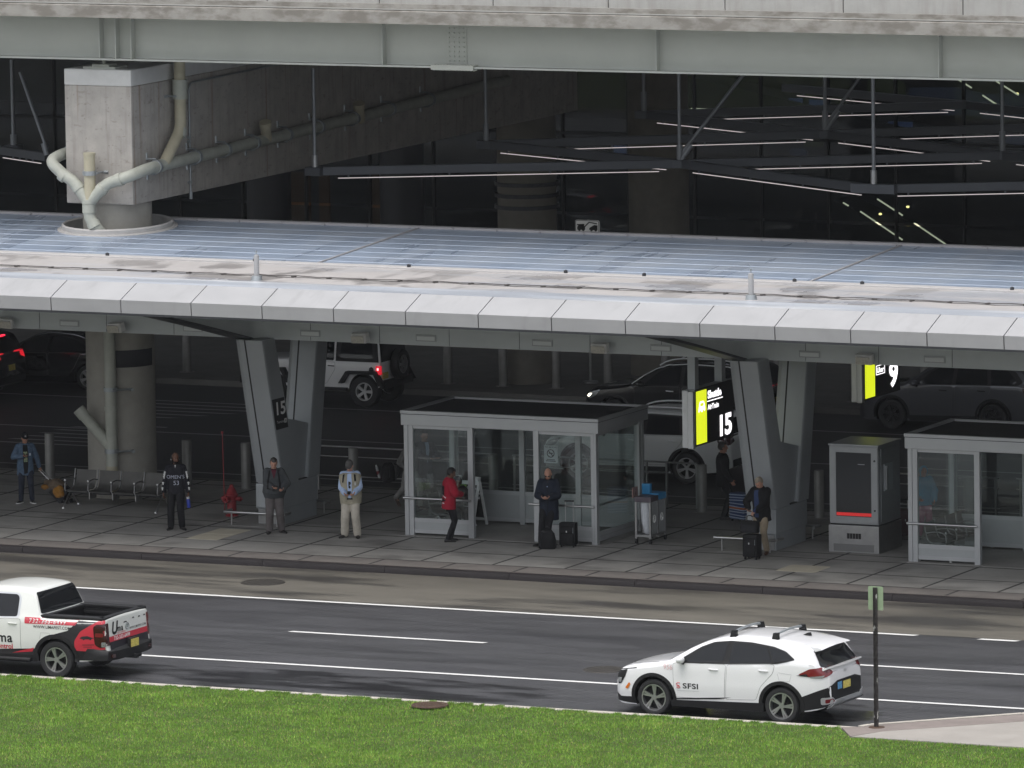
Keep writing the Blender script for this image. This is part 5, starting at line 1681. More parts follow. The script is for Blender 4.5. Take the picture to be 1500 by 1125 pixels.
bm = B(); prism(bm, [(-.09, 0), (.10, 0), (.08, .06), (.02, .055)], 'y', -.02, .02); obj('aerial', bm, m_trim, kia, loc=(3.78, .1, k.zt(3.78)+.025))
k.text('SFSI', .105, 1.57, .59, 'L', M['ink'], None, .006, bold=.03, spacing=1.05, wide=1.4)
bm = B()
lg = [k.proj(1.475+.030*math.cos(a)*(1 if i < 9 else -1), .635+(.028 if i < 9 else -.028)+.028*math.sin(a), 'L', .007) for i, a in enumerate([R(20+200*j/8) for j in range(9)]+[R(-160+200*(8-j)/8)+PI for j in range(9)])]
tube(bm, [k.proj(a_, b_, 'L', .007) for a_, b_ in ((1.515, .69), (1.47, .695), (1.435, .675), (1.45, .65), (1.50, .64))], .007, 5); tube(bm, [k.proj(a_, b_, 'L', .007) for a_, b_ in ((1.44, .625), (1.49, .63), (1.515, .61), (1.49, .59), (1.44, .595))], .007, 5)
obj('logo', bm, mat('logo_red', (.5, .03, .05), .5), kia)
k.patch([(1.44, .535), (1.92, .54), (1.92, .552), (1.44, .547)], 'L', 'small_print', mat('faint_print', (.55, .55, .56), .5), .006)
k.text('956', .10, 1.15, .94, 'L', mat('faint_red', (.62, .42, .42), .5), None, .006, bold=.0)
k.line([(3.62, 1.0), (3.66, .86), (3.88, .86), (3.92, 1.0), (3.64, 1.02)], 'L', 'fuel_flap', mat('gap_grey', (.45, .45, .46), .6), .004, .0)

# ---------- pest-control pickup at the left edge
tk = empty('pickup_truck', (-7.05, -14.45, 0), R(-.5), 'white pickup truck with red and black pest-control graphics beside the lawn', 'pickup truck')
m_tw = mat('truck_white', (.66, .67, .64), .35, coat=.8, var=.02, vscale=2)
m_tr = mat('truck_red', (.50, .028, .05), .35, coat=.6); m_tb = mat('truck_black', (.02, .018, .024), .4, coat=.5)
t = Car(tk, [(0, .7), (.05, .95), (.25, 1.05), (.7, 1.10), (1.2, 1.16), (1.45, 1.22), (1.9, 1.52), (2.2, 1.70), (2.5, 1.765), (2.9, 1.785), (3.3, 1.77), (3.55, 1.735), (3.62, 1.70), (3.84, 1.24), (4.0, 1.225), (4.6, 1.235), (5.22, 1.255), (5.26, 1.23), (5.30, .8), (5.335, .60)],
        [(0, .75), (.1, .88), (.4, .97), (1, .995), (3.4, .995), (4.6, .99), (5.0, .98), (5.2, .955), (5.26, .93), (5.335, .88)],
        [(0, .3), (.4, .26), (1.4, .30), (3.5, .32), (4.6, .36), (5.1, .42), (5.335, .46)],
        [(0, 1.0), (1.2, 1.13), (2.4, 1.16), (3.6, 1.19), (4, 1.17), (5.335, 1.2)], [(.98, .385), (4.16, .385)], .45, tum=.30, corner=.07, crown=.03)
t.cutbox((3.90, 5.14, -.72, .72, .62, 2.0))
tbod = t.finish(m_tw, m_trim)
# bed: rails, liner ribs, front wall
for ya, yb in ((-.93, -.70), (.70, .93)):
    bm = B(); bx(bm, 3.80, 5.22, ya, yb, 1.225, 1.285, 0, .02); obj('bed_rail', bm, m_trim, tk, 40)
bm = B(); bx(bm, 5.10, 5.25, -.90, .90, 1.23, 1.285, 0, .02); obj('tailgate_cap', bm, m_trim, tk, 40)
bm = B(); bx(bm, 3.80, 3.92, -.72, .72, 1.19, 1.275, 0, .015)
for y in np.arange(-.6, .61, .15): bx(bm, 3.92, 5.13, y-.03, y+.03, .62, .64)
for z in (.75, .88, 1.01, 1.12): bx(bm, 3.95, 5.1, .69, .718, z-.03, z+.03, 0, .008)
obj('bed_liner', bm, m_trim, tk, 40)
bm = B(); bx(bm, 4.95, 5.02, .52, .6, 1.09, 1.16); obj('tie_down', bm, M['galv'], tk)
t.archtrim(m_trim, .075, .014)
t.both([(1.3, .30), (3.75, .32), (3.75, .46), (1.3, .44)], 'rocker_cladding', m_trim, off=.012)
bm = B(); tube(bm, [(1.6, -1.0, .36), (3.6, -1.0, .36)], .045, 8); tube(bm, [(1.6, 1.0, .36), (3.6, 1.0, .36)], .045, 8); obj('running_board', bm, m_trim, tk, 60)
win_r = rnd([(2.62, 1.20), (2.70, 1.655), (3.22, 1.655), (3.28, 1.60), (3.28, 1.225)], .05)
win_f = rnd([(1.66, 1.17), (1.98, 1.42), (2.3, 1.62), (2.55, 1.66), (2.52, 1.19)], .05)
t.both(rnd([(1.56, 1.155), (1.95, 1.44), (2.3, 1.66), (2.7, 1.69), (3.25, 1.685), (3.33, 1.6), (3.33, 1.20)], .06), 'window_surround', M['alu'], off=.003, step=.05)
t.both(win_r, 'side_window', m_glass, off=.008, step=.05); t.both(win_f, 'side_window', m_glass, off=.008, step=.05)
t.patch(rnd([(-.76, 1.70), (.76, 1.70), (.88, 1.29), (-.88, 1.29)], .05), 'B', 'rear_window', m_glass, .008)
t.patch(rnd([(1.42, -.7), (2.12, -.62), (2.12, .62), (1.42, .7)], .08), 'T', 'windscreen', m_glass, .008)
# graphics
t.both(rnd([(3.46, 1.225), (3.46, 1.10), (4.62, 1.11), (4.70, 1.225)], .02), 'red_band', m_tr, off=.0045)
t.both([(3.72, .60), (3.3, .49), (1.6, .46), (1.6, .42), (3.76, .40)], 'black_sweep', m_tb, off=.004)
t.both([(3.85, .74), (4.15, .87), (4.45, 1.0), (4.64, 1.16), (4.72, 1.235), (5.22, 1.24), (5.25, .62), (4.62, .5), (4.55, .6), (4.4, .85), (4.1, .90)], 'black_panel', m_tb, off=.0042)
red = t.patch(rnd([(4.60, .80), (4.74, 1.0), (4.98, 1.14), (5.16, 1.235), (5.26, 1.24), (5.27, .60), (4.64, .52), (4.60, .66)], .05), 'L', 'red_panel', m_tr, .006)
t.patch([(3.15, .48), (3.62, .53), (3.66, .61), (3.4, .55)], 'L', 'red_flash', m_tr, .006)
t.text('732-333-6499', .085, 3.56, 1.12, 'L', M['white_sign'], None, .010, 'phone_number', bold=.0, spacing=1.22, shear=.15, wide=1.05)
t.text('WWW.UMAPEST.COM', .062, 3.66, 1.02, 'L', M['ink'], None, .008, 'web_address', bold=.01)
t.text('Uma', .20, 2.62, .70, 'L', M['ink'], None, .008, 'company_name', bold=.03, spacing=1.1)
t.text('Pest Control', .105, 2.42, .565, 'L', m_tr, None, .008, 'company_line', bold=.03)
bm = B()
pts = [(4.72, .86), (4.78, .90), (4.90, .915), (5.0, .89), (5.08, .88), (5.0, .865), (4.97, .83), (4.93, .85), (4.84, .845), (4.82, .82), (4.79, .845)]
t.both([(4.58, .40), (5.12, .42), (5.12, .60), (4.60, .60)], 'rear_cladding', m_trim, off=.009)
rt = t.patch(pts, 'L', 'rat_silhouette', m_tb, .009, .05, red)
t.patch([(4.78, .72), (5.05, .735), (5.05, .75), (4.78, .735)], 'L', 'small_print', m_tb, .009, .05, red)
t.patch([(4.80, .68), (5.0, .69), (5.0, .70), (4.8, .69)], 'L', 'small_print', m_tb, .009, .05, red)
door(t, [(2.56, .47), (2.56, 1.16), (3.36, 1.185), (3.36, .50)], m_tw, 3.08, 1.09, m_tw)
door(t, [(1.45, .45), (1.45, 1.13), (2.53, 1.16), (2.53, .47)], m_tw, 2.25, 1.07, m_tw)
t.line([(3.80, .80), (3.83, .93), (4.03, .93), (4.03, .80), (3.82, .79)], 'L', 'fuel_flap', mat('gap_grey2', (.4, .4, .38), .6), .004, 0)
# tailgate face
tg = t.patch([(-.80, .80), (.80, .80), (.83, 1.22), (-.83, 1.22)], 'B', 'tailgate', m_tw, .010)
t.patch([(-.80, .78), (.80, .78), (.80, .89), (-.80, .89)], 'B', 'red_band', m_tr, .013, parent=tg)
t.patch([(-.80, .62), (.80, .62), (.80, .79), (-.80, .79)], 'B', 'lower_tailgate', m_tb, .012, parent=tg)
t.text('732-333-6499', .075, -.62, .80, 'B', M['white_sign'], tg, .017, 'phone_number', bold=.03, spacing=1.15, shear=.15)
t.text('U', .25, -.70, .925, 'B', M['ink'], tg, .016, 'company_name', bold=.05, shear=.3)
t.text('ma', .13, -.44, .955, 'B', M['ink'], tg, .016, 'company_name', bold=.04, spacing=1.2)
t.text('WWW.UMAPEST.COM', .05, .06, .925, 'B', M['ink'], tg, .016, 'web_address', bold=.006)
t.text('PEST CONTROL', .036, -.46, .905, 'B', m_tr, tg, .016, 'company_line', bold=.01)
bm = B()
hb = [t.proj(-.03+.075*math.cos(a), 1.01+.065*math.sin(a), 'B', .018) for a in [2*PI*j/16 for j in range(16)]]
tube(bm, hb, .007, 5, closed=True)
for y in (-.05, -.01): tube(bm, [t.proj(y, .975, 'B', .018), t.proj(y, 1.05, 'B', .018)], .007, 5)
tube(bm, [t.proj(-.05, 1.01, 'B', .018), t.proj(-.01, 1.01, 'B', .018)], .006, 5)
obj('emblem', bm, M['galv'], tg)
for y, z, w_ in ((.25, 1.14, .05), (.5, 1.13, .05), (-.1, 1.10, .08), (.72, 1.13, .05)): t.patch([(y-w_, z-.012), (y+w_, z-.012), (y+w_*.6, z+.014), (y-w_*.6, z+.014)], 'B', 'print_mark', M['ink'], .016, parent=tg)
for ax, sg in (('L', -1), ('R', 1)):
    lt = t.patch(rnd([(5.06, .74), (5.03, 1.10), (5.10, 1.155), (5.28, 1.16), (5.29, .70), (5.16, .68)], .04), ax, 'tail_lamp', m_taildark, .011, .05)
    t.patch(rnd([(5.20, .70), (5.28, .70), (5.28, .80), (5.20, .80)], .02), ax, 'reverse_lens', m_clear, .015, .05, lt)
    t.patch(rnd([(5.07, .90), (5.24, .90), (5.24, .98), (5.07, .98)], .03), ax, 'lens', m_tail, .014, .05, lt)
    t.patch(rnd([(sg*.93, .72), (sg*.80, .72), (sg*.80, 1.17), (sg*.93, 1.17)], .02), 'B', 'tail_lamp', m_tail if sg > 0 else m_taildark, .014)
bm = B()
cx_ = [(5.05, -1.0), (5.34, -.93), (5.42, -.6), (5.45, 0), (5.42, .6), (5.34, .93), (5.05, 1.0)]
loft(bm, [[Vector((x-.0, y, .42)), Vector((x, y, .50)), Vector((x, y, .60)), Vector((x-.10, y*.98, .655)), Vector((x-.28, y*.95, .655)), Vector((x-.28, y*.95, .42))] for x, y in cx_])
bmp = obj('rear_bumper', bm, m_trim, tk, 50)
bm = B(); bx(bm, 5.452, 5.46, -.16, .16, .60, .76); bx(bm, 5.38, 5.452, -.18, .18, .58, .78, 1); obj('number_plate', bm, [m_plate, m_trim], tk)
bm = B(); bx(bm, 5.25, 5.52, -.05, .05, .36, .45, 0, .01); bx(bm, 5.35, 5.45, .2, .3, .36, .42, 0, .01); obj('tow_hitch', bm, m_trim, tk)
for y in (-.78, .72):
    bm = B(); bx(bm, 5.36, 5.405, y-.06, y+.06, .47, .54); obj('bumper_reflector', bm, m_taildark, bmp)
mirror(t, 1.75, 1.25, m_tw)
wheels(t, .385, .255, 5, split=True, m1=m_rim)
t.patch(rnd([(-.6, .6), (.6, .6), (.62, .92), (-.62, .92)], .05), 'F', 'grille', m_trim, .006)

# ---------- generic SUV for the dark inner road
def suv(loc, rz, label, paint, L=4.7, W=1.9, H=1.68, wb=2.72, fo=.93, r=.37, rim=None, chrome=False, lower=True, lit=False, brake=0., strips=None, spokes=5, tailx=None):
    s_ = empty('suv', loc, rz, label, 'car')
    f = L/4.66; g = H/1.66
    pr = [(0, .52), (.03, .75), (.10, .86), (.25, .95), (.6, 1.02), (1.0, 1.07), (1.25, 1.12), (1.5, 1.26), (1.85, 1.47), (2.15, 1.59), (2.6, 1.645), (3.2, 1.65), (3.7, 1.62), (4.1, 1.56), (4.32, 1.50), (4.42, 1.35), (4.54, 1.12), (4.62, 1.0), (4.65, .75), (4.66, .52)]
    c = Car(s_, [(x*f, z*g) for x, z in pr], [(0, .66), (.06, .76), (.2, .86), (.5, W/2-.02), (1, W/2), (3.8*f, W/2), (4.2*f, W/2-.015), (4.5*f, W/2-.08), (L, W/2-.20)],
            [(0, .25), (.3, .21), (3.4, .24), (4.3*f, .3), (L, .42)], [(0, .82*g), (1.2, 1.06*g), (3, 1.09*g), (4.2, 1.13*g), (L, 1.05*g)], [(fo, r), (fo+wb, r)], r+.06, tum=.28)
    c.finish(paint, m_under)
    c.archtrim(m_trim if lower else paint, .05)
    if lower: c.both([(fo+r+.1, .23), (fo+wb-r-.1, .24), (fo+wb-r-.1, .40), (fo+r+.1, .36)], 'rocker_cladding', m_trim, off=.01)
    zb = lambda x: c.zbelt(x)
    A0 = 1.50*f
    d = c.both(rnd([(1.36*f, zb(1.36)+.02), (1.85*f, 1.40*g), (2.15*f, 1.53*g), (2.7*f, 1.575*g), (3.7*f, 1.55*g), (4.15*f, 1.47*g), (4.36*f, 1.22*g), (4.2*f, 1.14*g)], .06), 'window_surround', m_trim, off=.003, step=.06)
    for a in ([(1.62, 1.10), (1.95, 1.38), (2.2, 1.50), (2.55, 1.535), (2.52, 1.115)], [(2.62, 1.12), (2.65, 1.54), (3.40, 1.525), (3.46, 1.14)], [(3.55, 1.145), (3.50, 1.52), (3.95, 1.48), (4.22, 1.24), (4.1, 1.165)]):
        c.both(rnd([(x*f, z*g) for x, z in a], .05), 'side_window', m_glass, off=.008, step=.06)
    if chrome:
        c.lines([(1.32*f, 1.10*g), (1.6*f, 1.30*g), (1.9*f, 1.46*g), (2.2*f, 1.56*g), (2.7*f, 1.60*g), (3.7*f, 1.575*g), (4.15*f, 1.50*g), (4.38*f, 1.26*g)], 'chrome_trim', chrome, r=.016, off=.01)
        for sg in (-1, 1):
            bm = B(); tube(bm, [(x*f, sg*(.60), c.zt(x*f)+.04+.03*min(1, (x-1.9)*4, (3.95-x)*4)) for x in np.linspace(1.9, 3.95, 14)], .018, 8); obj('roof_rail', bm, chrome, s_, 60)
    door(c, [(1.40*f, .42), (1.38*f, 1.05*g), (2.55*f, 1.085*g), (2.52*f, .42)], paint, 2.2*f, .98*g, m_trim if not chrome else chrome)
    door(c, [(2.58*f, .42), (2.61*f, 1.085*g), (3.55*f, 1.11*g), (3.50*f, .95*g), (3.25*f, .7), (3.2*f, .44)], paint, 3.2*f, 1.0*g, m_trim if not chrome else chrome)
    c.patch(rnd([(1.32*f, -.62), (1.98*f, -.6), (1.98*f, .6), (1.32*f, .62)], .08), 'T', 'windscreen', m_glass, .007)
    c.patch(rnd([(-.62, 1.46*g), (.62, 1.46*g), (.74, 1.14*g), (-.74, 1.14*g)], .06), 'B', 'rear_window', m_glass, .01)
    c.patch(rnd([(-.7, .36), (.7, .36), (.72, .60), (-.72, .60)], .06), 'B', 'rear_bumper', m_trim, .01)
    hl = mat('headlight_on', (.8, .8, .7), .2, emit=(1, .93, .75), estr=lit) if lit else m_clear
    tl = mat('tail_lamp_lit', (.4, .01, .02), .2, emit=(1, .02, .04), estr=brake) if brake else m_taildark
    for ax, sg in (('L', -1), ('R', 1)):
        h_ = c.patch(rnd([(.10, .74*g), (.2, .86*g), (.55, .95*g), (.42, .80*g), (.2, .70*g)], .03), ax, 'headlight', m_clear, .008, .05)
        if lit: c.patch(rnd([(.13, .77*g), (.20, .83*g), (.30, .84*g), (.2, .75*g)], .02), ax, 'lamp_glow', hl, .012, .05, h_)
        c.patch(rnd([(L-.30, .98*g), (L-.32, 1.12*g), (L-.10, 1.13*g), (L-.06, .94*g)], .03), ax, 'tail_lamp', tl, .010, .05)
        c.patch(rnd([(sg*.82, .92*g), (sg*.52, 1.0*g), (sg*.52, 1.07*g), (sg*.80, 1.12*g)], .03), 'B', 'tail_lamp', tl, .012)
    c.patch([(-.17, .74), (.17, .74), (.17, .89), (-.17, .89)], 'B', 'number_plate', m_plate, .014, .2)
    c.patch(rnd([(-.55, .45), (.55, .45), (.6, .85), (-.6, .85)], .08), 'F', 'grille', m_trim, .006)
    mirror(c, 1.58*f, 1.13*g, paint)
    wheels(c, r, r*.66, spokes, m1=rim or m_rim)
    return c, s_
m_chrome = mat('chrome', (.85, .86, .87), .4, .35)
m_blk = mat('black_paint', (.008, .008, .010), .2, coat=1.)
m_gry = mat('grey_paint', (.085, .088, .098), .3, .3, coat=1.)
m_sil = mat('pearl_white_paint', (.62, .64, .64), .3, coat=1.)
c, o_ = suv((-9.15, 24.35, 0), 0, 'black SUV with chrome window trim and roof rails in the inner road, headlight lit', m_blk, 4.92, 1.95, 1.75, 2.99, .9, .39, chrome=m_chrome, lower=False, lit=2.2, brake=.35)
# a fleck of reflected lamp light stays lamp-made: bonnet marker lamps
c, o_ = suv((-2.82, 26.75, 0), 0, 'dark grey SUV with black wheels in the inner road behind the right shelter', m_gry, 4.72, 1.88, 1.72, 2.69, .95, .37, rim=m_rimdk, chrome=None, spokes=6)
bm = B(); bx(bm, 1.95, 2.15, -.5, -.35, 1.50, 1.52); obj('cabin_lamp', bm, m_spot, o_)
c, o_ = suv((-6.35, 15.95, 0), 0, 'pearl white SUV close behind the large shelter, seen through its glass', m_sil, 4.89, 1.9, 1.70, 2.79, 1.0, .38, chrome=m_chrome, lower=True)
c, o_ = suv((-30.15, 23.95, 0), 0, 'black SUV with lit red brake lights in front of the nearly black sedan', m_blk, 4.75, 1.9, 1.78, 2.75, .95, .37, lower=True, brake=.3)
bm = B(); bx(bm, 4.40, 4.46, -.2, .2, 1.60, 1.63); obj('brake_light', bm, mat('brake_lit', (.4, .01, .02), .3, emit=(1, .02, .05), estr=1.4), o_)
# ---------- dark sedan at the left
sd = empty('sedan', (-28.1, 26.9, 0), 0, 'nearly black sedan in the inner road, half hidden by the round pier column', 'car')
c = Car(sd, [(0, .5), (.05, .68), (.3, .78), (1.0, .90), (1.35, .96), (1.8, 1.20), (2.2, 1.38), (2.6, 1.45), (3.1, 1.43), (3.6, 1.32), (4.1, 1.10), (4.4, 1.06), (4.75, 1.03), (4.82, .9), (4.85, .5)],
        [(0, .65), (.15, .8), (.5, .9), (1.2, .925), (4, .925), (4.5, .88), (4.85, .72)], [(0, .22), (.4, .18), (4.3, .22), (4.85, .36)], [(0, .7), (1.3, .9), (3.5, .98), (4.85, 1.0)], [(.95, .335), (3.78, .335)], .39, tum=.4)
c.finish(m_blk, m_under); c.archtrim(m_trim, .02)
c.both(rnd([(1.6, .93), (1.95, 1.2), (2.3, 1.34), (2.62, 1.37), (2.6, .96)], .05), 'side_window', m_glass, off=.008); c.both(rnd([(2.68, .965), (2.7, 1.37), (3.2, 1.34), (3.7, 1.17), (3.8, 1.03)], .05), 'side_window', m_glass, off=.008)
c.patch(rnd([(1.4, -.6), (2.15, -.52), (2.15, .52), (1.4, .6)], .08), 'T', 'windscreen', m_glass, .007)
c.patch(rnd([(3.4, -.55), (4.05, -.62), (4.05, .62), (3.4, .55)], .08), 'T', 'rear_window', m_glass, .007)
door(c, [(1.45, .35), (1.42, .9), (2.6, .95), (2.6, .35)], m_blk, 2.3, .86, m_trim); door(c, [(2.63, .35), (2.64, .95), (3.6, .98), (3.4, .6), (3.2, .37)], m_blk, 3.3, .89, m_trim)
c.both(rnd([(4.55, .82), (4.5, .98), (4.78, 1.0), (4.8, .84)], .03), 'tail_lamp', m_taildark, off=.01)
mirror(c, 1.75, .98, m_blk); wheels(c, .335, .225, 5)

# ---------- white off-roader
jp = empty('off_roader', (-19.40, 26.05, 0), 0, 'white boxy off-roader with black soft top and rear spare wheel in the inner road', 'car')
jp.scale = (.885, 1, 1)
m_jw = mat('jeep_white', (.80, .80, .80), .35, coat=.8)
m_soft = mat('soft_top', (.02, .02, .021), .85)
c = Car(jp, [(0, .72), (.04, 1.0), (.12, 1.12), (.8, 1.16), (1.42, 1.19), (1.48, 1.26), (1.72, 1.72), (1.80, 1.80), (2.2, 1.84), (3.4, 1.84), (4.18, 1.80), (4.24, 1.72), (4.32, 1.20), (4.34, .95), (4.35, .58)],
        [(0, .68), (.08, .72), (1.4, .78), (1.8, .80), (4.2, .80), (4.35, .79)], [(0, .52), (.6, .48), (4.1, .48), (4.35, .55)], [(0, 1.05), (1.4, 1.13), (4.35, 1.13)], [(.85, .405), (3.80, .405)], .475, tum=.10, corner=.05, crown=.02, tuck=.02)
c.finish(m_jw, m_under, 30)
c.both([(2.92, 1.16), (2.92, 1.80), (4.2, 1.76), (4.28, 1.16)], 'soft_top_side', m_soft, off=.012); c.patch([(1.85, -.68), (4.18, -.68), (4.18, .68), (1.85, .68)], 'T', 'soft_top', m_soft, .012)
c.patch([(-.72, 1.16), (.72, 1.16), (.68, 1.74), (-.68, 1.74)], 'B', 'soft_top_rear', m_soft, .012)
for a, b in ((1.62, 2.30), (2.38, 2.86)): c.both(rnd([(a+(.06 if a < 2 else 0), 1.17), (a+(.28 if a < 2 else 0), 1.70), (b, 1.70), (b, 1.17)], .03), 'side_window', m_glass, off=.014)
c.both(rnd([(3.05, 1.24), (3.1, 1.68), (4.05, 1.66), (4.1, 1.24)], .08), 'side_window', m_glass, off=.018)
c.patch(rnd([(1.48, -.62), (1.72, -.6), (1.72, .6), (1.48, .62)], .02), 'T', 'windscreen', m_glass, .007)
door(c, [(1.50, .58), (1.50, 1.13), (2.33, 1.13), (2.33, .58)], m_jw, 2.08, 1.04, m_trim, .06); door(c, [(2.36, .58), (2.36, 1.13), (2.90, 1.13), (2.90, .95), (2.62, .58)], m_jw, 2.68, 1.04, m_trim, .06)
for x, z in c.wheels:                                # trapezoid flares
    for sg in (-1, 1):
        bm = B()
        o1 = [(x-.72, .62), (x-.48, .93), (x+.46, .95), (x+.70, .58)]; i1 = [(x-.60, .62), (x-.42, .86), (x+.40, .87), (x+.56, .58)]
        for q in range(3):
            prism(bm, [o1[q], o1[q+1], i1[q+1], i1[q]], 'y', sg*.78, sg*.97)
        obj('fender_flare', bm, m_trim, jp)
bm = B(); bx(bm, 4.33, 4.50, -.82, .82, .50, .70, 0, .02); obj('bumper', bm, m_trim, jp)
bm = B(); bx(bm, -.16, .02, -.78, .78, .5, .7, 0, .02); obj('bumper', bm, m_trim, jp)
bm = B(); bx(bm, 2.3-.9, 3.3, -.86, -.78, .42, .5, 0, .01); obj('side_step', bm, m_trim, jp)
bm = B(); bx(bm, 1.4, 3.3, .78, .86, .42, .5, 0, .01); obj('side_step', bm, m_trim, jp)
m_tl = mat('brake_lamp', (.4, .01, .02), .2, emit=(1, .03, .06), estr=.30)
m_tl2 = mat('brake_bulb', (.5, .05, .05), .2, emit=(1, .3, .3), estr=2.0)
for sg in (-1, 1):
    bm = B(); bx(bm, 4.22, 4.37, sg*.80-.05, sg*.80+.05, .86, 1.08, 0, .01); tl_ = obj('tail_lamp', bm, m_tl, jp)
    bm = B(); bx(bm, 4.27, 4.32, sg*.856-.003, sg*.856+.003, .97, 1.03); obj('bulb', bm, m_tl2, tl_)
c.patch([(3.98, .95), (4.0, 1.02), (4.06, 1.05), (4.12, 1.02), (4.14, .95), (4.12, .89), (4.06, .86), (4.0, .89)], 'L', 'fuel_cap', m_trim, .012)
bm = B(); bx(bm, 4.36, 4.39, -.72, -.42, .74, .90); obj('number_plate', bm, m_plate, jp)
mirror(c, 1.62, 1.24, m_trim, .12, 1.1)
bm = B(); tube(bm, [(1.45, -.74, 1.22), (1.74, -.71, 1.78)], .03, 6); tube(bm, [(1.45, .74, 1.22), (1.74, .71, 1.78)], .03, 6); obj('windscreen_frame', bm, m_jw, jp)
wheels(c, .40, .235, 5, split=False, w=.26)
for ch in jp.children:
    if ch.name.startswith('wheel') and ch.type == 'EMPTY': ch.rotation_euler = (0, 0, 0); ch.scale = (1/.885, 1, 1)
sw_ = wheel(jp, 4.62, 0, 1.05, .39, .235, 5, split=False, w=.24)
sw_.rotation_euler = (0, 0, R(-90)); sw_.location = (4.62, 0.05, 1.05)
# ------------------------------------------------------------------ people
m_eye = mat('eye', (.02, .015, .012), .2)
m_lip = mat('lip', (.30, .13, .11), .5)
def cloth(name, col, var=.15, rough=.85, sc_=9):
    return mat(name, col, rough, var=var, vscale=sc_, bump=.25, bscale=26, spec=.25)
def skin(name, col):
    m = mat(name, col, .5, var=.08, vscale=14, spec=.35)
    m.node_tree.nodes['Principled BSDF'].inputs['Subsurface Weight'].default_value = .08
    m.node_tree.nodes['Principled BSDF'].inputs['Subsurface Radius'].default_value = (.02, .008, .005)
    return m
SK_L = skin('skin_light', (.46, .25, .18)); SK_T = skin('skin_tan', (.33, .17, .11)); SK_D = skin('skin_dark', (.14, .07, .045))

def ik(a, b, l1, l2, pole):
    a, b, pole = Vector(a), Vector(b), Vector(pole)
    d = b-a; L = min(d.length, (l1+l2)*.998)
    d.normalize()
    b = a+d*L
    x = (l1*l1-l2*l2+L*L)/(2*L)
    h = math.sqrt(max(0, l1*l1-x*x))
    p = pole-d*pole.dot(d); p.normalize()
    return a+d*x+p*h, b

def hand(bm, wr, d, n, side, curl=.6):
    """palm, four separate fingers and a thumb; d points along the hand, n out of the palm"""
    d = Vector(d).normalized(); n = Vector(n); n = (n-d*n.dot(d)).normalized()
    a = d.cross(n)*side
    wr = Vector(wr)
    loft(bm, [[wr+d*t+a*(w*math.cos(q))+n*(th*math.sin(q)) for q in [2*PI*k/12 for k in range(12)]] for t, w, th in ((-.015, .020, .018), (0, .024, .019), (.03, .036, .018), (.07, .042, .015), (.092, .040, .012), (.098, .030, .008))])
    for i, (o, L) in enumerate(((-.032, .062), (-.011, .078), (.011, .084), (.032, .074))):
        p0 = wr+d*.086+a*o
        c1 = curl*(1.0-.08*i)
        d1 = (d*math.cos(c1*.7)+n*math.sin(c1*.7)+a*(o*1.2)).normalized()
        p1 = p0+d1*L*.5
        d2 = (d*math.cos(c1*1.7)+n*math.sin(c1*1.7)).normalized()
        p2 = p1+d2*L*.5
        capsule(bm, p0, .0092, p1, .0086, 8); capsule(bm, p1, .0086, p2, .0072, 8)
    t0 = wr+d*.022+a*.030
    t1 = t0+(d*.55+a*.72+n*.30).normalized()*.042
    t2 = t1+(d*.85+a*.15+n*.42).normalized()*.034
    capsule(bm, t0, .0135, t1, .0110, 8); capsule(bm, t1, .0110, t2, .0088, 8)

def torso_rings(P, grow=0., u0=-.10, u1=.54, belly=0., shoulder=1., flare=0.):
    prof = [(-.42, .172, .115), (-.25, .172, .115), (-.10, .166, .112), (0, .168, .115), (.12, .154, .108), (.22, .160, .114), (.32, .172, .120), (.41, .178, .116), (.47, .160, .098), (.515, .105, .078), (.545, .062, .062)]
    us = [p[0] for p in prof]
    out = []
    u = u0
    steps = [u0]+[x for x in us if u0+.015 < x < u1-.015]+[u1]
    for u in steps:
        hw = float(np.interp(u, us, [p[1] for p in prof])); hd = float(np.interp(u, us, [p[2] for p in prof]))
        if u > .3: hw *= shoulder
        b = belly*math.exp(-((u-.06)/.16)**2)
        f = flare*max(0, -u)
        g_ = grow*(1 if u < .5 else .6)
        ring = []
        for k in range(24):
            a = 2*PI*k/24
            c, s = math.cos(a), math.sin(a)
            x = math.copysign(abs(c)**.8, c)*(hw+g_+b*.55+f); y = math.copysign(abs(s)**.85, s)*(hd+g_+f)
            if s < 0: y -= b*(-s)
            ring.append(P(x, y, u))
        out.append(ring)
    return out

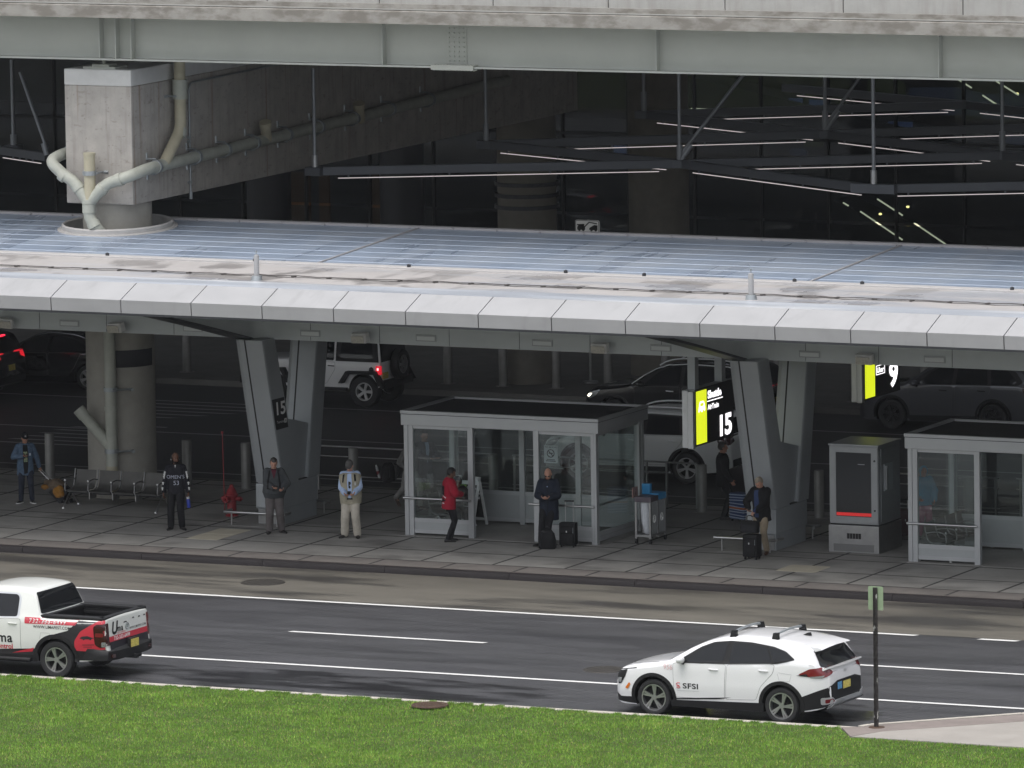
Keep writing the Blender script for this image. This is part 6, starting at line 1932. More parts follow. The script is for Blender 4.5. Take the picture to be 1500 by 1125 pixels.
PEOPLE = []
class Person:
    def __init__(s, label, loc, rz, H=1.75, skin_=SK_L, feet=((-.11, 0), (.11, .02)), toe=(-12, 12), hip=(0, 0, .93), lean=0., side=0., twist=0., head=(0, 0), hands=((-.26, -.02, .82), (.26, -.02, .82)),
                 poles=((-.6, .8, 0), (.6, .8, 0)), curl=(.6, .6), palm=((1, 0, 0), (-1, 0, 0)), belly=0., group='people waiting on the pavement', kneepole=((0, -1, 0), (0, -1, 0)), ankle=(.085, .085), hanim=None, group_on=True):
        s.root = empty('person', (loc[0], loc[1], .15 if len(loc) < 3 else loc[2]), rz, label, 'person', group)
        s.root.scale = (H/1.75,)*3
        s.skin = skin_; s.belly = belly
        Rm = Euler((-lean, side, 0)).to_matrix()    # lean>0 bends forward (towards -y)
        Rm = Euler((lean, side, twist), 'XYZ').to_matrix()
        hipc = Vector(hip)
        s.P = lambda x, y, u: hipc+Rm @ Vector((x, y, u))
        s.Rm = Rm
        P = s.P
        s.hip = [hipc+Vector((-.088, 0, -.03)), hipc+Vector((.088, 0, -.03))]
        s.ank = [Vector((feet[i][0], feet[i][1], ankle[i] if len(feet[i]) < 3 else feet[i][2])) for i in (0, 1)]
        s.knee = []
        for i in (0, 1):
            k_, a_ = ik(s.hip[i], s.ank[i], .435, .425, kneepole[i]); s.knee.append(k_); s.ank[i] = a_
        s.toe = [Vector((math.sin(R(toe[i])), -math.cos(R(toe[i])), 0)) for i in (0, 1)]
        s.sh = [P(-.178, .005, .455), P(.178, .005, .455)]
        s.el, s.wr = [], []
        for i in (0, 1):
            e, w = ik(s.sh[i], hands[i], .285, .255, poles[i]); s.el.append(e); s.wr.append(w)
        s.neck = P(0, .012, .52)
        hy, hp = head
        s.Hm = Matrix.Translation(P(0, -.012-.06*max(0, hp)/60, .655-.02*max(0, hp)/45)) @ (Rm.to_4x4() if abs(lean) < .3 else Matrix.Identity(4)) @ Euler((R(hp), 0, R(hy)), 'XYZ').to_matrix().to_4x4()
        s.palm, s.curl = palm, curl
        s.make_body()
    def h(s, p): return s.Hm @ Vector(p)
    def make_body(s):
        bm = B()
        loft(bm, torso_rings(s.P, -.018, -.10, .545, s.belly*.8))
        for i in (0, 1):
            sg = (-1, 1)[i]
            capsule(bm, s.sh[i], .052, s.el[i], .040); capsule(bm, s.el[i], .040, s.wr[i], .027, 12, .85)
            capsule(bm, s.hip[i], .082, s.knee[i], .053); capsule(bm, s.knee[i], .052, s.ank[i], .036)
            t = s.toe[i]
            capsule(bm, s.ank[i]-Vector((0, 0, .045))-t*.02, .028, s.ank[i]-Vector((0, 0, .055))+t*.09, .017)
            d = (s.wr[i]-s.el[i]).normalized()
            hand(bm, s.wr[i], d, s.palm[i], -sg, s.curl[i])
        capsule(bm, s.neck-(s.Hm @ Vector((0, 0, 0))-s.neck).normalized()*.05, .058, s.h((0, .012, -.05)), .052)
        Hh = s.Hm
        ellipsoid(bm, Hh @ Vector((0, .012, .032)), (.076, .096, .098), Hh.to_3x3().to_4x4())
        ellipsoid(bm, Hh @ Vector((0, -.022, -.035)), (.064, .070, .078), Hh.to_3x3().to_4x4())
        ellipsoid(bm, Hh @ Vector((0, -.062, -.088)), (.030, .026, .022), Hh.to_3x3().to_4x4())
        capsule(bm, s.h((0, -.088, .018)), .011, s.h((0, -.107, -.022)), .0155, 8)
        for sg in (-1, 1):
            ellipsoid(bm, s.h((sg*.077, .012, -.004)), (.011, .022, .033), Hh.to_3x3().to_4x4(), 8, 6)
            ellipsoid(bm, s.h((sg*.034, -.082, .030)), (.022, .012, .008), Hh.to_3x3().to_4x4(), 8, 6)
        me = remesh(bm, .0085, 3)
        s.body = obj('body', me, s.skin, s.root, 180)
        bm = B()
        for sg in (-1, 1): ellipsoid(bm, s.h((sg*.031, -.083, .010)), (.012, .007, .006), Hh.to_3x3().to_4x4(), 8, 6)
        obj('eyes', bm, m_eye, s.body, 60)
        bm = B(); ellipsoid(bm, s.h((0, -.086, -.056)), (.024, .008, .006), Hh.to_3x3().to_4x4(), 10, 6); obj('mouth', bm, m_lip, s.body, 60)
    def top(s, m, grow=.012, hem=-.12, sleeve=1., name='jacket', collar=0., flare=0., fold=.010, puff=0., shoulder=1.):
        bm = B()
        loft(bm, torso_rings(s.P, grow, hem, .53, s.belly, shoulder, flare))
        for i in (0, 1):
            capsule(bm, s.sh[i]+(s.P(0, 0, .45)-s.sh[i])*.15, .062+grow, s.el[i], .050+grow*.9+puff)
            if sleeve > .5:
                e = s.el[i]+(s.wr[i]-s.el[i])*min(1, sleeve)*.97
                capsule(bm, s.el[i], .048+grow*.9+puff, e, .037+grow*.8+puff*.4)
        if collar:
            tube(bm, [s.P(.068*math.cos(a), .012+.066*math.sin(a), .53+.012*math.sin(a)) for a in [2*PI*j/16 for j in range(16)]], collar, 8, closed=True)
        me = remesh(bm, .0125, 3, fold)
        o = obj(name, me, m, s.root, 180)
        s.topbvh = BVHTree.FromObject(o, bpy.context.evaluated_depsgraph_get()) if False else BVHTree.FromPolygons([v.co for v in me.vertices], [p.vertices for p in me.polygons])
        s.topo = o
        return o
    def pants(s, m, grow=.012, name='trousers', cuff=1.0, fold=.010, wide=0.):
        bm = B()
        loft(bm, torso_rings(s.P, grow, -.10, .10, s.belly*.8))
        for i in (0, 1):
            capsule(bm, s.hip[i], .088+grow+s.belly*.1, s.knee[i], .060+grow+wide*.6); capsule(bm, s.knee[i], .060+grow+wide*.6, s.ank[i]+(s.knee[i]-s.ank[i])*(.04/cuff), .048+grow+wide)
        return obj(name, remesh(bm, .0125, 3, fold), m, s.root, 180)
    def shoes(s, m, sole=None, L=.17):
        for i in (0, 1):
            bm = B(); t = s.toe[i]; u = Vector((0, 0, 1)); a_ = t.cross(u)
            base = s.ank[i]-Vector((0, 0, .085))
            if base.z > .03:                        # a lifted heel tips the shoe forward
                t = (t+Vector((0, 0, -.9))).normalized(); u = a_.cross(t)
            rings = []
            for q, w, h in ((-.085, .024, .05), (-.07, .036, .075), (-.02, .042, .095), (.04, .046, .08), (.10, .050, .058), (.155, .044, .046), (.185, .022, .032)):
                rings.append([base+t*q+a_*(w*math.cos(2*PI*k/14))+u*(h*.5+h*.5*math.sin(2*PI*k/14)) for k in range(14)])
            loft(bm, rings)
            sh_ = obj('shoe', bm, m, s.root, 60)
            if sole:
                bm = B()
                rr = []
                for q, w in ((-.088, .026), (-.07, .040), (.04, .049), (.10, .053), (.16, .046), (.19, .022)):
                    rr.append([base+t*q+a_*w+u*.002, base+t*q-a_*w+u*.002, base+t*q-a_*w+u*.028, base+t*q+a_*w+u*.028])
                loft(bm, rr); obj('sole', bm, sole, sh_)
    def hair(s, m, back=-.05, front=.055, grow=1.07, name='hair', vol=0.):
        bm = B()
        ellipsoid(bm, (0, .014, .034), (.079*grow, .098*grow+vol, .100*grow+vol), u=24, v=16)
        dele = [v for v in bm.verts if (v.co.y < -.02 and v.co.z < front+.35*max(0, v.co.y+.06)) or (v.co.z < back) or (abs(v.co.x) > .05 and v.co.y < .0 and v.co.z < .01)]
        bmesh.ops.delete(bm, geom=dele, context='VERTS')
        for v in bm.verts:
            v.co += Vector((math.sin(v.co.z*90+v.co.x*70), math.sin(v.co.x*110), math.sin(v.co.y*95)))*.0022
            v.co = s.Hm @ v.co
        bmesh.ops.solidify(bm, geom=bm.faces[:], thickness=.008)
        return obj(name, bm, m, s.body, 60)
    def cap(s, m, badge=None):
        bm = B()
        ellipsoid(bm, (0, .012, .045), (.086, .106, .105), u=24, v=16)
        bmesh.ops.delete(bm, geom=[v for v in bm.verts if v.co.z < .035], context='VERTS')
        for v in bm.verts: v.co = s.Hm @ v.co
        bmesh.ops.solidify(bm, geom=bm.faces[:], thickness=.006)
        br = [(.075*math.cos(a)*1.0, -.075-.075*max(0, math.sin(a))**.8, .047-.012*math.sin(a)) for a in [PI*j/12 for j in range(13)]]
        vs = [bm.verts.new(s.h(p)) for p in br]+[bm.verts.new(s.h((-.07, -.045, .045))), bm.verts.new(s.h((.07, -.045, .045)))]
        f = bm.faces.new(vs); r_ = bmesh.ops.extrude_face_region(bm, geom=[f])
        for v in r_['geom']:
            if isinstance(v, bmesh.types.BMVert): v.co += s.Hm.to_3x3() @ Vector((0, 0, .006))
        o = obj('cap', bm, m, s.body, 50)
        if badge:
            bm = B(); ellipsoid(bm, s.h((0, -.088, .09)), (.022, .008, .018)); obj('cap_badge', bm, badge, o)
        return o
    def glasses(s, m):
        bm = B()
        for sg in (-1, 1):
            prism(bm, rnd([(sg*.012, -.004), (sg*.052, -.004), (sg*.050, .026), (sg*.012, .026)], .01), 'y', -.098, -.092)
            tube(bm, [(sg*.05, -.095, .018), (sg*.077, .0, .014)], .003, 5)
        tube(bm, [(-.012, -.096, .016), (.012, -.096, .016)], .003, 5)
        for v in bm.verts: v.co = s.Hm @ v.co
        obj('sunglasses', bm, m, s.body)
    def beard(s, m):
        bm = B(); ellipsoid(bm, (0, -.025, -.05), (.069, .074, .072), u=20, v=14)
        bmesh.ops.delete(bm, geom=[v for v in bm.verts if v.co.z > -.045-.3*max(0, -v.co.y-.05) or v.co.y > .01], context='VERTS')
        for v in bm.verts: v.co = s.Hm @ v.co
        bmesh.ops.solidify(bm, geom=bm.faces[:], thickness=-.004)
        obj('beard', bm, m, s.body, 60)
    def on(s, poly, name, m, off=.006, back=False, step=.03, thick=0., parent=None, sidedir=None):
        """a patch lying on the garment: polygon in torso (x, u)"""
        bm = B()
        f = bm.faces.new([bm.verts.new((a, b, 0)) for a, b in poly]); bmesh.ops.triangulate(bm, faces=[f])
        for ax in (0, 1):
            lo = min(p[ax] for p in poly); hi = max(p[ax] for p in poly); k_ = lo+step
            while k_ < hi:
                n = Vector((1, 0, 0)) if ax == 0 else Vector((0, 1, 0))
                bmesh.ops.bisect_plane(bm, geom=bm.verts[:]+bm.edges[:]+bm.faces[:], plane_co=n*k_, plane_no=n); k_ += step
        sg = 1 if back else -1
        for v in bm.verts:
            o = s.P(v.co.x, sg*.6, v.co.y); d = s.Rm @ Vector((0, -sg, 0))
            hit = s.topbvh.ray_cast(o, d)
            if hit[0] is None: hit = s.topbvh.find_nearest(s.P(v.co.x, sg*.1, v.co.y))
            v.co = hit[0]-d*off
        if thick: bmesh.ops.solidify(bm, geom=bm.faces[:], thickness=thick)
        return obj(name, bm, m, parent or s.topo, 60)
    def words(s, t, h, x, u, m, bold=.03, name='lettering', off=.007):
        bm = text_bm(t, h, bold=bold, align='CENTER')
        for v in bm.verts:
            o = s.P(v.co.x+x, -.6, v.co.y+u); d = s.Rm @ Vector((0, 1, 0))
            hit = s.topbvh.ray_cast(o, d)
            v.co = (hit[0] if hit[0] is not None else s.P(v.co.x+x, -.13, v.co.y+u))-d*off
        return obj(name, bm, m, s.topo)
    def phone(s, i, label, c=None):
        d = (s.wr[i]-s.el[i]).normalized()
        p = s.wr[i]+d*.10+Vector(s.palm[i]).normalized()*.028 if c is None else Vector(c)
        bm = B(); bx(bm, -.036, .036, -.075, .075, -.005, .005, 0, .003)
        o = obj('phone', bm, M['black'])
        o.matrix_world = s.root.matrix_basis @ Matrix.Translation(p) @ Euler((R(-35), 0, R(10))).to_matrix().to_4x4()
        tag(o, label, 'phone', 'phones in hands')
        bm = B(); bx(bm, -.032, .032, -.07, .07, .0052, .0062); q = obj('screen', bm, m_dead, o)
        return o
    def straps(s, m, w=.035):
        for sg in (-1, 1):
            s.on([(sg*.075, .50), (sg*(.075+w), .50), (sg*(.12+w), .22), (sg*(.125+w), .10), (sg*.125, .10), (sg*.115, .22)], 'strap', m, .010, thick=.006, parent=None)
m_dead = mat('phone_screen', (.05, .055, .06), .1)
m_jean = cloth('dark_jeans', (.022, .027, .042)); m_blackcl = cloth('black_cloth', (.012, .012, .014)); m_blackcl2 = cloth('charcoal_cloth', (.022, .022, .025))
m_shoeb = mat('black_shoe', (.012, .011, .011), .4); m_sole = mat('white_sole', (.55, .55, .54), .6); m_brownsh = mat('brown_shoe', (.06, .03, .02), .45)
m_hairb = mat('black_hair', (.010, .009, .009), .6, var=.3, vscale=40); m_hairg = mat('grey_hair', (.26, .22, .17), .6, var=.25, vscale=40); m_hairdb = mat('dark_grey_hair', (.04, .035, .032), .6, var=.3, vscale=40)

# man in a denim jacket, phone up, pulling a bag
m_denim = cloth('denim', (.075, .115, .175), .25, .85, 14); m_print = mat('shirt_print', (.42, .40, .26), .8, var=.6, vscale=30, col2=(.05, .14, .07))
p = Person('man in an open blue denim jacket and dark cap pulling a loaded trolley bag', (-15.30, 6.09), R(30), 1.68, SK_T, feet=((-.12, .02), (.15, -.02)), toe=(-35, 20), hands=((-.06, -.24, 1.17), (.36, .10, .80)), poles=((-.9, .4, -.2), (.4, .8, 0)),
           head=(8, 14), palm=((.6, 0, .8), (-.7, -.7, 0)), curl=(1.0, 1.3), belly=.02)
p.top(m_denim, .026, -.24, 1, 'denim_jacket', .016, .05, .014)
p.on([(-.055, .50), (.055, .50), (.075, .30), (.07, .0), (.05, -.18), (-.03, -.20), (-.05, 0), (-.06, .3)], 'black_tee', m_blackcl, .005)
p.on([(-.042, .34), (.05, .34), (.052, .09), (-.035, .09)], 'printed_front', m_print, .009)
p.on([(.085, .30), (.135, .30), (.135, .24), (.085, .24)], 'pocket_tag', mat('pale_tag', (.45, .52, .62), .7), .008)
p.pants(m_jean, .014); p.shoes(m_shoeb, m_sole); p.cap(m_blackcl, mat('cap_badge', (.25, .25, .25), .6)); p.hair(m_hairdb, -.06, .05)
p.phone(0, 'phone held up by the man in the denim jacket')
DEN = p
# man with headphones
p = Person('man in black with white headphones, lettered sweatshirt and a blue bottle in his hand', (-9.98, 3.42), R(22), 1.79, SK_D, feet=((-.13, 0), (.12, -.03)), toe=(-18, 30), hands=((-.275, -.06, .80), (.275, -.05, .82)), head=(28, -2), palm=((1, -.3, 0), (-1, -.3, 0)), curl=(.7, 1.4))
m_hood = cloth('black_sweat', (.014, .014, .019))
p.top(m_hood, .02, -.13, 1, 'sweatshirt', .018, 0, .012)
m_lt = mat('pale_lettering', (.40, .42, .50), .7)
p.words("OMEN'S", .082, .0, .22, m_lt, .0); p.words('53', .10, .02, .08, m_lt, .0)
p.on([(-.018, .52), (.018, .52), (0, .455)], 'white_neck', m_sole, .006)
bm = B()
for i in (0, 1):
    for q in (.10, .42, .74, 1.06, 1.35):
        a = s_ = None
        if q < .9: c_ = p.sh[i].lerp(p.el[i], .35+q*.65/1.0*.8)
        else: c_ = p.el[i].lerp(p.wr[i], (q-.9)*1.6)
        o = c_+Vector(((-.035, .04)[i], -.062, 0))
        ellipsoid(bm, o+Vector((0, 0, .012)), (.024, .012, .024), u=10, v=6); bx(bm, o.x-.013, o.x+.013, o.y-.008, o.y+.008, o.z-.034, o.z-.006)
obj('sleeve_print', bm, m_sole, p.topo)
p.pants(m_blackcl, .016, wide=.012); p.shoes(m_shoeb); p.beard(m_hairb)
bm = B()
tube(bm, [p.h((.088*math.cos(a), .012, .03+.105*math.sin(a))) for a in [PI*j/14 for j in range(15)]], .008, 6)
for sg in (-1, 1): ellipsoid(bm, p.h((sg*.088, .010, .0)), (.02, .033, .042), p.Hm.to_3x3().to_4x4(), 12, 8)
hp_ = obj('headphones', bm, M['black'], p.body, 60)
bm = B()
for sg in (-1, 1): ellipsoid(bm, p.h((sg*.102, .008, -.022)), (.010, .016, .018), u=8, v=6)
obj('ear_shell', bm, m_sole, hp_, 60)
m_blue = mat('blue_bottle', (.02, .045, .34), .3)
w = p.root.matrix_basis @ p.wr[1]
b_ = empty('bottle', (w.x+.02, w.y-.01, w.z-.37), R(0), 'blue bottle with white cap hanging from the headphones man\'s hand', 'bottle'); b_.rotation_euler = (0, R(-5), 0)
bm = B(); lathe(bm, [(0, 0), (.038, 0), (.042, .02), (.042, .18), (.03, .20)], 16); obj('body', bm, m_blue, b_, 40)
bm = B(); lathe(bm, [(.034, .20), (.036, .24), (.0, .245)], 14); tube(bm, [(-.02, 0, .235), (-.02, 0, .27), (.02, 0, .27), (.02, 0, .235)], .006, 6); obj('cap', bm, m_sole, b_, 40)
# heavy man in a grey sweater
p = Person('heavy man in a charcoal sweater with a burgundy collar, looking down at his phone', (-7.62, 3.66), R(26), 1.76, SK_L, feet=((-.12, -.06), (.15, .02)), toe=(-10, 38), hands=((-.02, -.30, 1.07), (.20, -.24, 1.03)), poles=((-.6, .9, -.3), (.6, .9, -.3)), head=(6, 22), belly=.125, palm=((.5, 0, .8), (-.6, 0, .7)), curl=(1.0, 1.1))
m_grey = cloth('charcoal_knit', (.055, .060, .064), .12)
p.top(m_grey, .036, -.13, 1, 'sweater', .012, 0, .012, .018, 1.14)
m_burg = cloth('burgundy', (.09, .016, .028))
p.on([(-.062, .53), (.062, .53), (.03, .40), (.0, .31), (-.03, .42)], 'burgundy_collar', m_burg, .007)
p.straps(m_blackcl); p.pants(cloth('taupe_trousers', (.105, .093, .092)), .026, wide=.012); p.shoes(m_shoeb); p.hair(m_hairdb, -.05, .07)
p.phone(0, 'phone in the charcoal sweater man\'s hand')
GREY = p
# man in a beige vest
p = Person('man in a beige utility vest, light blue shirt and grey cap, looking down', (-5.68, 3.62), R(20), 1.80, SK_L, feet=((-.14, -.02), (.14, -.06)), toe=(-35, 10), hands=((-.10, -.26, 1.00), (.11, -.26, 1.01)), poles=((-.5, .9, -.3), (.5, .9, -.3)), head=(-6, 30), belly=.045, palm=((.6, 0, .7), (-.6, 0, .7)), curl=(1.0, 1.0), side=-.02)
m_sky = cloth('sky_blue_shirt', (.42, .53, .74), .08); m_beige = cloth('beige_vest', (.33, .305, .235), .12); m_khaki = cloth('khaki_trousers', (.44, .405, .345), .12)
p.top(m_sky, .022, -.08, 1, 'shirt', .014, 0, .013, .008)
sv = p.topo
bm = B(); loft(bm, torso_rings(p.P, .060, -.18, .50, p.belly, 1.05)); me = remesh(bm, .0125, 3, .012)
vest = obj('vest', me, m_beige, p.root, 180); p.topbvh = BVHTree.FromPolygons([v.co for v in me.vertices], [q.vertices for q in me.polygons]); p.topo = vest
p.on([(-.04, .50), (.045, .50), (.055, .30), (.045, .10), (.03, -.06), (-.03, -.06), (-.04, .10), (-.05, .3)], 'shirt_front', m_sky, .006)
p.on([(-.06, -.035), (.06, -.035), (.06, -.07), (-.06, -.07)], 'belt', M['black'], .010)
p.on([(-.02, .32), (.03, .31), (.035, .27), (.0, .24), (.03, .20), (.015, .165), (-.02, .19)], 'hanging_sunglasses', M['black'], .016, thick=.006)
for sg in (-1, 1):
    p.on([(sg*.085, .0), (sg*.165, .0), (sg*.165, -.12), (sg*.085, -.12)], 'vest_pocket', m_beige, .016, thick=.01)
p.on([(.11, .30), (.145, .30), (.145, .235), (.11, .235)], 'white_tag', m_sole, .012)
p.on([(.10, .48), (.14, .46), (.15, .33), (.11, .33)], 'strap', m_blackcl, .012, thick=.006); p.on([(-.14, .46), (-.10, .48), (-.13, .30), (-.16, .30)], 'strap', m_blackcl, .012, thick=.006)
p.pants(m_khaki, .026, wide=.016, fold=.016); p.shoes(m_shoeb); p.cap(mat('grey_cap', (.075, .07, .068), .85)); p.hair(m_hairg, -.05, .04)
bm = B()
for i in (0, 1): bx(bm, -.02, .02, -.05, .05, -.07, .06, 0, .01); [setattr(v, 'co', v.co+p.knee[i].lerp(p.hip[i], .35)+Vector(((-.10, .10)[i], 0, 0))) for v in bm.verts[-24:]]
bm.free()
p.phone(1, 'phone in the beige vest man\'s hands', (0, -.30, 1.02))
# walking man behind the shelter
p = Person('man in a grey top striding right behind the large shelter, backpack slung low', (-6.50, 8.35), R(62), 1.72, SK_L, feet=((-.06, .50, .20), (.07, -.28)), toe=(0, 0), hip=(0, 0, .89), hands=((-.22, -.18, .95), (.24, .16, .85)), head=(0, 0), ankle=(.20, .085), lean=.06, palm=((1, 0, 0), (-1, 0, 0)))
p.top(cloth('grey_top', (.16, .155, .15)), .02, -.08, 1, 'sweater'); p.pants(cloth('pale_grey_trousers', (.28, .27, .26)), .018); p.shoes(m_brownsh); p.hair(m_hairdb, -.06, .05)
bp = empty('backpack', (-6.98, 8.32, .72), R(62), 'black and red backpack with a bottle slung behind the striding man', 'backpack')
m_bp = cloth('backpack_black', (.02, .018, .02)); m_bpr = cloth('backpack_red', (.14, .015, .025))
bm = B(); loft(bm, [[Vector((rx*math.cos(2*PI*k/18), .12+ry*math.sin(2*PI*k/18), z)) for k in range(18)] for z, rx, ry in ((.0, .12, .08), (.04, .17, .12), (.2, .18, .13), (.36, .16, .11), (.44, .10, .06))]); obj('sack', bm, m_bp, bp, 60)
bm = B(); loft(bm, [[Vector((rx*math.cos(2*PI*k/14), .22+ry*math.sin(2*PI*k/14), z)) for k in range(14)] for z, rx, ry in ((.03, .10, .03), (.08, .13, .06), (.2, .12, .06), (.25, .08, .03))]); obj('red_pocket', bm, m_bpr, bp, 60)
bm = B(); tube(bm, [(-.18, .2, .10), (-.22, .26, .36)], .035, 12); tube(bm, [(-.22, .26, .36), (-.226, .268, .40)], .022, 10, 1); tube(bm, [(-.195, .222, .18), (-.205, .236, .26)], .037, 12, 2); obj('bottle', bm, [M['steel_dull'], m_sole, m_bpr], bp, 60)
bm = B(); tube(bm, bend([(-.1, .02, .42), (-.12, -.12, .40), (-.12, -.14, .15), (-.1, .0, .06)]), .016, 6); tube(bm, bend([(.1, .02, .42), (.12, -.12, .40), (.12, -.14, .15), (.1, .0, .06)]), .016, 6); obj('strap', bm, m_bp, bp, 60)
# man in a suit jacket seen through the glass
p = Person('man in dark suit jacket and pale blue shirt behind the large shelter', (-6.38, 8.85), R(58), 1.80, SK_L, feet=((-.10, .16), (.10, -.22)), toe=(0, 0), hip=(0, 0, .91), hands=((-.08, -.36, 1.10), (.12, -.36, 1.10)), poles=((-.7, .5, -.5), (.7, .5, -.5)), head=(0, 4), palm=((0, 0, 1), (0, 0, 1)))
p.top(cloth('navy_suit', (.022, .028, .038)), .022, -.22, 1, 'suit_jacket', .012); p.on([(-.05, .52), (.05, .52), (.045, .30), (0, .05), (-.045, .30)], 'shirt_front', m_sky, .006)
p.pants(cloth('grey_trousers', (.07, .07, .072)), .014); p.shoes(m_shoeb); p.hair(m_hairdb, -.05, .06)
# red jacket, back turned
p = Person('person in a red jacket with white stripes and black trousers, back turned', (-3.32, 3.78), R(130), 1.70, SK_D, feet=((-.10, .06), (.09, -.05)), toe=(-8, 8), hands=((-.12, -.26, 1.10), (.14, -.24, 1.10)), poles=((-1, .6, -.3), (1, .6, -.3)), head=(-5, 20), palm=((.6, 0, .7), (-.6, 0, .7)), lean=.05)
m_redj = cloth('red_jacket', (.30, .012, .030), .12)
p.top(m_redj, .036, -.17, 1, 'red_jacket', .026, .04, .014, .012)
p.on([(-.10, .36), (.12, .38), (.13, .18), (.02, .12), (-.10, .16)], 'black_yoke', m_blackcl, .006, True)
m_strp = mat('reflective_stripe', (.65, .65, .66), .5)
for q in ([(-.15, .11), (-.02, .16), (-.02, .135), (-.15, .085)], [(.02, .16), (.15, .09), (.15, .065), (.02, .135)], [(-.12, -.02), (-.02, -.02), (-.02, -.045), (-.12, -.045)], [(.05, -.13), (.15, -.13), (.15, -.155), (.05, -.155)], [(.12, .36), (.135, .36), (.15, .22), (.135, .22)]): p.on(q, 'stripe', m_strp, .009, True)
p.on([(-.16, .03), (-.05, .09), (.05, .0), (-.02, -.01)], 'black_panel', m_blackcl, .006, True)
bm = B()
for i in (0, 1):
    c_ = p.el[i]; d = (p.wr[i]-p.el[i]).normalized(); tube(bm, [c_+d*.02, c_+d*.045], .082, 14)
obj('sleeve_band', bm, m_strp, p.topo, 60)
p.pants(m_blackcl, .012); p.shoes(m_shoeb); p.hair(m_hairb, -.095, .06, 1.1)
# hooded person seated in the shelter
p = Person('person in a black hooded coat sitting on the seats inside the large shelter', (-3.98, 5.45), R(48), 1.70, SK_D, feet=((-.12, -.46), (.12, -.46)), toe=(-5, 5), hip=(0, 0, .52), hands=((-.12, -.34, .74), (.10, -.34, .76)), poles=((-1, .2, -.4), (1, .2, -.4)), head=(5, 16), lean=.25, palm=((.5, 0, .8), (-.5, 0, .8)), group='people waiting on the pavement')
p.top(m_blackcl, .034, -.12, 1, 'hooded_coat', .02, 0, .012, .012); p.pants(m_blackcl2, .016); p.shoes(m_shoeb)
bm = B(); ellipsoid(bm, (0, .018, .01), (.105, .125, .135), u=24, v=16)
bmesh.ops.delete(bm, geom=[v for v in bm.verts if v.co.y < -.045 and abs(v.co.x) < .085 and v.co.z < .10], context='VERTS')
for v in bm.verts: v.co = p.Hm @ v.co
bmesh.ops.solidify(bm, geom=bm.faces[:], thickness=.012); obj('hood', bm, m_blackcl, p.topo, 60)
# bald man in a navy coat, leaning on the shelter rail
p = Person('bald bearded man in a long navy coat leaning on the large shelter, reading his phone', (-.98, 4.02), R(14), 1.78, SK_L, feet=((-.16, -.16), (-.02, -.10)), toe=(-55, -8), hip=(.0, .02, .92), lean=.02, hands=((-.085, -.27, 1.08), (.07, -.27, 1.08)), poles=((-.6, .8, -.2), (.6, .8, -.2)), head=(0, 26), palm=((.6, 0, .7), (-.6, 0, .7)), curl=(1.0, 1.0), belly=.02)
m_navy = cloth('navy_coat', (.014, .019, .032))
p.top(m_navy, .036, -.36, 1, 'long_coat', .022, .04, .014, .010)
p.on([(-.006, .48), (.006, .48), (.008, -.32), (-.004, -.32)], 'coat_opening', m_blackcl, .006); p.on([(-.03, .52), (.03, .52), (.0, .44)], 'dark_tee', m_blackcl2, .006); p.on([(-.01, .40), (.012, .40), (.012, .38), (-.01, .38)], 'button', m_sky, .007)
p.pants(m_blackcl, .012); p.shoes(m_shoeb); p.beard(m_hairb); p.glasses(M['black'])
p.phone(1, 'phone held in both hands by the bald man', (-.005, -.335, 1.10))
# man in black behind the lit sign
p = Person('man in black standing beside a striped suitcase behind the lit number 15 sign', (1.02, 9.05), R(118), 1.80, SK_L, feet=((-.11, .0), (.10, -.04)), toe=(-8, 8), hands=((-.27, -.16, .90), (.26, -.05, .84)), head=(10, 0), palm=((1, 0, 0), (-1, 0, 0)))
p.top(m_blackcl, .03, -.20, 1, 'black_jacket', .018, .02); p.pants(m_blackcl, .016); p.shoes(m_shoeb); p.hair(m_hairdb, -.05, .06)
# grey-haired man in a black jacket
p = Person('grey-haired man in a black jacket and blue shirt, head bowed, holding a black bag', (4.02, 4.36), R(-2), 1.78, SK_L, feet=((-.11, .02), (.11, .02)), toe=(-15, 15), hands=((-.17, -.30, 1.02), (-.02, -.27, .97)), poles=((-1, .4, -.4), (.8, .6, -.3)), head=(-14, 34), palm=((.2, -.2, 1), (-.4, 0, -1)), curl=(.8, 1.3), lean=.09)
m_blj = cloth('black_jacket', (.010, .010, .011))
p.top(m_blj, .034, -.20, 1, 'black_jacket', .022, .03, .012)
p.on([(-.085, .49), (.01, .50), (.02, .25), (.0, -.10), (-.10, -.10), (-.10, .2)], 'blue_shirt', cloth('blue_shirt', (.035, .055, .13)), .006)
p.pants(cloth('khaki_trousers_b', (.27, .22, .155)), .018); p.shoes(m_brownsh); p.hair(m_hairg, -.06, .055)
p.phone(0, 'phone in the grey-haired man\'s hand')
GH = p
# person in a blue jacket behind the right shelter
p = Person('person in a bright blue jacket and pink trousers seen through the right shelter', (6.46, 7.75), R(40), 1.66, SK_L, feet=((-.10, .02), (.10, 0)), hands=((-.20, -.22, 1.0), (.22, -.15, .92)), head=(0, 18))
p.top(cloth('blue_jacket', (.04, .34, .58)), .036, -.14, 1, 'blue_jacket', .02, .02, .014, .012); p.pants(cloth('pink_trousers', (.55, .16, .28)), .02); p.shoes(m_shoeb)
bm = B(); ellipsoid(bm, (0, .02, .012), (.105, .12, .135), u=20, v=14); bmesh.ops.delete(bm, geom=[v for v in bm.verts if v.co.y < -.05 and abs(v.co.x) < .08], context='VERTS')
for v in bm.verts: v.co = p.Hm @ v.co
bmesh.ops.solidify(bm, geom=bm.faces[:], thickness=.012); obj('hood', bm, cloth('blue_hood', (.04, .34, .58)), p.topo, 60)

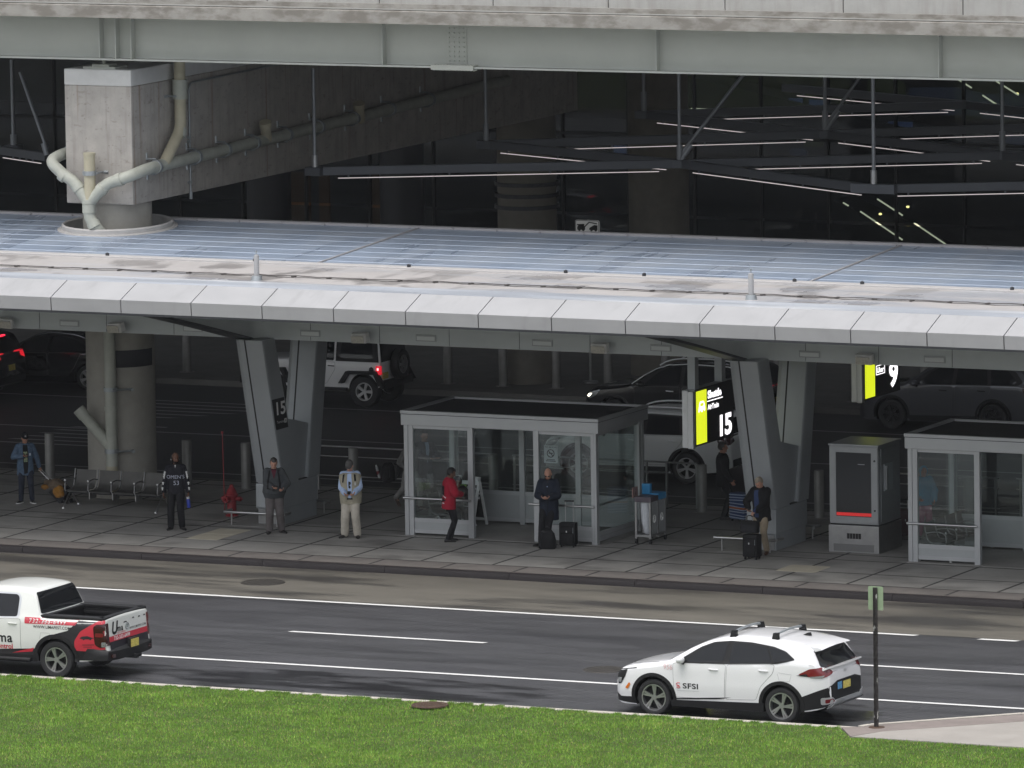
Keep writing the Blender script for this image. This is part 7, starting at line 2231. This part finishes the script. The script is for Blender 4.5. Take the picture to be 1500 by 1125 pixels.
# ------------------------------------------------------------------ luggage
m_case = cloth('suitcase_fabric', (.013, .013, .014), .2); m_tel = mat('telescopic_handle', (.45, .45, .46), .3, .9)
def suitcase(loc, rz, label, m, w=.38, h=.52, d=.24, handle=.42, tilt=0., soft=True, stripe_=None):
    s = empty('suitcase', loc, rz, label, 'suitcase', 'wheeled suitcases')
    s.rotation_euler = (R(tilt), 0, rz)
    bm = B(); bx(bm, -w/2, w/2, -d/2, d/2, .05, .05+h, 0, .035); sh_ = obj('shell', bm, m, s, 40)
    if soft:
        bm = B(); bx(bm, -w/2+.04, w/2-.04, -d/2-.035, -d/2+.02, .10, .05+h*.55, 0, .02); bx(bm, -w/2+.05, w/2-.05, -d/2-.02, -d/2+.02, .05+h*.6, h*.95, 0, .012); obj('front_pocket', bm, m, s, 40)
        bm = B(); bx(bm, -.012, .012, -d/2-.042, -d/2-.034, .05+h*.58, .05+h*.66); obj('tag', bm, m_sole, s)
        bm = B(); tube(bm, [(w/2-.05, -d/2-.008, .12), (w/2-.05, -d/2-.008, h*.9)], .006, 5); obj('zip', bm, M['galv'], s)
    if stripe_:
        bm = B(); r2 = random.Random(4)
        for i in range(9):
            z = .09+i*h/9.5
            a = r2.uniform(-.03, .03)
            prism(bm, [(-w/2-.002, z), (w/2+.002, z+a), (w/2+.002, z+a+.02), (-w/2-.002, z+.02)], 'y', -d/2-.004, d/2+.004)
        obj('stripes', bm, stripe_, s)
        bm = B(); bx(bm, -w/2-.006, w/2+.006, -d/2-.006, d/2+.006, .05+h*.40, .05+h*.47); obj('orange_strap', bm, mat('orange_strap', (.38, .12, .05), .7), s)
    if handle:
        bm = B()
        for x in (-.09, .09): tube(bm, [(x, d/2-.03, .05+h), (x, d/2-.03, .05+h+handle)], .010, 8)
        obj('handle', bm, m_tel, s, 60)
        bm = B(); bx(bm, -.11, .11, d/2-.045, d/2-.015, .05+h+handle-.015, .05+h+handle+.02, 0, .008); obj('grip', bm, M['black'], s)
    for x in (-w/2+.05, w/2-.05):
        for y in (-d/2+.04, d/2-.04):
            bm = B(); lathe(bm, [(0, -.014), (.028, -.014), (.028, .014), (0, .014)], 12, Matrix.Translation((x, y, .028)) @ Matrix.Rotation(PI/2, 4, 'Y')); obj('castor', bm, M['black'], s, 40)
    return s
suitcase((-.46, 3.92, .15), R(8), 'black fabric suitcase with raised handle beside the bald man', m_case, .38, .50, .24, .46)
s2 = empty('bag', (-.78, 3.50, .15), R(10), 'soft black holdall on the pavement in front of the bald man\'s suitcase', 'bag')
bm = B(); loft(bm, [[Vector((rx*math.copysign(abs(math.cos(a))**.7, math.cos(a)), ry*math.copysign(abs(math.sin(a))**.7, math.sin(a)), z)) for a in [2*PI*k/20 for k in range(20)]] for z, rx, ry in ((0, .17, .09), (.03, .20, .12), (.2, .19, .12), (.34, .16, .10), (.42, .10, .05))]); obj('sack', bm, m_case, s2, 60)
bm = B(); tube(bm, bend([(-.1, -.05, .40), (-.1, -.14, .25), (-.12, -.13, .05)]), .012, 6); tube(bm, bend([(-.08, 0, .41), (-.04, 0, .50), (.04, 0, .50), (.08, 0, .41)]), .012, 6); obj('strap', bm, m_blackcl2, s2, 60)
suitcase((4.12, 3.60, .15), R(-4), 'upright black suitcase standing before the grey-haired man', m_case, .36, .50, .25, .0)
bc = empty('briefcase', (4.05, 3.64, .72), R(-4), 'black briefcase resting on the grey-haired man\'s suitcase', 'bag')
bm = B(); bx(bm, -.21, .21, -.08, .08, 0, .27, 0, .03); obj('case', bm, m_case, bc, 40)
bm = B(); bx(bm, -.18, .18, -.098, -.07, .03, .19, 0, .012); obj('pocket', bm, m_blackcl2, bc, 40)
bm = B(); tube(bm, bend([(-.07, 0, .26), (-.07, 0, .38), (.07, 0, .38), (.07, 0, .26)]), .012, 6); obj('grip', bm, M['black'], bc, 60)
bm = B(); bx(bm, -.085, -.078, -.02, -.005, .26, .36); bx(bm, .08, .088, -.02, -.005, .26, .36); obj('rod', bm, m_tel, bc)
suitcase((1.52, 8.9, .15), R(-20), 'blue striped suitcase with an orange strap behind the lit number 15 sign', mat('blue_case', (.03, .06, .16), .45), .44, .60, .28, .0, 0, False, mat('pale_stripe', (.38, .44, .55), .5))
suitcase((6.0, 7.75, .15), R(30), 'dark red suitcase between the kiosk and the right shelter', mat('maroon_case', (.06, .008, .014), .5), .42, .58, .28, .2)
# trolley bag pulled by the denim man, with a brown jacket and an ochre bag strapped on
yb = empty('trolley_bag', (-14.72, 6.45, .15), R(-8), 'tilted trolley bag with a brown coat and ochre bag, pulled by the denim man', 'luggage')
m_brn = cloth('brown_coat', (.13, .095, .065), .3); m_och = cloth('ochre_bag', (.30, .145, .03), .25)
bm = B(); bx(bm, -.19, .19, -.13, .13, .04, .46, 0, .04)
for v in bm.verts: v.co = Matrix.Rotation(R(-52), 3, 'Y') @ v.co
for v in bm.verts: v.co.x += .36; v.co.z += .10
obj('case', bm, m_blackcl2, yb, 40)
bm = B(); r3 = random.Random(5)
for k_ in range(7): ellipsoid(bm, (-.02+r3.uniform(-.16, .16), r3.uniform(-.08, .06), .42+r3.uniform(-.05, .07)), (r3.uniform(.10, .17), .12, r3.uniform(.06, .10)))
obj('brown_coat', remesh(bm, .014, 3, .03), m_brn, yb, 180)
bm = B()
for k_ in range(5): ellipsoid(bm, (.20+r3.uniform(-.10, .10), -.12+r3.uniform(-.04, .04), .24+r3.uniform(-.06, .09)), (r3.uniform(.07, .12), .09, r3.uniform(.07, .11)))
obj('ochre_bag', remesh(bm, .014, 3, .03), m_och, yb, 180)
bm = B()
for k_ in range(3): ellipsoid(bm, (-.24+r3.uniform(-.05, .05), -.06, .33+r3.uniform(-.04, .04)), (.07, .07, .06))
obj('ochre_bundle', remesh(bm, .014, 3, .02), m_och, yb, 180)
hw_ = DEN.root.matrix_basis @ (DEN.wr[1]+(DEN.wr[1]-DEN.el[1]).normalized()*.09)
hl_ = Matrix.Translation(yb.location) @ Matrix.Rotation(R(-8), 4, 'Z')
q0 = hl_.inverted() @ hw_
bm = B()
for dy in (-.07, .07): tube(bm, [Vector((.0, dy, .42)), q0+Vector((0, dy*.6, 0))], .010, 6)
tube(bm, [q0+Vector((0, -.06, 0)), q0+Vector((0, .06, 0))], .016, 8)
obj('pull_handle', bm, m_tel, yb, 60)
bm = B()
for y in (-.12, .12): lathe(bm, [(0, -.02), (.05, -.02), (.05, .02), (0, .02)], 14, Matrix.Translation((.36, y, .05)) @ Matrix.Rotation(PI/2, 4, 'X'))
obj('castor', bm, M['black'], yb, 40)
# ------------------------------------------------------------------ light and camera
w = bpy.data.worlds.new('World'); sc.world = w; w.use_nodes = True
nt = w.node_tree
bg = nt.nodes['Background']
sky = nt.nodes.new('ShaderNodeTexSky'); sky.sky_type = 'NISHITA'; sky.sun_disc = False
SUN_EL, SUN_AZ = 72, 192
sky.sun_elevation = R(SUN_EL); sky.sun_rotation = R(SUN_AZ); sky.air_density = 1.0; sky.dust_density = 4.0; sky.ozone_density = 1.0
hs = nt.nodes.new('ShaderNodeHueSaturation'); hs.inputs['Saturation'].default_value = .30
nt.links.new(sky.outputs[0], hs.inputs['Color']); nt.links.new(hs.outputs[0], bg.inputs['Color'])
bg.inputs['Strength'].default_value = .14
sl = bpy.data.lights.new('sun', 'SUN'); sl.energy = .75; sl.angle = R(50); sl.color = (1, .97, .93)
so = bpy.data.objects.new('sun', sl); COL.objects.link(so)
# sky sun_rotation turns clockwise from +y seen from above
d = Vector((math.sin(R(SUN_AZ))*math.cos(R(SUN_EL)), math.cos(R(SUN_AZ))*math.cos(R(SUN_EL)), math.sin(R(SUN_EL))))
so.rotation_euler = d.to_track_quat('Z', 'Y').to_euler()
so.location = (0, -40, 60)
hz = B(); bx(hz, -90, 140, -200, 62, -1.2, 31)
m_haze = bpy.data.materials.new('haze_air'); m_haze.use_nodes = True; hn = m_haze.node_tree; hn.nodes.clear()
ho = hn.nodes.new('ShaderNodeOutputMaterial'); hv = hn.nodes.new('ShaderNodeVolumePrincipled')
hv.inputs['Color'].default_value = (.90, .92, .96, 1); hv.inputs['Density'].default_value = .00007; hv.inputs['Anisotropy'].default_value = .2
hn.links.new(hv.outputs[0], ho.inputs['Volume'])
tag(obj('haze', hz, m_haze), kind='stuff')
cam = bpy.data.cameras.new('camera'); co = bpy.data.objects.new('camera', cam); COL.objects.link(co)
yaw, pitch, roll = -.44223, .1246744, -.01460
cy, sy, cp, sp, cr, sr = math.cos(yaw), math.sin(yaw), math.cos(pitch), math.sin(pitch), math.cos(roll), math.sin(roll)
fwd = Vector((sy, cy, 0)); rg = Vector((cy, -sy, 0)); up = Vector((0, 0, 1))
f2 = fwd*cp-up*sp; u2 = up*cp+fwd*sp
r3_ = rg*cr+u2*sr; u3 = u2*cr-rg*sr
mx = Matrix((r3_, u3, -f2)).transposed().to_4x4(); mx.translation = Vector((77.1495, -162.7923, 26.8497))
co.matrix_world = mx
cam.sensor_width = 36; cam.lens = 12283/1500*36; cam.clip_start = 1; cam.clip_end = 5000
sc.camera = co
sc.render.resolution_x, sc.render.resolution_y = 1024, 768
sc.view_settings.view_transform = 'Standard'; sc.view_settings.look = 'None'; sc.view_settings.exposure = 0.86; sc.view_settings.gamma = 1
sc.render.engine = 'CYCLES'
sc.cycles.use_denoising = True
sc.cycles.max_bounces = 10; sc.cycles.diffuse_bounces = 5; sc.cycles.glossy_bounces = 4; sc.cycles.transparent_max_bounces = 16
sc.cycles.sample_clamp_indirect = 6
